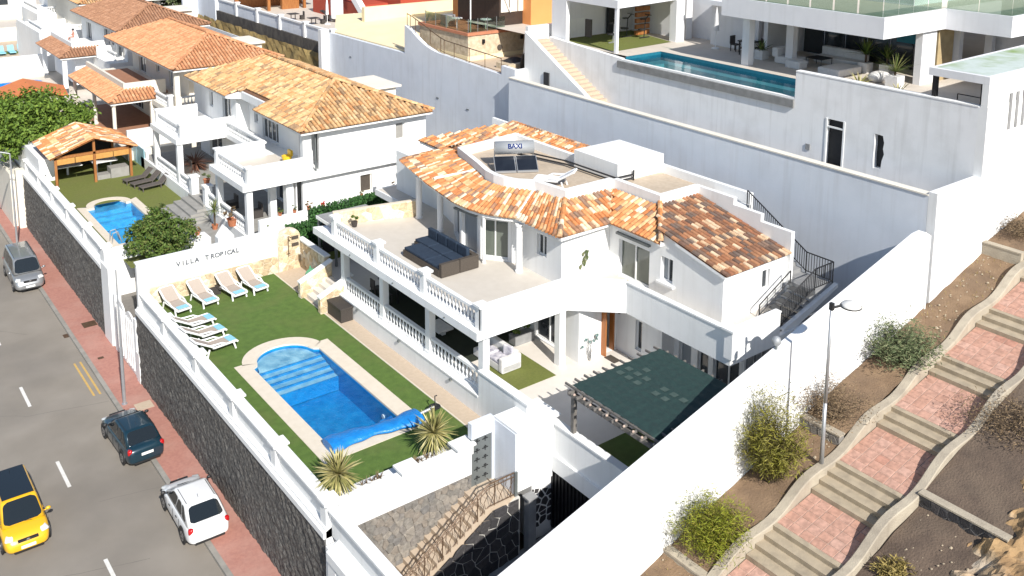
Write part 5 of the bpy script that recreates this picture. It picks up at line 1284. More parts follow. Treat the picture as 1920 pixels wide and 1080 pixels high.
for x, y in ((20.1,78.2),(20.1,84.0),(20.1,90.5)):
    b = MB(); b.lathe([(.22,0),(.22,.15),(.15,.2),(.15,2.6),(.22,2.7),(.22,2.85)], 10, (x, y, 1.0)); b.build('column', CREAM, N)
b = MB(); b.box(22.9, 23.6, 78.0, 78.3, 1.0, 3.9); b.build('ground_wall', CREAM, N); sheet('porch_floor', [(19.9,77.9,1.02),(24.5,77.9,1.02),(24.5,91,1.02),(19.9,91,1.02)], TFLOOR)
t = thing('divider_screen', 'pale turquoise glass screen beside the white plot wall', 'screen', (20.6, 74, .3))
for y0, y1 in ((71.2,73.0),(73.1,75.0)):
    b = MB(); b.box(20.2, 20.25, y0, y1, .3, 1.75); b.build('panel', mat('turquoise_screen_panel', (.30,.52,.60), None, rough=.3), t)
t = thing('plot_wall', 'white walled strip between the second and third villas', 'wall', (21.5, 75, 0)); b = MB(); b.box(20.3, 24, 75.6, 75.9, -1, 2.2); b.box(20.3,20.5,71.0,75.6,-1,1.6); b.build('wall', WHITE, t)
b = MB(); b.box(13.3, 14.3, 72.2, 78.4, -1, 1.95); b.box(13.3,13.6,78.4,130,-5,1.4); b.build('garden_wall', WHITE, t)
b = MB(); b.box(12.2, 13.1, 77.2, 82.5, -4.3, -.2); b.box(12.5,13.1,76.5,77.2,-4.3,.2); tag(b.build('street_pier', CREAM), 'cream rendered piers on the pavement beyond the dark street wall', 'pier')
sheet('third_garden', [(13.5,76.4,.28),(37.6,76.4,.28),(37.6,140,.28),(13.5,140,.28)], PALEDECK)
# ---- fourth villa and beyond
N = thing('villa', 'white villa with dark umber roof and sunny roof terrace further up the row', 'house', (29, 103, .3))
hip_roof(N, 25.0, 34.0, 94.2, 112.5, 7.0, .40, 'umber')
wallN(N, 'upper_wall', (26.0,112), (26.0,95), 3.9, 6.8, [(2,4,4,6),(9,12.5,4,6.2),(13.5,16,4,6.2)]); window(N, (26.0,112), (26.0,95), 9, 12.5, 4, 6.2, panes=3); window(N, (26.0,112), (26.0,95), 2, 4, 4, 6); window(N, (26.0,112), (26.0,95), 13.5, 16, 4, 6.2)
wallN(N, 'upper_wall', (26.0,95), (33.6,95), 3.9, 6.8)
b = MB(); b.box(24.3, 35, 95, 112, -1, 3.9); b.build('ground_floor', WHITE, N)
b = MB(); b.box(32.0, 34.6, 100.5, 104.4, 7.6, 7.75); b.box(32.3,34.4,100.8,104.1,4,7.6); b.build('roof_block', CREAM, N)
low_skirt(N, 20.9, 25.0, 99.6, 110.0, 4.1, 1.5, .42, 'umber', WHITE, WHITE)
for q in ((25.0, 25.3, 99.5, 100.2, 1, 4),(21.2,21.6,99.9,100.3,1,4),(21.3,21.7,109,109.4,1,4),(24.2, 27.0, 99.0, 99.25, 3.9, 5.0)): b = MB(); b.box(*q); b.build('column', WHITE, N)
bal_run(N, (25.2,96.2), (25.2,99.3), 3.9)
b = MB(); b.box(22.6, 24.3, 101, 110, 1, 3.9); b.build('porch_wall', GREYWALL, N)
t = thing('roof_screen', 'white open sided terrace wall beyond the umber roofed villa', 'wall', (23, 118, 0))
b = MB(); b.box(22.2, 29, 113.2, 113.6, 0, 4.6); b.box(22.0, 22.4, 113.6, 126, 0, 4.6); b.box(22.0, 30, 126, 126.4, 0, 4.2); b.build('wall', WHITE, t)
N = thing('villa', 'distant white villa with pale terracotta roof at the top left corner', 'house', (30, 124, 0))
hip_roof(N, 26.6, 37.0, 115.5, 136, 7.2, .36, 'sand')
b = MB(); b.box(27.4, 36, 116.4, 135, -1, 7.0); b.build('wall', CREAM, N)
b = MB(); b.box(22.8, 27.4, 117.0, 124.5, -1, 3.9); b.build('lower_wall', WHITE, N)
bal_run(N, (23.0,117.1), (27.2,117.1), 3.9); bal_run(N, (23.0,117.3), (23.0,124.3), 3.9)
b = MB(); b.box(31,36,121,124,8.7,9.2); b.build('roof_block', WHITE, N)
N = thing('villa', 'far white flat roofed house with balustraded terraces at the top left edge', 'house', (26, 135, 0))
b = MB(); b.box(25.2, 31.5, 130.5, 140, -1, 4.4); b.build('wall', WHITE, N); b = MB(); b.box(27.8, 34, 134, 142, 4.4, 7.4); b.build('upper_wall', WHITE, N)
bal_run(N, (25.4,130.7), (31.2,130.7), 4.4); bal_run(N, (25.4,131), (25.4,139.5), 4.4)
window(N, (28.6,133.98), (33,133.98), .5, 2.2, 4.6, 6.5, recess=-.08)
# plots on the far left
t = thing('plot_wall', 'bright white boundary wall across the far left plot below the turquoise loungers', 'wall', (18, 112, 0)); b = MB(); b.box(13.4, 22.2, 111.6, 112.0, -3, 2.6); b.build('wall', WHITE, t)
b = MB(); b.box(13.4, 27, 137.5, 138, -3, 2.0); tag(b.build('plot_wall', CREAM), 'cream wall behind the far left sunbathing terrace', 'wall')
b = MB(); b.box(19.5, 25.5, 127.2, 129.2, .3, .34); struct(b.build('far_lawn', LAWN)); sheet('far_terrace', [(13.5,113,.3),(27,113,.3),(27,137,.3),(13.5,137,.3)], PAVE)
# gazebo ---------------------------------------------------------------------
t = thing('garden_gazebo', 'timber gazebo with mottled tiled gable roof on the neighbouring lawn', 'gazebo', (16.6, 72.5, .3))
GE = [[(13.5,73.6,2.55),(13.9,69.4,2.55),(16.6,71.0,3.75),(16.6,75.2,3.75)], [(13.9,69.4,2.55),(19.3,70.3,2.55),(16.6,71.0,3.75)], [(19.3,70.3,2.55),(19.6,75.4,2.55),(16.6,75.2,3.75),(16.6,71.0,3.75)], [(19.6,75.4,2.55),(13.5,73.6,2.55),(16.6,75.2,3.75)]]
GE = [[(13.55,75.2,2.5),(13.55,69.7,2.5),(16.5,69.7,3.55),(16.5,75.2,3.55)], [(19.35,69.7,2.5),(19.35,75.2,2.5),(16.5,75.2,3.55),(16.5,69.7,3.55)]]
b = MB()
for q in GE: b.poly([(x,y,z-.04) for x,y,z in q])
r_ = b.build('roof', WOOD, t); ms = []
for q in GE: ms += plane_tiles(q, w=.27, pitch=.45)
lay_tiles(r_, ms, 'orange')
for x, y in ((13.95,70.1),(16.5,70.1),(18.95,70.1),(13.95,74.8),(18.95,74.8)):
    b = MB(); b.box(x-.08,x+.08,y-.08,y+.08,.3,2.55 if x != 16.5 else 3.4); b.build('post', WOOD, t)
b = MB(); b.box(13.75, 19.15, 70.02, 70.18, 2.38, 2.55); b.build('beam', WOOD, t)
for x0_, x1_ in ((14.05,15.2),(15.25,16.4),(16.6,17.75),(17.8,18.85)):
    b = MB(); b.box(x0_, x1_, 70.06, 70.12, 1.95, 2.36); b.build('side_panel', mat('honey_wood_panel', (.52,.27,.075), (.46,.23,.06), 5, .5), t)
b = MB(); b.box(13.9,14.0,70.2,74.7,2.38,2.55); b.box(18.9,19.0,70.2,74.7,2.38,2.55); b.build('beam', WOOD, t)
b = MB(); b.box(14.0,18.9,74.9,75.0,.3,2.4); b.build('back_panel', DARKROOM, t)
b = MB(); b.box(14.4,16.2,72.4,73.6,1.0,1.06); b.tube((15.3,73,.3),(15.3,73,1.0),.08); tag(b.build('round_table', LOUNGEW), 'white topped table under the timber gazebo', 'table')
b = MB(); b.box(16.9,18.6,72.2,73.4,1.0,1.06); b.box(17.1,17.2,72.3,72.4,.3,1); b.box(18.3,18.4,73.2,73.3,.3,1); tag(b.build('white_table', LOUNGEW), 'second white table under the gazebo near its right post', 'table')
t = thing('grey_planter_box', 'two grey storage boxes at the right post of the gazebo', 'storage box', (18,70.6,.3)); b = MB(); b.box(17.6,18.85,70.3,71.3,.3,1.0); b.build('large_box', GREYFLOOR, t); b = MB(); b.box(16.7,17.58,70.4,71.2,.3,.62); b.build('small_box', GREYFLOOR, t)
# orange pavilion
t = thing('pavilion', 'small pavilion with plain orange roof at the left edge behind the big tree', 'pavilion', (16.6, 91, .3))
b = MB(); O1 = [(13.6,88.3,2.9),(13.9,93.8,2.9),(16.6,94.3,3.6),(16.4,89.2,3.6)]; O2 = [(16.4,89.2,3.6),(16.6,94.3,3.6),(19.6,92.5,2.9),(19.0,88.2,2.9)]
for q in (O1, O2): b.add(q+[(x,y,z-.15) for x,y,z in q], [(0,1,2,3),(7,6,5,4),(0,4,5,1),(1,5,6,2),(2,6,7,3),(3,7,4,0)])
b.build('roof', mat('orange_roof_sheet', (.60,.19,.06), (.55,.17,.055), 3, .8), t); b = MB(); b.box(14.2,18.8,89,93,.3,2.7); b.build('wall', CREAM, t)
# inflatable pool
t = thing('inflatable_pool', 'blue round inflatable pool on the grey terrace at the left edge', 'inflatable pool', (18.2,105.5,.3))
b = MB(); b.lathe([(2.0,0),(2.1,.2),(2.0,.45),(1.75,.45),(1.75,.25),(.01,.25)], 20, (17.2,105.5,.3)); b.build('pool', POOLCOVER, t); b = MB(); b.lathe([(1.0,0),(1.05,.2),(1.0,.35),(.8,.35),(.01,.2)], 16, (19.6,107,.3)); b.build('float_ring', POOLCOVER, t)

sheet('far_gardens', [(13.5,138,.28),(70,138,.28),(70,230,.28),(13.5,230,.28)], PALEDECK)
t = thing('far_pool', 'pale far swimming pool at the very top left corner', 'swimming pool', (22,146,.3)); b = MB(); b.box(19,26,143,149,.29,.33); b.build('coping', COPING, t); b = MB(); b.poly([(19.6,143.6,.335),(25.4,143.6,.335),(25.4,148.4,.335),(19.6,148.4,.335)]); b.build('water_surface', BASINT, t)
t = thing('far_wall', 'far cream garden wall behind the pale pool at the top left', 'wall', (20,158,.3)); b = MB(); b.box(13.5,30,158,158.5,0,2.4); b.build('wall', CREAM, t)
t = thing('far_house', 'far white house cut by the top left edge', 'house', (22,170,.3)); b = MB(); b.box(15,32,166,180,0,4.5); b.build('wall', WHITE, t)
for i in range(3):
    b = MB(); b.box(17+i*4.5,19+i*4.5,165.9,166,1,3); b.build('window', GLASS, t)
# ================================================================== upper terraces behind the back wall
def sheetz(name, x0, x1, y0, y1, z, m): return sheet(name, [(x0,y0,z),(x1,y0,z),(x1,y1,z),(x0,y1,z)], m)
b = MB(); b.box(37.75, 41.0, 20.2, 49.3, 6.5, 7.72); struct(b.build('walkway', CONCRETE))
t = thing('terrace_wall', 'stained pale retaining wall under the modern pool terrace', 'wall', (41, 33, 7.7))
b = MB(); holed(b, (41.0,49.6), (41.0,20.2), .35, 7.0, 10.42, [(21.85,22.85,7.0,10.05),(24.55,25.1,8.15,9.85)]); b.build('wall', LOWWALL, t)
b = MB(); b.box(41.0, 41.35, 20.2, 29.7, 10.42, 12.1); b.build('upper_wall', LOWWALL, t)
b = MB(); b.prism([(41.0,42.5),(41.35,42.5),(41.35,49.6),(41.0,49.6)], 10.42, lambda x, y: 10.75+.06*(y-42.5)); b.build('upper_wall', LOWWALL, t)
b = MB(); b.box(40.98, 41.37, 20.2, 29.7, 12.1, 12.16); b.build('coping', WHITE, t)
b = MB(); b.box(41.3, 41.34, 26.6, 27.9, 7.7, 10.05); dd = b.build('doorway', DARKROOM, t)
for y in (26.72, 27.72): 
    b = MB(); b.box(40.97, 41.06, y-.05, y+.05, 7.72, 10.08); b.build('door_frame', LOUNGEW, t)
b = MB(); b.box(40.98, 41.05, 26.78, 27.67, 9.62, 9.70); b.build('door_frame', LOUNGEW, t)
b = MB(); J_ = [(25.05,9.86),(24.62,9.83),(24.53,9.5),(24.57,9.2),(24.50,8.95),(24.6,8.6),(24.63,8.22),(25.02,8.17),(25.06,8.6),(25.03,9.3)]
O_ = [(25.1,9.9),(24.5,9.9),(24.45,9.5),(24.45,9.2),(24.45,8.95),(24.45,8.6),(24.45,8.1),(25.1,8.1),(25.1,8.6),(25.1,9.3)]
k_ = len(J_); b.add([(40.997,y,z) for y,z in O_]+[(40.997,y,z) for y,z in J_]+[(41.28,y,z) for y,z in J_], [(i,(i+1)%k_,k_+(i+1)%k_,k_+i) for i in range(k_)]+[(k_+i,k_+(i+1)%k_,2*k_+(i+1)%k_,2*k_+i) for i in range(k_)]); b.build('broken_edge', LOWWALL, t)
b = MB(); b.box(41.29,41.34,24.4,25.2,8.0,10.0); b.build('broken_hole', DARKROOM, t)
b = MB(); b.box(40.95, 41.0, 28.6, 28.85, 8.2, 8.5); b.build('vent_grille', CONCRETE, t)
# outside stair from walkway up to the terrace
t = thing('concrete_stair', 'narrow straight stair with white side wall climbing to the pool terrace', 'stairs', (40, 46, 7.7))
for i in range(18):
    y = 43.4+i*.36; b = MB(); b.box(39.7, 41.0, y, y+.36, 7.0, 7.8+i*.19); b.build('step', PAVE, t)
b = MB(); b.prism([(39.4,43.2),(39.7,43.2),(39.7,50.2),(39.4,50.2)], 7.0, lambda x, y: 7.9+(y-43.2)*.53); b.build('side_wall', WHITE, t)
b = MB(); b.box(38.0, 41.4, 49.9, 50.2, 7, 9.1); b.box(39.7, 42.6, 50.2, 50.5, 7, 11.9); b.box(42.6,44.2,49.6,50.5,9,12.2); b.build('end_wall', WHITE, t)
b = MB(); b.box(39.3, 39.42, 47.55, 48.05, 7.72, 9.2); b.build('dark_doorway', DARKROOM, t)
# terrace deck
deck = MB(); deck.poly([(44.3,20.2,10.9),(70,20.2,10.9),(70,60,10.9),(44.3,60,10.9)]); deck.poly([(41.35,20.2,10.9),(44.3,20.2,10.9),(44.3,29.75,10.9),(41.35,29.75,10.9)]); deck.poly([(41.35,42.4,10.9),(44.3,42.4,10.9),(44.3,60,10.9),(41.35,60,10.9)])
struct(deck.build('terrace_deck', PALEDECK))
P = thing('swimming_pool', 'long teal infinity pool on the modern upper terrace', 'swimming pool', (42.7, 36, 9.2))
b = MB(); b.box(40.88, 41.18, 29.7, 42.8, 10.2, 10.62); b.build('overflow_channel', mat('dark_wet_concrete', (.24,.24,.235), (.19,.19,.185), 2.5, .8, .2), P)
b = MB(); b.box(41.0, 41.22, 29.72, 42.5, 10.625, 10.73); b.build('pool_edge', WHITE, P)
b = MB(); b.add([(41.22,29.77,10.9),(44.3,29.77,10.9),(44.3,42.38,10.9),(41.22,42.38,10.9),(41.22,29.77,9.4),(44.3,29.77,9.4),(44.3,42.38,9.4),(41.22,42.38,9.4)], [(4,5,6,7),(0,1,5,4),(1,2,6,5),(2,3,7,6)]); b.build('basin', BASINT, P)
b = MB(); b.box(43.6,44.28,29.8,42.3,9.41,10.35); b.box(41.3,43.6,41.4,42.3,9.41,10.35); b.build('bench', BASINL, P)
b = MB(); b.poly([(41.23,29.78,10.71),(44.29,29.78,10.71),(44.29,42.37,10.71),(41.23,42.37,10.71)]); b.build('water', WATER2, P)
# gym pavilion
t = thing('gym_pavilion', 'white open framed pavilion sheltering gym machines beside the upper pool', 'pavilion', (43.5, 45, 10.9))
b = MB(); b.prism([(41.4,48.6),(41.4,43.4),(49.6,44.6),(49.6,49.8)], 13.75, 14.25); b.build('roof', MODWALL, t)
b = MB(); b.box(41.4, 41.7, 48.3, 49.8, 10.9, 13.75); b.build('side_wall', MODWALL, t)
b = MB(); b.box(41.45, 41.65, 43.5, 43.7, 10.6, 13.75); b.build('column', MODWALL, t); b = MB(); b.box(47.6,48.4,44.2,44.8,10.9,13.75); b.build('column', MODWALL, t)
b = MB(); b.prism([(41.7,49.6),(49.6,49.8),(49.6,50.1),(41.7,49.9)], 10.9, 13.75); b.prism([(49.0,44.6),(49.6,44.6),(49.6,49.8),(49.0,49.8)], 10.9, 13.75); b.build('back_wall', MODWALL, t)
b = MB(); b.poly([(41.8,44,10.91),(47.4,44.4,10.91),(48.6,49.5,10.91),(41.8,49.5,10.91)]); b.build('mat', LAWN2, t)
b = MB(); b.box(46.2,46.9,49.3,49.55,10.9,13.6); b.build('dark_door', DARKROOM, t)
for i in range(5):
    b = MB(); b.box(47.2, 48.5, 47.6-.05, 47.75, 10.95+i*.42, 11.25+i*.42); b.build('crate_board', WOOD, t)
def machine(label, x, y, kind):
    m = thing('exercise_machine', label, 'exercise machine', (x, y, 10.9), 'gym machines in the pavilion'); b = MB()
    b.path([(x-.4,y,10.95),(x+.5,y,10.95)], .05); b.path([(x,y,10.95),(x+.1,y,12.2),(x+.45,y,12.5)], .04); b.path([(x+.35,y-.3,12.5),(x+.35,y+.3,12.5)], .03); b.build('frame', BLACKPL if kind else ALU, m)
    b = MB(); b.lathe([(.02,0),(.28,.0),(.28,.08),(.02,.08)], 14, (x-.2,y,11.5)); b.cbox((x-.15,y,12.25),(.35,.2,.08)); b.build('wheel_and_seat', BLACKPL, m)
machine('white framed exercise bike in front of the pavilion wall', 43.9, 46.4, 0); machine('black cross trainer deep inside the pavilion', 46.3, 47.6, 1); machine('black upright weight machine next to the wooden crates', 47.0, 46.6, 1)
b = MB(); b.cbox((42.6,47.4,11.9),(.12,.5,1.2),.2); tag(b.build('folded_board', DWICKER), 'dark folded bench leaning inside the pavilion near its left post', 'bench')
# side wall & grey building between
t = thing('annex', 'pale grey annex wall with deep shadow between pavilion and modern house', 'building', (51, 44, 10.9))
b = MB(); b.box(50.2, 50.5, 42.5, 49, 10.9, 14.2); b.box(50.5, 56, 49, 49.4, 10.9, 14.2); b.build('wall', MODWALL, t); b = MB(); b.box(47.9,52,38.2,42.5,13.7,14.0); b.build('canopy', MODWALL, t); b = MB(); b.box(48.9,49.2,38.4,42.3,10.9,13.7); b.build('canopy_wall', MODWALL, t)
# modern house
H = thing('modern_house', 'modern white house with glass balustraded upper floor above a shaded lounge terrace', 'house', (50, 30, 10.9))
b = MB(); b.prism([(44.1,26.85),(50.0,26.85),(50.0,23.3),(75,23.3),(75,56),(44.1,37.2)][0:4]+[(75,40),(44.1,37.4)], 13.85, 14.95); b.build('upper_slab', MODWALL, H)
b = MB(); b.poly([(44.3,27.0,14.956),(50.2,27.0,14.956),(50.2,23.5,14.956),(75,23.5,14.956),(75,40,14.956),(44.3,37.2,14.956)]); b.build('upper_floor', PALEDECK, H)
b = MB(); b.box(49.6, 74, 28.5, 40, 14.96, 18); b.build('upper_wall', MODWALL, H)
for q0, q1 in (((44.2,37.2),(44.2,27.0)), ((44.2,27.0),(49.8,27.0)), ((50.1,26.9),(50.1,23.4)), ((50.1,23.4),(58,23.4))):
    L = math.hypot(q1[0]-q0[0], q1[1]-q0[1]); k = max(1, round(L/1.4))
    for i in range(k):
        f0, f1 = i/k+.006, (i+1)/k-.006; b = MB(); p0 = Vector(q0).lerp(Vector(q1), f0); p1 = Vector(q0).lerp(Vector(q1), f1)
        b.seg(p0, p1, .02, 14.97, 16.0); b.build('glass_panel', CLEAR, H)
# lower storey: columns, walls, glass
b = MB(); b.box(45.0, 45.5, 36.0, 36.5, 10.9, 13.85); b.build('column', MODWALL, H)
b = MB(); b.box(47.3, 47.75, 34.6, 35.1, 10.9, 13.85); b.build('column', MODWALL, H)
for q in ((48.3, 49.7, 27.1, 27.5),(51.8, 52.2, 26.9, 27.3),(53.6,54.0,26.0,26.4)): b = MB(); b.box(*q, 10.9, 13.85); b.build('column', MODWALL, H)
b = MB(); b.box(50.0, 51.6, 27.15, 27.3, 10.9, 13.85); b.build('stone_panel', GOLDSTONE, H)
b = MB(); b.box(52.0, 52.2, 37.0, 48.9, 10.9, 13.85); b.box(48.4, 52.0, 37.3, 37.6, 10.9, 13.85); b.build('back_wall', MODWALL, H)
for i in range(6):
    b = MB(); b.box(51.6, 51.68, 28.0+i*1.5, 29.42+i*1.5, 10.95, 13.8); b.build('glass_door', GLASS, H)
b = MB(); b.box(55.0, 62, 26.5, 26.8, 10.9, 13.85); b.box(54.4,54.5,24.5,26.5,10.9,13.85); b.build('side_wall', MODWALL, H)
b = MB(); b.box(57,61,26.42,26.5,10.9,13.5); b.build('glass_door', GLASS, H)
for y0, lab in ((31.3,'teal wall picture behind the lounge sofas'),(28.6,'teal wall picture behind the palms')):
    b = MB(); b.box(51.5, 51.58, y0, y0+1.9, 12.5, 13.4); tag(b.build('wall_picture', mat('teal_picture', (.01,.16,.24), (.015,.2,.28), 1, .4)), lab, 'picture')
# furniture on the terrace
def sofa_block(label, x0, x1, y0, y1, h, back=None, grp='white lounge furniture on the upper terrace'):
    x0 += 1.6; x1 += 1.6; y0 += 1.2; y1 += 1.2
    if back: back = (back[0]+1.6, back[1]+1.6, back[2]+1.2, back[3]+1.2)
    s = thing('lounge_sofa', label, 'sofa', ((x0+x1)/2, (y0+y1)/2, 10.9), grp); b = MB(); b.cbox(((x0+x1)/2,(y0+y1)/2,10.9+h/2),(x1-x0,y1-y0,h),0,.05); b.build('seat', WHITEC, s)
    if back:
        b = MB(); b.cbox(((back[0]+back[1])/2,(back[2]+back[3])/2,10.9+h+.2),(back[1]-back[0],back[3]-back[2],.55),0,.06); b.build('backrest', WHITEC, s)
sofa_block('white armchair sofa at the left of the upper terrace lounge', 45.6, 46.8, 33.0, 34.6, .42, (45.6,46.8,34.4,34.8))
sofa_block('long white sofa behind the black coffee table on the upper terrace', 47.8, 48.8, 30.4, 33.4, .42, (48.6,49.0,30.4,33.4))
sofa_block('small white pouf at the front of the upper terrace lounge', 44.9, 45.7, 32.3, 33.3, .45)
sofa_block('wide white daybed at the front of the upper terrace lounge', 44.8, 47.0, 29.6, 31.0, .42)
t = thing('coffee_table', 'low black framed table between the white terrace sofas', 'table', (48.5,33.6,10.9)); b = MB(); b.box(47.9,49.0,33.0,34.1,11.38,11.42)
for x in (47.93,48.97):
    for y in (33.03,34.07): b.tube((x,y,10.9),(x,y,11.4),.02)
b.build('frame', BLACKPL, t)
t = thing('dining_table', 'dark dining table in the shade of the upper terrace', 'table', (48.8,38.8,10.9)); b = MB(); b.box(48.0,49.9,38.2,39.3,11.62,11.68); b.build('table_top', BLACKPL, t)
for x in (48.1,49.8):
    for y in (38.3,39.2): b = MB(); b.box(x-.04,x+.04,y-.04,y+.04,10.9,11.62); b.build('leg', BLACKPL, t)
for x, y, rz, lb_ in ((46.1,37.3,1.57,'dark wicker chair at the near end of the shaded dining table'),(46.9,36.7,0,'dark wicker chair at the front of the shaded dining table'),(47.6,38.5,3.14,'dark wicker chair behind the shaded dining table'),(46.7,38.5,3.14,'dark wicker chair at the back left of the dining table')):
    x += 1.6; y += 1.2; c = thing('dining_chair', lb_, 'chair', (x,y,10.9), 'chairs round the shaded dining table', rz); 
    ORG[c.name] = Vector((0,0,0))
    b = MB(); b.box(-.24,.24,-.24,.24,.40,.47); b.build('seat', DWICKER, c); b = MB(); b.box(-.24,.24,-.27,-.22,.47,.98); b.build('backrest', DWICKER, c)
    for sx in (-.2,.2):
        for sy in (-.2,.2): b = MB(); b.box(sx-.025,sx+.025,sy-.025,sy+.025,0,.4); b.build('leg', DWICKER, c)
t = thing('closed_parasol', 'closed white parasol standing on the upper terrace', 'parasol', (47.9,41.0,10.9)); b = MB(); b.tube((47.9,41.0,10.9),(47.9,41.0,13.6),.035); b.lathe([(.25,0),(.25,.06),(.04,.08)],10,(47.9,41.0,10.9)); b.build('pole', LOUNGEW, t); b = MB(); b.lathe([(.20,0),(.14,.5),(.11,1.0),(.04,1.4)],9,(47.9,41.0,12.1)); b.build('canopy', WHITEC, t)
def potted(label, x, y, z, pot, hgt, pal, seedv, n=40, L=.9, w_=.05, potm=WHITEC, boxy=True, spread=(.2,1.3), name='potted_plant'):
    if 10 < z < 12: x += 1.5; y += 1.0
    t = thing(name, label, 'potted plant', (x,y,z)); b = MB()
    if pot:
        if boxy: b.box(x-pot,x+pot,y-pot,y+pot,z,z+pot*1.9)
        else: b.lathe([(pot*.7,0),(pot,pot*1.5),(pot*1.1,pot*1.5),(pot*.9,pot*1.35),(.01,pot*1.3)],12,(x,y,z))
        b.build('pot', potm, t)
    b = MB(); blades(b, (x,y,z+pot*1.7+hgt), n, L, w_, random.Random(seedv), spread); b.build('foliage', pal, t)
    if hgt > .1: b = MB(); b.tube((x,y,z+pot*1.4),(x,y,z+pot*1.7+hgt),.06,8); b.build('trunk', BARK, t)
    return t
potted('green plant in a white cube pot at the edge of the shaded dining area', 46.0, 36.0, 10.9, .3, 0, PALM, 4, 26, .8, .16)
potted('feathery palm in a low white pot near the pool terrace corner', 45.2, 26.6, 10.9, .35, .25, PALM, 5, 60, 1.25, .04)
potted('tall dark plant behind the white daybed', 47.6, 29.9, 10.9, .3, .5, LEAF2, 6, 50, 1.1, .12)
potted('dark bushy plant left of the terrace corner column', 48.0, 28.8, 10.9, .3, .4, LEAF2, 7, 50, 1.0, .12)
potted('spiky pale agave growing at the terrace wall, left one', 42.4, 26.9, 10.95, 0, .35, YUCCA, 8, 34, .95, .09, spread=(.5,1.4), name='agave')
potted('spiky pale agave growing at the terrace wall, right one', 42.2, 24.6, 10.95, 0, .35, YUCCA, 9, 30, .9, .08, spread=(.5,1.4), name='agave')
potted('yellow leaved plant beside the golden stone panel', 50.6, 26.4, 10.9, .25, .1, PALM, 10, 26, .6, .1, CREAM)
potted('bushy plant beside the far right glass doors', 58.2, 25.6, 10.9, .25, .3, LEAF2, 16, 40, .8, .12)
t = thing('beanbag', 'white cushion lounger beside the terrace palm', 'beanbag', (47.5,29.0,10.9)); b = MB(); b.ball((47.5,29.0,11.15),(.75,.55,.32),12,8); b.build('cushion', WHITEC, t, smooth=True)
# corner pavilion with planted roof
t = thing('corner_pavilion', 'white corner pavilion with mossy flat roof and slit windows', 'pavilion', (43.5, 21.5, 12))
b = MB(); b.prism([(41.0,19.82),(60,19.82),(60,23.2),(41.0,22.6)], 13.15, 13.5); b.build('roof', MODWALL, t)
b = MB(); b.poly([(41.25,20.0,13.506),(59.8,20.0,13.506),(59.8,23.0,13.506),(41.25,22.4,13.506)]); b.build('roof_gravel', mat('mossy_roof_gravel', (.50,.56,.53), (.46,.52,.48), 3, .9, c3=(.20,.29,.08), s3=.55, f3=1), t)
b = MB(); holed(b, (41.0,19.82), (60,19.82), .3, 12.1, 13.15, []); b.build('wall', WHITE, t)
for i in range(4):
    b = MB(); b.box(42.9+i*.62, 43.12+i*.62, 19.77, 19.8, 10.9, 12.55); b.build('slit_window', CONCRETE, t)
b = MB(); b.box(41.2, 41.4, 22.3, 22.5, 10.9, 13.15); b.build('column', BLACKMETAL, t)
b = MB(); b.box(41.25,41.35,20.25,20.3,12.1,13.15); b.build('mullion', BLACKMETAL, t)
t = thing('bench', 'dark metal bench under the corner pavilion', 'bench', (42.4,21,10.9)); b = MB(); b.box(41.9,42.4,20.4,21.8,11.7,11.76); b.path([(42.0,20.5,10.9),(42.0,20.5,12.3),(42.0,21.7,12.3),(42.0,21.7,10.9)],.025); b.build('frame', BLACKMETAL, t)
# ---- stone terrace with dark glazed house
sheetz('upper_ground', 38.2, 90, 50.5, 63.0, 8.72, PAVE)
sheetz('upper_ground', 38.2, 90, 63.0, 82, 7.05, PAVE)
sheetz('upper_ground', 38.2, 90, 82, 130, 7.06, PALEDECK)
t = thing('stone_terrace_house', 'dark timber house on a beige stone terrace with brick red edging', 'house', (43, 58, 7))
b = MB(); b.box(38.8, 44.6, 56.0, 62.5, 7, 10.55); tb_ = b.build('stone_base', BSTONEF, t)
b = MB(); b.box(38.7, 44.7, 55.9, 62.6, 10.55, 10.75); b.build('terrace_edge', mat('brick_red_edging', (.50,.20,.11), (.44,.17,.09), 4, .85), t)
b = MB(); b.box(38.77, 38.8, 56.0, 60.0, 8.7, 9.05); b.box(38.8, 44.6, 55.96, 56.0, 8.7, 9.05); b.build('yellow_plinth', YELLOWWALL, t)
for x in (40.1,43.6):
    b = MB(); b.box(x-.09,x+.09,55.84,55.98,9.9,10.2); b.build('wall_lantern', BLACKMETAL, t)
b = MB(); b.tube((41.6,55.99,9.45),(41.6,55.93,9.45),.22,14); b.build('round_window', WICKER, t)
b = MB(); b.box(42.0, 47.0, 56.6, 62, 10.75, 13.4); b.build('dark_wall', mat('dark_brown_timber', (.035,.022,.016), (.05,.03,.02), 4, .6), t)
for i in range(3):
    b = MB(); b.box(42.15+i*.8, 42.85+i*.8, 56.54, 56.6, 11.9, 12.9); b.build('window', CREAM, t)
b = MB(); b.prism([(41.4,55.9),(47.5,55.9),(47.5,63),(41.4,63)], 13.4, lambda x, y: 13.6+.3*(y-55.9)); b.build('roof', TM['terracotta'][0], t)
for q0, q1 in (((38.85,61.8),(38.85,56.1)), ((38.85,56.1),(42.2,56.1))):
    k = 4
    for i in range(k):
        p0 = Vector(q0).lerp(Vector(q1), i/k+.01); p1 = Vector(q0).lerp(Vector(q1), (i+1)/k-.01); b = MB(); b.seg(p0, p1, .02, 10.8, 11.7); b.build('glass_panel', CLEAR, t); b = MB(); b.tube((p0.x,p0.y,10.75),(p0.x,p0.y,11.75),.03); b.build('rail_post', GATEGREY, t)
t = thing('awning_frame', 'white steel awning frame on the stone terrace', 'awning', (40,57.5,10.75)); b = MB()
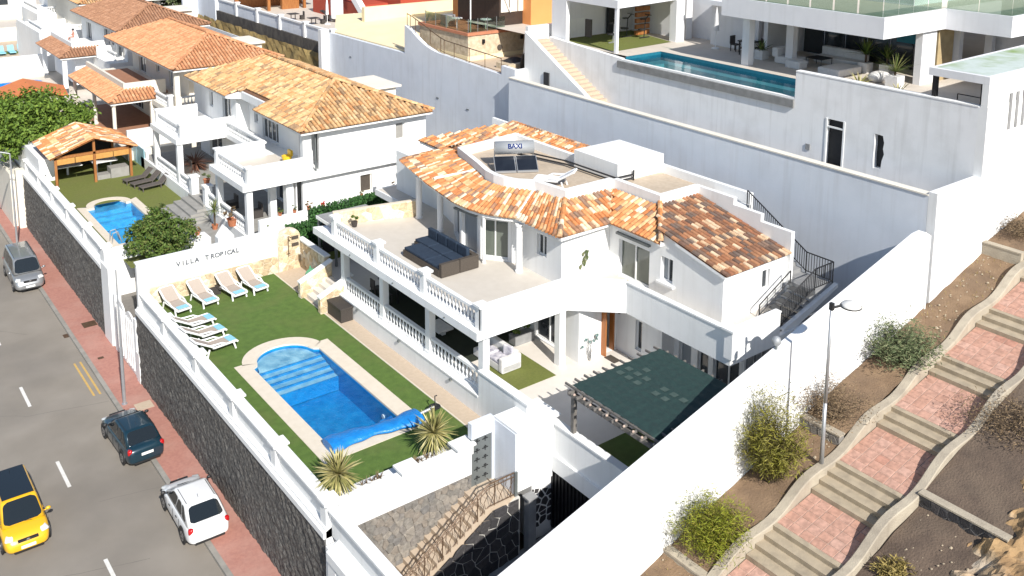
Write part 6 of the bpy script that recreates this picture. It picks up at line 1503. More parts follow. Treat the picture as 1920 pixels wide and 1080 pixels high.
b.path([(39.3,56.4,10.75),(39.3,56.4,13.3),(42.2,56.4,13.4)],.05); b.path([(39.3,56.4,13.3),(39.3,60.5,13.3),(42.2,60.5,13.4)],.05); b.path([(42.2,56.4,13.4),(42.9,56.4,11.9)],.04); b.box(41.2,42.4,56.5,60.5,13.36,13.4); b.build('frame', LOUNGEW, t)
for x, y, lb_ in ((39.6,58.6,'small white table behind the glass on the stone terrace, far one'),(41.0,56.9,'small white table behind the glass on the stone terrace, near one')):
    b = MB(); b.lathe([(.05,0),(.05,.68),(.42,.7),(.42,.74),(.01,.75)],12,(x,y,10.75)); tag(b.build('terrace_table', LOUNGEW), lb_, 'table')
b = MB(); b.box(39.2,40.0,59.4,60.2,10.75,11.6); tag(b.build('grey_cabinet', CONCRETE), 'grey cabinet on the stone terrace', 'cabinet')
potted_ = thing('closed_parasol', 'closed white parasol below the stone terrace wall', 'parasol', (42.6,54.2,8.72)); b = MB(); b.lathe([(.3,0),(.3,.1),(.04,.12),(.04,.3),(.16,.4),(.13,.9),(.08,1.4),(.03,1.8)],10,(42.6,54.2,8.72)); b.build('canopy', LOUNGEW, potted_)
b = MB(); b.box(39.1,40.8,51.6,53.0,8.72,9.1); tag(b.build('stone_barbecue', BSTONEF), 'low grey stone planter behind the curved wall railing', 'planter')
b = MB(); b.grid(10,6, lambda u,v: (39.6+u*1.6, 52.0+v*1.3, 9.1+.3*math.sin(u*3.1)*math.sin(v*3.1))); tag(b.build('dark_tarpaulin', BLACKPL), 'black tarpaulin draped over the low stone planter', 'tarpaulin')
t = thing('gate_arch', 'dark arched fence panel next to the white end wall', 'fence', (40.6,50.9,7)); b = MB(); b.path([(39.6,50.9,9.2)]+[(40.4-.8*math.cos(math.pi*i/8),50.9,9.2+.9*math.sin(math.pi*i/8)) for i in range(9)],.05); b.add([(39.6,50.92,8.3)]+[(40.4-.8*math.cos(math.pi*i/8),50.92,9.2+.9*math.sin(math.pi*i/8)) for i in range(9)]+[(41.2,50.92,8.3)],[tuple(range(11))]); b.build('panel', WICKER, t)
# pale yellow wall block, red and orange houses
t = thing('yellow_wall', 'broad pale yellow boundary wall below the red house', 'wall', (45,75,7)); b = MB(); b.add([(38.25,75.6,7),(38.25,75.6,8.3),(41.2,81.2,8.9),(56,76.5,9.3),(56,70,7),(38.25,63.4,7),(38.25,63.4,8.4),(44,63.4,8.6)],[(1,0,5,6),(1,6,7,3,2),(0,1,2),(2,3,4)])
b.build('wall', YELLOWWALL, t)
b = MB(); b.box(41.5, 60, 76.2, 76.7, 7, 10.1); b.build('upper_wall', YELLOWWALL, t)
N = thing('house', 'brick red house with white balustrade at the top edge', 'house', (55, 84, 7))
b = MB(); b.box(49.0, 66, 82.5, 96, 7, 16); b.box(46.0,49.0,85,96,7,9.0); b.build('wall', REDWALL, N)
bal_run(N, (49.3,82.4), (53.2,82.4), 10.1); b = MB(); b.box(49.0,54,82.2,82.5,9.8,10.1); b.build('balcony_slab', WHITE, N)
window(N, (48.98,92), (48.98,84), 2, 5, 9.5, 11, recess=-.06, name='window')
b = MB(); b.add([(45.6,83.5,7.1),(46.2,83.5,7.1),(46.2,88.5,11),(45.6,88.5,11),(45.6,83.5,8),(46.2,83.5,8),(46.2,88.5,12),(45.6,88.5,12)],[(3,2,1,0),(4,5,6,7),(0,1,5,4),(1,2,6,5),(2,3,7,6),(3,0,4,7)]); b.build('stair_wall', WHITE, N)
b = MB(); b.box(44.3,45.6,88.2,88.4,7.1,9.3); b.build('garage_door', WHITE, N)
N = thing('house', 'orange house with tall shuttered window beside the gym pavilion', 'house', (50, 58, 9))
b = MB(); b.box(44.2, 58, 55.6, 66, 7, 17); b.build('wall', ORANGEWALL, N); b = MB(); b.box(46.5,48.2,55.5,55.6,10.9,13.6); b.build('window_surround', CREAM, N); b = MB(); b.box(46.65,48.05,55.46,55.5,11.1,13.6); b.build('shutter', GATEGREY, N)
# white panel fence and the sunbathing terrace at the top
t = thing('panel_fence', 'white panel fence with posts above the dry ochre bank', 'fence', (38.3, 92, 7))
ys = [76.1, 81.5, 87, 92.5, 98, 103.5]
for y0, y1 in zip(ys, ys[1:]):
    b = MB(); b.box(38.2, 38.3, y0+.2, y1-.2, 7.0, 8.15); b.build('panel', GREYWALL, t); b = MB(); b.box(38.12,38.4,y0+.2,y1-.2,8.15,8.3); b.build('rail', WHITE, t)
for y in ys: postb(t, 38.25, y, 7.0, 8.4, .2)
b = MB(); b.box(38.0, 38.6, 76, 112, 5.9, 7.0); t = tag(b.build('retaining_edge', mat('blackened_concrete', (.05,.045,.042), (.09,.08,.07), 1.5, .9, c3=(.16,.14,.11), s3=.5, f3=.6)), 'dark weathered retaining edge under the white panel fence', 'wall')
rb = random.Random(3); b = MB(); b.grid(50, 12, lambda u, v: (37.9-.2*(1-v)*6+rb.uniform(-.1,.1), 76.6+u*33, 1.5+v*4.5+rb.uniform(-.08,.08))); struct(b.build('ochre_bank', BANK))
b = MB(); b.box(36.2, 37.9, 109, 109.4, 0, 9); b.box(37.9,39,103.5,109,0,8.2); tag(b.build('grey_end_wall', GREYWALL), 'grey rendered wall at the far end of the ochre bank', 'wall')
b = MB(); b.box(36.9, 37.0, 93, 109, 0, 5.4); tag(b.build('rear_plot_wall', GREYWALL), 'grey wall behind the far villas with sunlit white top', 'wall')
for i, (x, y, rz) in enumerate(((43.5,84.0,.5),(45.0,87.5,2.2))):
    m = thing('sun_lounger', ('white curved plastic lounger beside the yellow wall on the upper terrace','dark lounger farther back on the upper terrace')[i], 'sun lounger', (x,y,7.06), 'loungers on the upper terrace', rz); ORG[m.name] = Vector((0,0,0))
    b = MB(); pr = [(0,.5),(.5,.25),(1.2,.4),(1.7,.9),(2.2,1.15)]
    for (a0,z0),(a1,z1) in zip(pr, pr[1:]): b.add([(a0,-.35,z0),(a1,-.35,z1),(a1,.35,z1),(a0,.35,z0),(a0,-.35,z0-.1),(a1,-.35,z1-.1),(a1,.35,z1-.1),(a0,.35,z0-.1)],[(0,1,2,3),(7,6,5,4),(0,4,5,1),(3,2,6,7)])
    b.box(.3,.4,-.3,.3,0,.3); b.box(1.5,1.6,-.3,.3,0,.7); b.build('shell', LOUNGEW if i == 0 else DWICKER, m)
for x, y, lb_ in ((41.6,91.5,'dark table and chairs on the upper terrace, left group'),(42.0,87.6,'low dark garden table on the upper terrace near the fence')):
    b = MB(); b.box(x-.5,x+.5,y-.5,y+.5,7.7,7.76); b.box(x-.45,x-.38,y-.45,y-.38,7.06,7.7); b.box(x+.38,x+.45,y+.38,y+.45,7.06,7.7); b.box(x+.8,x+1.2,y-.2,y+.2,7.06,7.5); b.box(x+1.16,x+1.2,y-.2,y+.2,7.5,7.9); tag(b.build('garden_table', DWICKER), lb_, 'table')
t = thing('closed_parasol', 'closed white parasol in the middle of the top sunbathing terrace', 'parasol', (43.2,87.0,7.06)); b = MB(); b.lathe([(.3,0),(.3,.08),(.03,.1),(.03,.9),(.16,1.0),(.12,2.0),(.03,2.7)],9,(43.2,87.0,7.06)); b.build('canopy', LOUNGEW, t)
t = thing('garden_bar', 'open beige roofed garden bar at the top edge', 'pavilion', (44,101,7)); b = MB(); b.box(40,48,99,103.5,9.3,9.7); b.build('roof', CREAM, t); b = MB(); b.box(44,46,99.5,100,7,8.2); b.box(42.2,42.5,99.2,99.5,7,9.3); b.box(46.4,46.7,99.2,99.5,7,9.3); b.box(40,48,103,103.3,7,9.3); b.build('counter', WOOD, t)
for k, (x, c, lb_) in enumerate(((47.2,YELLOWP,'yellow ball shaped toy on the top terrace'),(48.4,ORANGEWALL,'orange toy beside the yellow one on the top terrace'))):
    b = MB(); b.ball((x,96,7.5),(.5,.5,.45),10,6); tag(b.build('beach_toy', c), lb_, 'toy')
for y0 in (45, 70, 105):
    b = MB(); b.box(90, 92, y0, y0+25, 7, 12); tag(b.build('distant_wall', CREAM), 'cream wall far up the hill behind the upper plots', 'wall', 'far cream walls')
# ================================================================== cars
def car(label, loc, rz, paint, L, W, H, hood, ws0, ws1, rr1, rr0, belt=.92, hoodz=.80, tail=.86, pano=False, rear_dark=False, group='parked cars'):
    """fractions of L from the front (0) to the rear (1): hood end / windscreen base, windscreen top, roof rear end, rear window base"""
    t = thing('parked_car', label, 'car', (0,0,0), group)
    yv = lambda f: L/2-f*L
    st = []
    for f, wf, zt, zb in ((0,.62,.50,.30),(.012,.80,.58,.22),(.05,.93,hoodz-.12,.20),(.14,.985,hoodz-.03,.19),(hood,1.0,belt-.06,.19),((hood+rr0)/2,1.0,belt-.02,.19),(.82,1.0,belt-.01,.19),(.93,.97,tail+.04,.20),(.985,.88,tail-.06,.24),(1.0,.74,tail-.22,.32)):
        st.append((yv(f), wf*W/2, zt, zb))
    vs = []; prof = lambda w, zt, zb: [(0,zt+.035),(w*.55,zt+.025),(w*.86,zt-.01),(w*.97,zt-.10),(w,zt*.62+zb*.38),(w*.985,zb+.14),(w*.93,zb),(0,zb-.02)]
    for y, w_, zt, zb in st:
        p_ = prof(w_, zt, zb); row = p_ + [(-x, z) for x, z in p_[-2:0:-1]]
        vs += [(x, y, z) for x, z in row]
    n_ = len(row); fs = [(i*n_+k, i*n_+(k+1) % n_, (i+1)*n_+(k+1) % n_, (i+1)*n_+k) for i in range(len(st)-1) for k in range(n_)]
    fs += [tuple(range(n_))[::-1], tuple(range((len(st)-1)*n_, len(st)*n_))]
    b = MB(); b.add(vs, fs); body = b.build('body', paint, t, smooth=True)
    md = body.modifiers.new('sub', 'SUBSURF'); md.levels = 2; md.render_levels = 2
    # cabin
    wb, wt = W*.458, W*.372; zb = belt-.04; zt = H-.05
    lower = [(wb,yv(ws0)),(wb,yv(rr0)),(-wb,yv(rr0)),(-wb,yv(ws0))]; upper = [(wt,yv(ws1)),(wt,yv(rr1)),(-wt,yv(rr1)),(-wt,yv(ws1))]
    bm = bmesh.new(); lv = [bm.verts.new((x,y,zb)) for x,y in lower]; uv = [bm.verts.new((x,y,zt)) for x,y in upper]
    # crowned windscreen, rear and roof centre points
    bm.faces.new(uv)
    for i in range(4): bm.faces.new((lv[i], lv[(i+1) % 4], uv[(i+1) % 4], uv[i]))
    bm.faces.new(lv[::-1]); bmesh.ops.recalc_face_normals(bm, faces=bm.faces[:])
    up = [e for e in bm.edges if not (e.verts[0] in lv and e.verts[1] in lv)]
    bmesh.ops.bevel(bm, geom=up, offset=.13, segments=3, affect='EDGES', profile=.6)
    bm.verts.index_update(); b = MB(); b.add([v.co for v in bm.verts], [[v.index for v in f.verts] for f in bm.faces]); bm.free()
    b.build('cabin', paint, t, smooth=True)
    def patch(name, c, m, u0, u1, v0, v1, off=.012, nu=6, bulge=.0, par=t):
        """pane on the cabin quad c=(bl,br,tr,tl)"""
        c = [Vector(q) for q in c]; nn = -(c[1]-c[0]).cross(c[3]-c[0]).normalized(); b = MB()
        wd = (c[1]-c[0]).length*(u1-u0); ht = (c[3]-c[0]).length*(v1-v0); rc = .22*min(wd, ht)
        def f(u, v):
            # rounded rectangle: square the unit grid towards its corners
            du = min(u, 1-u)*wd; dv = min(v, 1-v)*ht
            if v in (0, 1) or u in (0, 1):
                pass
            ins = 0
            if dv < rc: ins = rc-math.sqrt(max(0, rc*rc-(rc-dv)**2))
            uu = (ins+(wd-2*ins)*u)/wd
            U = u0+(u1-u0)*uu; V_ = v0+(v1-v0)*v
            p = (c[0]*(1-U)+c[1]*U)*(1-V_)+(c[3]*(1-U)+c[2]*U)*V_
            return tuple(p+nn*(off+bulge*(1-(2*U-1)**2)))
        b.grid(nu, 12, f); return b.build(name, m, par, smooth=True)
    P_ = lambda i, z: (lower[i][0], lower[i][1], zb) if z == 0 else (upper[i][0], upper[i][1], zt)
    patch('windscreen', (P_(0,0),P_(3,0),P_(3,1),P_(0,1))[0:1]+(P_(3,0),P_(3,1),P_(0,1)) if False else (P_(3,0),P_(0,0),P_(0,1),P_(3,1))[::1], CARGLASS, .05,.95,.06,.93, off=-.012 if False else .014, bulge=.01)
    patch('rear_window', (P_(1,0),P_(2,0),P_(2,1),P_(1,1)), CARGLASS, .07,.93,.16,.90, off=.014, bulge=.01)
    for a_, b__ in ((0,1),(2,3)):
        q = (P_(a_,0),P_(b__,0),P_(b__,1),P_(a_,1))
        if a_ == 0: spans = ((.10,.44),(.47,.72),(.75,.90))
        else: spans = ((.10,.25),(.28,.53),(.56,.90))
        for u0, u1 in spans: patch('side_window', q, CARGLASS, u0, u1, .12, .88)
    if pano:
        b = MB(); b.grid(6,6, lambda u, v: (-wt*.9+u*wt*1.8, yv(ws1)-.05+v*(yv(rr1)-yv(ws1)+.1), zt+.012+.01*(1-(2*u-1)**2))); b.build('roof_glass', CARGLASS, t, smooth=True)
    else:
        for s in (-1,1):
            b = MB(); b.tube((s*wt*.86,yv(ws1)-.15,zt+.008),(s*wt*.86,yv(rr1)+.1,zt+.008),.012); b.build('roof_strip', BLACKPL, t)
    # wheels
    for fy in (.175,.80):
        for s in (-1,1):
            y = yv(fy); x = s*(W/2-.10)
            b = MB(); b.tube((s*(W/2-.03),y,.34),(s*(W/2+.004),y,.34),.375,22); b.build('wheel_arch', BLACKPL, t)
            b = MB(); b.tube((s*(W/2-.2),y,.31),(s*(W/2+.012),y,.31),.31,22); wl = b.build('wheel', TYRE, t)
            b = MB(); b.tube((s*(W/2),y,.31),(s*(W/2+.018),y,.31),.2,16)
            b.build('rim', RIM, wl)
            b = MB()
            for k in range(5):
                a_ = k*1.2566; b.cbox((s*(W/2+.02), y+.10*math.cos(a_), .31+.10*math.sin(a_)), (.012,.05,.06))
            b.build('rim_gap', BLACKPL, wl)
    # lamps, plate, bumper strip, mirrors, handles, seams
    for s in (-1,1):
        b = MB(); b.cbox((s*W*.35, yv(.075), hoodz-.165),(W*.17,.38,.12), -s*.28, .05, -.18); b.build('headlight', HEADL, t, smooth=True)
        b = MB(); b.cbox((s*W*.395, yv(.950), tail-.15),(W*.12,.26,.24), s*.35, .055); b.build('tail_light', TAILL, t, smooth=True)
        b = MB(); b.ball((s*(W/2+.08), yv(ws0)-.28, belt+.06),(.11,.07,.075),8,6); b.tube((s*W*.44,yv(ws0)-.3,belt),(s*(W/2+.05),yv(ws0)-.28,belt+.03),.025); b.build('wing_mirror', paint if pano or H > 1.7 else BLACKPL, t, smooth=True)
        for f in (.40,.62):
            b = MB(); b.cbox((s*(W/2+.006), yv(f), .74),(.02,.16,.03)); b.build('door_handle', BLACKPL if H < 1.5 else paint, t)
        for f in (hood+.03,.50,.70):
            b = MB(); b.cbox((s*(W/2-.002), yv(f), .56),(.012,.012,.5)); b.build('door_seam', BLACKPL, t)
    b = MB(); b.cbox((0,yv(0)+.012,.42),(.52,.02,.115)); b.build('number_plate', PLATE, t)
    b = MB(); b.cbox((0,yv(1)-.012,tail-.30),(.52,.02,.115)); b.build('number_plate', PLATE, t)
    b = MB(); b.cbox((0,yv(.004),hoodz-.22),(W*.42,.10,.075)); b.build('grille', BLACKPL, t); b = MB(); b.ball((0,yv(.004)+.055,hoodz-.215),(.07,.012,.045),10,6); b.build('emblem', RIM, t)
    b = MB(); b.cbox((0,yv(.004),.27),(W*.6,.06,.06)); b.build('lower_grille', BLACKPL, t)
    b = MB(); b.cbox((0,yv(.997),.30),(W*.66,.04,.08)); b.build('bumper_strip', BLACKPL, t)
    b = MB(); b.tube((-.3,yv(ws0)+.02,belt),(.25,yv(ws0)-.1,belt+.04),.008,4); b.tube((-.05,yv(rr1)+.25,zt+.01),(-.05,yv(rr1)+.35,zt+.13),.006,4); b.build('wiper_and_aerial', BLACKPL, t)
    t.location = loc; t.rotation_euler = (0,0,rz); return t
def paintm(name, c, metal=.0): return mat(name, c, None, rough=.28, metal=metal, coat=.8)
PW, PBL, PY, PS = paintm('white_car_paint',(.74,.74,.74)), paintm('dark_teal_car_paint',(.008,.032,.05),.2), paintm('yellow_car_paint',(.72,.40,.015)), paintm('silver_car_paint',(.33,.34,.35),.55)
car('white hatchback parked half on the pink pavement, nearest the bottom', (11.5,36.45,-4.30), R(-1.5), PW, 4.03, 1.75, 1.47, .25, .20, .41, .76, .955, belt=.95, hoodz=.84, tail=.95)
car('dark blue green hatchback parked by the wall between lamp post and white car', (11.02,43.4,-4.32), R(2), PBL, 4.25, 1.74, 1.44, .29, .26, .44, .76, .93, belt=.92, hoodz=.82, tail=.96)
car('yellow people carrier with black glass roof cut by the left edge of the photo', (5.62,40.4,-4.35), R(180), PY, 4.32, 1.74, 1.66, .19, .165, .36, .90, .975, belt=1.0, hoodz=.92, tail=1.0, pano=True)
car('silver grey van parked on the street beside the neighbouring wall', (10.85,66.6,-4.34), R(179), PS, 4.75, 1.82, 1.93, .17, .145, .29, .955, .985, belt=1.12, hoodz=1.0, tail=1.1)

# ================================================================== lamps
t = thing('street_lamp', 'tall grey street lamp with round white head beside the stepped path', 'street lamp', (27.57,18.0,1.6), 'lamp posts')
b = MB(); b.tube((27.57,18.0,1.4),(27.57,18.0,3.9),.085,10,.065); b.tube((27.57,18.0,3.9),(27.57,18.0,7.5),.065,10,.05); b.build('pole', GALV, t, smooth=True)
b = MB(); b.tube((27.57,18.0,7.42),(27.85,17.78,7.52),.045); b.box(27.52,27.64,17.93,18.07,7.35,7.6); b.build('arm', BLACKPL, t)
b = MB(); b.lathe([(.02,-.08),(.30,-.06),(.36,-.0),(.30,.08),(.12,.14),(.01,.15)],18,(28.1,17.6,7.5)); b.build('lamp_head', LAMPGLASS, t, smooth=True)
b = MB(); b.lathe([(.365,-.03),(.375,0),(.365,.02),(.3,-.06)],18,(28.1,17.6,7.49)); b.build('lamp_rim', BLACKPL, t)
t = thing('wall_lamp', 'small round globe lamp perched on top of the tall white wall', 'lamp', (27.35,20.0,5.15))
b = MB(); b.tube((27.35,20.0,5.1),(27.35,20.0,5.3),.05,8); b.build('stem', GATEGREY, t)
b = MB(); b.ball((27.35,20.0,5.45),(.17,.17,.19),12,8); b.build('globe', STEEL, t, smooth=True)
t = thing('street_lamp', 'tall headless looking grey pole on the pavement by the white gate', 'lamp post', (11.69,47.03,-4.23), 'lamp posts')
b = MB(); b.tube((11.69,47.03,-4.3),(11.69,47.03,-1.2),.085,10,.08); b.tube((11.69,47.03,-1.2),(11.69,47.03,2.85),.055,10,.035); b.build('pole', GALV, t); b = MB(); b.lathe([(.14,0),(.14,.04),(.09,.06)],10,(11.69,47.03,-4.23)); b.build('base', GALV, t)
t = thing('street_lamp', 'far grey lamp post with flat head over the street at the left edge', 'street lamp', (11.67,73.1,-4.23), 'lamp posts')
b = MB(); b.tube((11.67,73.1,-4.3),(11.67,73.1,2.5),.08,8,.05); b.tube((11.67,73.1,2.5),(10.9,73.2,2.75),.04,8); b.build('pole', GALV, t)
b = MB(); b.cbox((10.6,73.2,2.78),(.9,.32,.12)); b.build('lamp_head', LAMPGLASS, t)

# ================================================================== sun loungers
def lounger(label, group):
    t = proto('sun_lounger', label, 'sun lounger', group)
    b = MB()
    for s in (-1,1):
        x = s*.37
        b.path([(x,0,.30),(x,.08,.36),(x,1.15,.36),(x,1.25,.38)], .052, 6); b.path([(x,1.15,.37),(x,1.95,.86),(x*.8,2.02,.88)], .048, 6)
        b.path([(x*1.05,.55,.36),(x*1.08,.8,.50),(x*1.08,1.2,.52),(x*1.05,1.45,.55)], .04, 6)
    b.path([(-.37,.0,.30),(.37,.0,.30)], .05); b.path([(-.30,2.02,.88),(.30,2.02,.88)], .048)
    b.build('frame', LOUNGEW, t)
    for s in (-1,1):
        for y in (.22, 1.42):
            l = MB(); l.path([(s*.38,y,.36),(s*.40,y+(.12 if y > 1 else -.1),.0)], .045); l.build('leg', LOUNGEW, t)
    b = MB(); b.cbox((0,.60,.365),(.70,1.16,.03)); b.build('seat', LOUNGEF, t)
    b = MB(); b.cbox((0,1.57,.635),(.70,.94,.03),0,0,R(31.5)); b.build('backrest', LOUNGEF, t)
    b = MB(); b.cbox((0,.20,.388),(.56,.36,.014)); b.build('foot_towel', TOWEL, t)
    return t
LG = 'white framed sun loungers on the villa lawn'
base = lounger('white lounger with beige mesh against the stone wall, leftmost of the row of four', LG)
base.location = (14.61,46.15,0); base.rotation_euler = (0,0,R(8))
for x, lab in ((16.05,'white lounger with beige mesh against the stone wall, second of the row of four'),(17.58,'white lounger with beige mesh against the stone wall, third of the row of four'),(18.75,'white lounger with beige mesh against the stone wall, nearest the shower corner')):
    copy_tree(base, (x,46.2,0), R(8), lab)
for y, lab in ((44.55,'white lounger lying sideways by the street wall, farthest of three'),(43.15,'white lounger lying sideways by the street wall, middle of three'),(41.75,'white lounger lying sideways by the street wall, nearest the pool')):
    copy_tree(base, (15.45,y,0), R(97), lab)
rl = copy_tree(base, (28.35,35.25,7.08), R(-144), 'white plastic lounger standing on the roof terrace beside the solar collectors'); rl['group'] = 'loungers'
for k in [o for o in bpy.data.objects if o.parent == rl]:
    if k.name.startswith('foot_towel'): bpy.data.objects.remove(k)
    elif k.name.startswith(('seat','backrest')): k.data = k.data.copy(); k.data.materials[0] = LOUNGEW
t = proto('sun_lounger', 'grey brown wicker lounger nearest the neighbouring pool', 'sun lounger', 'grey brown loungers on the neighbouring lawn')
b = MB(); b.cbox((0,.75,.30),(.66,1.5,.07),0,.02); b.build('seat', GREYLOUNGE, t); b = MB(); b.cbox((0,1.78,.56),(.64,.75,.07),0,.02,R(42)); b.build('backrest', GREYLOUNGE, t)
for x in (-.28,.28):
    for y in (.1,1.4): l = MB(); l.box(x-.03,x+.03,y-.03,y+.03,0,.28); l.build('leg', GREYLOUNGE, t)
t.location = (18.35,66.1,.3); t.rotation_euler = (0,0,R(-80))
copy_tree(t, (18.1,67.2,.3), R(-80), 'grey brown wicker lounger in the middle of the neighbouring three'); copy_tree(t, (17.9,68.3,.3), R(-80), 'grey brown wicker lounger nearest the gazebo post')
for i in range(5):
    x = 20.3+i*1.1; c = thing('sun_lounger', ('turquoise lounger at the far left terrace, first','turquoise lounger at the far left terrace, second','turquoise lounger at the far left terrace, third','green towel lounger on the far left terrace','turquoise lounger at the far left terrace, last')[i], 'sun lounger', (x,126.0,.3), 'turquoise loungers on the far terrace')
    b = MB(); b.box(x-.35,x+.35,126,127.3,.6,.7); b.build('seat', TOWEL if i != 3 else GREENP, c); b = MB(); b.cbox((x,127.6,.95),(.7,.08,.8),0,0,R(-30)); b.build('backrest', TOWEL if i != 3 else GREENP, c)
t = thing('closed_parasol', 'closed white parasol between the far turquoise loungers', 'parasol', (22.6,128.6,.3)); b = MB(); b.lathe([(.35,0),(.35,.1),(.06,.12),(.06,.5),(.3,.7),(.25,1.8),(.05,2.8)],9,(22.6,128.6,.3)); b.build('canopy', WHITEC, t)

# ================================================================== villa furniture
t = thing('outdoor_sofa', 'brown wicker corner sofa with navy cushions on the balcony terrace', 'sofa', (23.8,37,3.76))
b = MB(); b.box(23.7,24.75,35.16,38.9,3.78,4.10); b.box(22.7,23.695,36.2,38.3,3.78,4.095); b.box(24.6,24.82,35.16,38.9,4.10,4.42); b.build('wicker_base', WICKER, t)
for y0, y1 in ((35.0,36.0),(36.03,36.9)):
    b = MB(); 
for x0, x1 in ((22.72,23.72),(23.76,24.8)):
    b = MB(); b.box(x0, x1, 34.95, 35.15, 3.80, 4.425); b.build('wicker_arm', WICKER, t)
b = MB(); b.box(22.7,23.7,35.15,36.2,3.78,4.1); b.build('wicker_base', WICKER, t)
for (x0,x1,y0,y1) in ((22.74,23.66,35.2,36.3),(22.74,23.66,36.34,38.25),(23.72,24.5,35.2,36.4),(23.72,24.5,36.44,37.6),(23.72,24.5,37.64,38.85)):
    b = MB(); b.cbox(((x0+x1)/2,(y0+y1)/2,4.17),(x1-x0,y1-y0,.14),0,.035); b.build('seat_cushion', NAVY, t)
for i in range(4):
    b = MB(); b.cbox((24.45,35.7+i*.86,4.48),(.2,.8,.5),0,.05,0); b.build('back_cushion', NAVY, t)
t = thing('deck_box', 'dark brown wicker storage box on the paving by the patio wall', 'storage box', (20.82,41.35,0))
b = MB(); b.box(20.5,21.15,40.65,42.1,.0,.62); b.build('box', DWICKER, t); b = MB(); b.cbox((20.825,41.375,.68),(.72,1.52,.1),0,.02); b.build('lid', DWICKER, t)
t = thing('white_sofa', 'white square armed sofa with lilac cushions at the edge of the patio', 'sofa', (23.5,31.6,.82))
b = MB(); b.cbox((23.5,31.75,1.03),(1.0,2.2,.34),0,.04); b.cbox((23.5,30.78,1.20),(1.05,.26,.66),0,.05); b.cbox((23.95,31.9,1.32),(.24,2.0,.5),0,.05); b.build('frame', WHITEC, t)
for y in (31.3,32.2): b = MB(); b.cbox((23.35,y,1.26),(.7,.8,.14),0,.05); b.build('seat_cushion', PURPLEC, t)
b = MB(); b.cbox((23.72,31.2,1.55),(.16,.5,.45),R(15),.05); b.build('scatter_cushion', PURPLEC, t)
t = thing('white_sofa', 'white sofa deep in the shade under the balcony', 'sofa', (24.8,35.2,.82)); b = MB(); b.cbox((24.8,35.2,1.0),(1.0,2.4,.36),0,.04); b.cbox((25.3,35.2,1.35),(.24,2.4,.5),0,.05); b.cbox((24.8,34.0,1.2),(1.0,.24,.6),0,.05); b.build('frame', WHITEC, t)
t = thing('white_table', 'low white table in the shade under the balcony', 'table', (23.0,35.6,.82)); b = MB(); b.cbox((23.0,35.6,1.12),(.8,1.2,.08)); b.box(22.9,23.1,35.2,36,.82,1.08); b.build('table_top', WHITEC, t)
t = thing('dining_table', 'dark dining table in the shade under the balcony', 'table', (23.6,40.2,.82)); b = MB(); b.box(22.9,24.3,39.3,41.2,1.52,1.58); b.build('table_top', BLACKPL, t)
for x in (23.0,24.2):
    for y in (39.4,41.1): b = MB(); b.box(x-.04,x+.04,y-.04,y+.04,.82,1.52); b.build('leg', BLACKPL, t)
for x, y, rz, lb_ in ((22.6,39.8,-90,'dark chair on the street side of the shaded dining table, near one'),(22.6,40.8,-90,'dark chair on the street side of the shaded dining table, far one')):
    c = thing('dining_chair', lb_, 'chair', (x,y,.82), 'chairs under the balcony', R(rz)); ORG[c.name] = Vector((0,0,0))
    b = MB(); b.box(-.22,.22,-.22,.22,.42,.47); b.build('seat', DWICKER, c); b = MB(); b.box(-.22,.22,-.25,-.2,.47,.95); b.build('backrest', DWICKER, c)
    for sx in (-.19,.19):
        for sy in (-.19,.19): b = MB(); b.box(sx-.02,sx+.02,sy-.02,sy+.02,0,.42); b.build('leg', DWICKER, c)
t = thing('planter_box', 'grey trough with dark leafy plants on the patio', 'planter', (25.5,32.6,.82)); b = MB(); b.box(25.0,26.1,32.35,32.85,.82,1.25); b.build('trough', CONCRETE, t); b = MB(); leaf_cloud(b, [(25.5,32.6,1.7,.55,.3,.5)], 500, .10, random.Random(3)); b.build('foliage', LEAF2, t)
t = thing('wall_tree', 'pale turquoise leafed little tree against the white wall by the front door', 'plant', (26.85,29.35,.82)); b = MB(); rt_ = random.Random(12)
for i in range(7): limb(b, (26.85,29.35,.84),(26.85+rt_.uniform(-.4,.4),29.35,1.5+rt_.uniform(0,.7)),.018,.008,rt_)
b.build('trunk', CONCRETE, t); b = MB(); leaf_cloud(b, [(26.85,29.33,1.75,.48,.1,.42)], 190, .085, rt_); b.build('foliage', leafmat('pale_turquoise_leaf', [(.30,.42,.40),(.40,.52,.50),(.22,.34,.33)]), t)
t = thing('turquoise_tree', 'small bright turquoise ornamental tree beside the hedge', 'plant', (22.9,47.7,.82)); b = MB(); b.tube((22.9,47.7,.82),(22.9,47.7,1.8),.03); b.build('trunk', BARK, t); b = MB(); leaf_cloud(b, [(22.9,47.7,2.15,.34,.34,.40)], 260, .10, random.Random(5)); b.build('foliage', TURQ, t)
b = MB(); b.box(22.3,24,46.4,48.2,.822,.84); tag(b.build('side_mat', LAWN2), 'strip of artificial grass under the lean-to', 'rug')
t = thing('hose_reel', 'green garden hose reel beside the raking stone wall', 'hose reel', (21.6,45.9,0)); b = MB(); b.tube((21.5,45.6,.45),(21.5,46.1,.45),.33,16); b.build('reel', GREENP, t); b = MB(); b.path([(21.3,45.55,0),(21.5,45.55,.9),(21.7,45.55,0)],.03); b.path([(21.3,46.15,0),(21.5,46.15,.9),(21.7,46.15,0)],.03); b.build('stand', GREENP, t)
t = thing('potted_plant', 'little potted plant at the far end of the balcony terrace', 'potted plant', (22.6,43.3,3.76)); b = MB(); b.lathe([(.12,0),(.17,.3),(.14,.3),(.01,.28)],10,(22.7,43.2,3.76)); b.build('pot', DWICKER, t); b = MB(); leaf_cloud(b, [(22.7,43.2,4.25,.22,.22,.22)], 120, .08, random.Random(9)); b.build('foliage', LEAF2, t)
b = MB(); b.cbox((19.75,27.9,.2),(.5,.6,.35),R(10)); tag(b.build('dark_bag', BLACKPL), 'dark bundle at the near corner of the paved strip', 'bag')
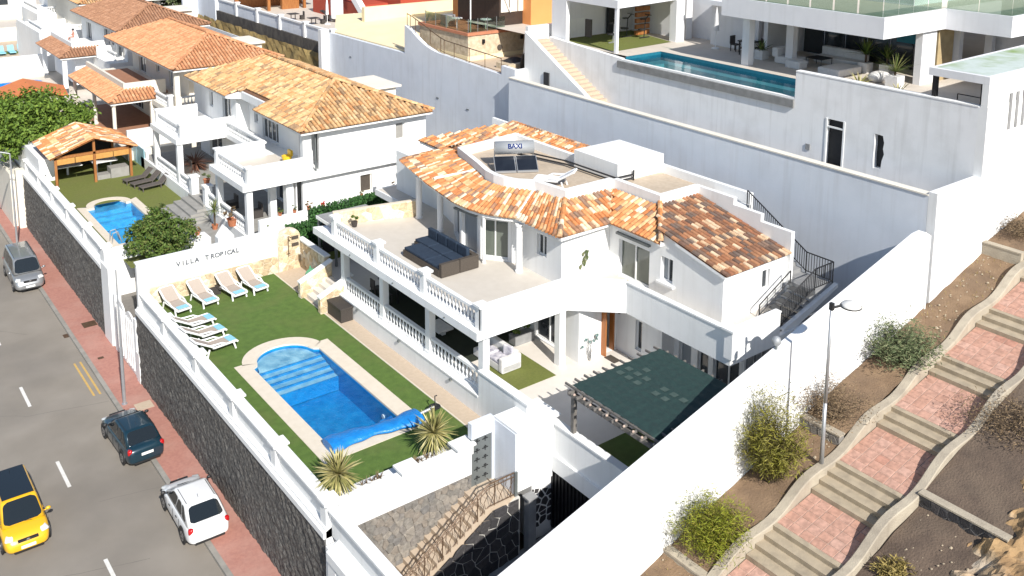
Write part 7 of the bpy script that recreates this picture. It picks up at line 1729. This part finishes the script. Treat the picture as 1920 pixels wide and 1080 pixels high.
b = MB(); b.box(15.4,15.9,47.5,47.9,0,.32); b.box(15.75,15.9,47.3,48,.32,.36); tag(b.build('side_table', DWICKER), 'low dark side table between the loungers by the stone wall', 'table') if False else tag(b.build('side_table', DWICKER), 'low dark side table by the stone wall between two loungers', 'table')
bpy.data.objects['side_table'].location.x += 1.1
# yuccas
for x, y, lab, sd in ((14.05,28.35,'round spiky yucca at the street corner of the pool garden',3),(18.1,28.5,'round spiky yucca beside the pool cover reel',4)):
    t = thing('yucca', lab, 'yucca', (x,y,.1), 'yuccas at the near garden wall'); b = MB(); b.tube((x,y,0),(x,y,1.0),.11,8); b.build('trunk', BARK, t)
    b = MB(); blades(b, (x,y,1.05), 250, .92, .085, random.Random(sd), (.05,2.3), .35); b.build('foliage', YUCCA, t)
    if sd == 3: b = MB(); blades(b, (x,y,1.25), 16, .5, .05, random.Random(8), (.1,.8), .1); b.build('dry_flower_stalk', DRYL, t)
t = thing('low_plants', 'sparse low red and green plants along the planter ledge', 'plants', (16,28,.4)); b = MB(); rr = random.Random(6)
for _ in range(16):
    x = rr.choice((rr.uniform(14.6,16),rr.uniform(16.8,17.8))); blades(b, (x,28.1,.42), 7, .28, .03, rr, (.2,1.2), .3)
b.build('foliage', DRYL, t)

# ================================================================== shrubs on the slope
wispy('shrub', 'tall wispy yellow green shrub against the white wall left of the lamp post', 'shrub', (26.0,18.95,.75), 4.0, 1.2, 250, WISPY, 11, leaf=.10, updown=1.0, fine=True)
wispy('shrub', 'rounded lime green shrub low on the slope near the bottom', 'shrub', (22.75,18.85,-.1), 2.0, 1.4, 230, WISPY2, 12, leaf=.085, updown=.8, fine=True)
wispy('shrub', 'dry brown twiggy shrub right beside the tall lamp post', 'shrub', (29.5,19.0,2.1), 1.7, 1.5, 120, DRYL, 13, leaf=.055)
wispy('shrub', 'sage green bushy shrub higher up the planted slope', 'shrub', (33.7,18.8,3.0), 1.9, 1.55, 150, SAGE, 14, leaf=.085)
wispy('shrub', 'dry grey brown bush leaning over the right path wall at the right edge', 'shrub', (33.1,13.6,2.4), 1.7, 1.6, 130, DRYL, 15, lean=(-.3,.5), leaf=.06)
wispy('shrub', 'pale dry grass clump below the path at the bottom edge', 'shrub', (25.6,13.9,.3), .9, .6, 80, GRASS, 16, leaf=.08, updown=.2)
wispy('shrub', 'sparse dry brown scrub along the white wall at the far right', 'shrub', (43.3,18.9,6.1), .9, 1.1, 60, DRYL, 18, leaf=.06)
b = MB(); rl_ = random.Random(40)
for _ in range(1500):
    x = rl_.uniform(20.5,46); y = rl_.choice((rl_.uniform(18.2,19.7), rl_.uniform(12.3,14.7))); z0 = (-.44+.283*(x-21)) if y > 16 else -1.03+.275*(x-21)
    d = Vector((rl_.gauss(0,.5), rl_.gauss(0,.5), 1)).normalized()*rl_.uniform(.06,.22); s_ = Vector((rl_.uniform(-1,1),rl_.uniform(-1,1),0))*.012
    b.add([Vector((x,y,z0))-s_, Vector((x,y,z0))+s_, Vector((x,y,z0))+d], [(0,1,2)])
stuff(tag(b.build('dry_weeds', GRASS), 'thin dry weeds scattered over the slope', 'weeds'))

# ================================================================== trees
def tree(label, trunk, top, blobs, n, size, m, sd, r0=.16, group=None):
    rnd = random.Random(sd); t = thing('tree', label, 'tree', trunk, group); b = MB(); limb(b, trunk, top, r0, r0*.6, rnd)
    for q in blobs:
        for _ in range(3): limb(b, Vector(top).lerp(Vector(trunk), rnd.uniform(0,.35)), Vector(q[:3])+Vector((rnd.uniform(-.5,.5)*q[3], rnd.uniform(-.5,.5)*q[4], rnd.uniform(0,.6)*q[5])), r0*.5, r0*.15, rnd)
    b.build('trunk', BARK, t); b = MB(); leaf_cloud(b, blobs, n, size, rnd, droop=.3, shell=.35); b.build('crown', m, t); return t
tree('rounded dark green tree hanging over the corner of the neighbouring pool', (16.0,53.6,.3), (15.8,53.6,1.5), [(15.6,53.6,2.0,1.5,1.4,1.05),(16.6,53.2,1.7,1.15,1.2,.95),(14.8,53.9,1.75,.95,1.1,.8),(15.9,53.1,1.15,1.3,1.0,.7),(15.9,54.3,2.5,1.0,1.0,.65),(14.6,53.4,1.25,.7,.8,.6)], 9500, .10, LEAF2, 21)
tree('big fresh green tree spreading over the street behind the gazebo', (14.2,80.5,-1), (14.6,80.5,2), [(14.6,80.5,3.6,2.8,2.8,1.9),(12.4,80.8,2.9,2.3,2.6,1.7),(17.0,80.4,3.0,2.4,2.6,1.6),(14.0,78.6,2.2,2.8,2.2,1.6),(16.2,78.6,2.2,2.2,1.9,1.5),(11.0,79.5,2.2,1.8,2,1.5),(12.8,83,3.2,2,2,1.7)], 21000, .175, LEAF1, 22, .3)
tree('dry olive scrub behind the far roofs at the top', (36,119,3), (36,119,5), [(35,119,6.5,2.5,3,1.8),(38,117,6.8,2.4,3,1.9)], 1500, .4, SAGE, 23, .15)
b = MB(); leaf_cloud(b, [(14.9,56.0,.6,.75,.25,.32)], 240, .10, random.Random(4)); tag(b.build('low_hedge', LEAF2), 'low clipped hedge at the near edge of the neighbouring pool', 'hedge')
# pots and plants of the second garden
potted('young palm with spiky crown in the neighbouring paved bed', 19.9, 56.1, .3, .2, .9, PALM, 31, 46, .8, .06, TERRACLAY, False, (.1,1.8), 'palm')
for i, (x, y, z, pr, lb_, m_) in enumerate(((18.1,54.0,1.0,.16,'terracotta pot on the white planter beside the small tree',DRYL),(20.2,54.0,1.1,.3,'big rusty leaved potted shrub by the neighbouring balustrade',DRYL),(20.9,50.38,1.72,.12,'small potted cactus first on the white wall ledge',LEAF2),(21.7,50.38,2.46,.12,'small potted plant second along the white wall ledge',LEAF2),(22.6,50.38,2.46,.12,'small potted succulent third along the white wall ledge',SAGE),(23.5,50.38,2.46,.14,'dark bushy pot near the end of the white wall ledge',DRYL),(24.4,50.38,2.46,.13,'bright red pot at the end of the white wall ledge',None),(27,50.38,2.56,.1,'tiny plant above the dark hedge',SAGE),(29.2,50.38,2.56,.14,'brown leaved pot above the end of the dark hedge',DRYL),(20.6,59.2,2.25,.22,'yellowish bush in a pot on the stair pier of the second villa',SAGE))):
    t = thing('potted_plant', lb_, 'potted plant', (x,y,z)); b = MB(); b.lathe([(pr*.7,0),(pr,pr*1.5),(pr*1.1,pr*1.5),(pr*.9,pr*1.3),(.01,pr*1.2)],10,(x,y,z)); b.build('pot', TERRACLAY if m_ is not None else REDWALL, t)
    if m_ is not None: b = MB(); leaf_cloud(b, [(x,y,z+pr*2.4,pr*1.6,pr*1.6,pr*1.3)], 70, pr*.5, random.Random(i)); b.build('foliage', m_, t)
    else: b = MB(); leaf_cloud(b, [(x,y,z+pr*2.2,pr,pr,pr*.9)], 40, pr*.4, random.Random(i)); b.build('foliage', leafmat('red_flower', [(.5,.02,.03),(.4,.015,.02)]), t)
t = thing('dry_heap', 'heap of brown dried leaves or thatch on the neighbouring patio', 'thatch', (22.3,66.6,1.1)); b = MB(); blades(b, (22.3,66.4,1.55), 150, 1.35, .12, random.Random(3), (.9,1.9), .35); b.build('dry_leaves', leafmat('reddish_dry_leaf', [(.16,.075,.05),(.21,.10,.065),(.11,.055,.04)]), t); b = MB(); b.tube((22.3,66.4,1.1),(22.3,66.4,1.6),.06); b.build('stem', BARK, t)
t = thing('yellow_chair', 'bright yellow tub chair on the neighbouring balcony', 'chair', (24.1,54.6,4.2)); b = MB(); b.lathe([(.2,0),(.3,.25),(.33,.42),(.28,.42),(.05,.36)],12,(24.1,54.6,4.21)); b.box(24.25,24.4,54.35,54.85,4.6,4.95); b.build('shell', YELLOWP, t)
for i, (x,y) in enumerate(((21.6,66.0),(21.4,57.0),(22.0,54.6))):
    b = MB(); b.box(x-.3,x+.3,y-.3,y+.3,1.1,1.55); b.box(x+.22,x+.3,y-.3,y+.3,1.55,1.95); tag(b.build('patio_chair', DWICKER), ('dark patio chair near the dried leaf heap','dark patio chair beside the neighbouring balustrade','dark patio chair behind the near balustrade of the second villa')[i], 'chair')
# person on the far roof terrace
def person(label, loc, rz, top, hair):
    t = thing('person', label, 'person', loc, None, rz); ORG[t.name] = Vector((0,0,0))
    J = [((0,0,.50),.13),((0,-.02,.78),.15),((0,-.03,.98),.14),((0,-.01,1.08),.055),((0,.02,1.20),.095),((0,.02,1.30),.085),
         ((.19,-.03,.97),.055),((.26,.10,.74),.042),((.18,.30,.66),.032),((-.19,-.03,.97),.055),((-.26,.10,.74),.042),((-.18,.30,.66),.032),
         ((.10,.05,.48),.085),((.12,.45,.47),.062),((.12,.50,.06),.042),((.12,.62,.03),.035),((-.10,.05,.48),.085),((-.12,.45,.47),.062),((-.12,.50,.06),.042),((-.12,.62,.03),.035)]
    E_ = [(0,1),(1,2),(2,3),(3,4),(4,5),(2,6),(6,7),(7,8),(2,9),(9,10),(10,11),(0,12),(12,13),(13,14),(14,15),(0,16),(16,17),(17,18),(18,19)]
    me = bpy.data.meshes.new('body'); me.from_pydata([q[0] for q in J], E_, []); me.materials.append(top); o = bpy.data.objects.new('body', me); COL.objects.link(o); o.parent = t
    sk = o.modifiers.new('skin', 'SKIN'); 
    for v, (_, r_) in zip(me.skin_vertices[0].data, J): v.radius = (r_, r_)
    me.skin_vertices[0].data[0].use_root = True
    sb = o.modifiers.new('sub', 'SUBSURF'); sb.levels = 1; sb.render_levels = 1
    b = MB(); b.ball((0,-.015,1.29),(.115,.12,.125),10,8); b.build('hair', hair, t, smooth=True)
    return t
person('person with dark hair in a pink top sitting on the far white roof terrace', (24.2,108.2,4.22), R(60), mat('pink_clothing', (.50,.20,.15), (.42,.25,.19), 5, .9), BLACKPL)
b = MB(); b.box(23.9,24.5,107.9,108.5,4.22,4.66); tag(b.build('stool', WHITEC), 'white stool under the person on the far roof terrace', 'stool')
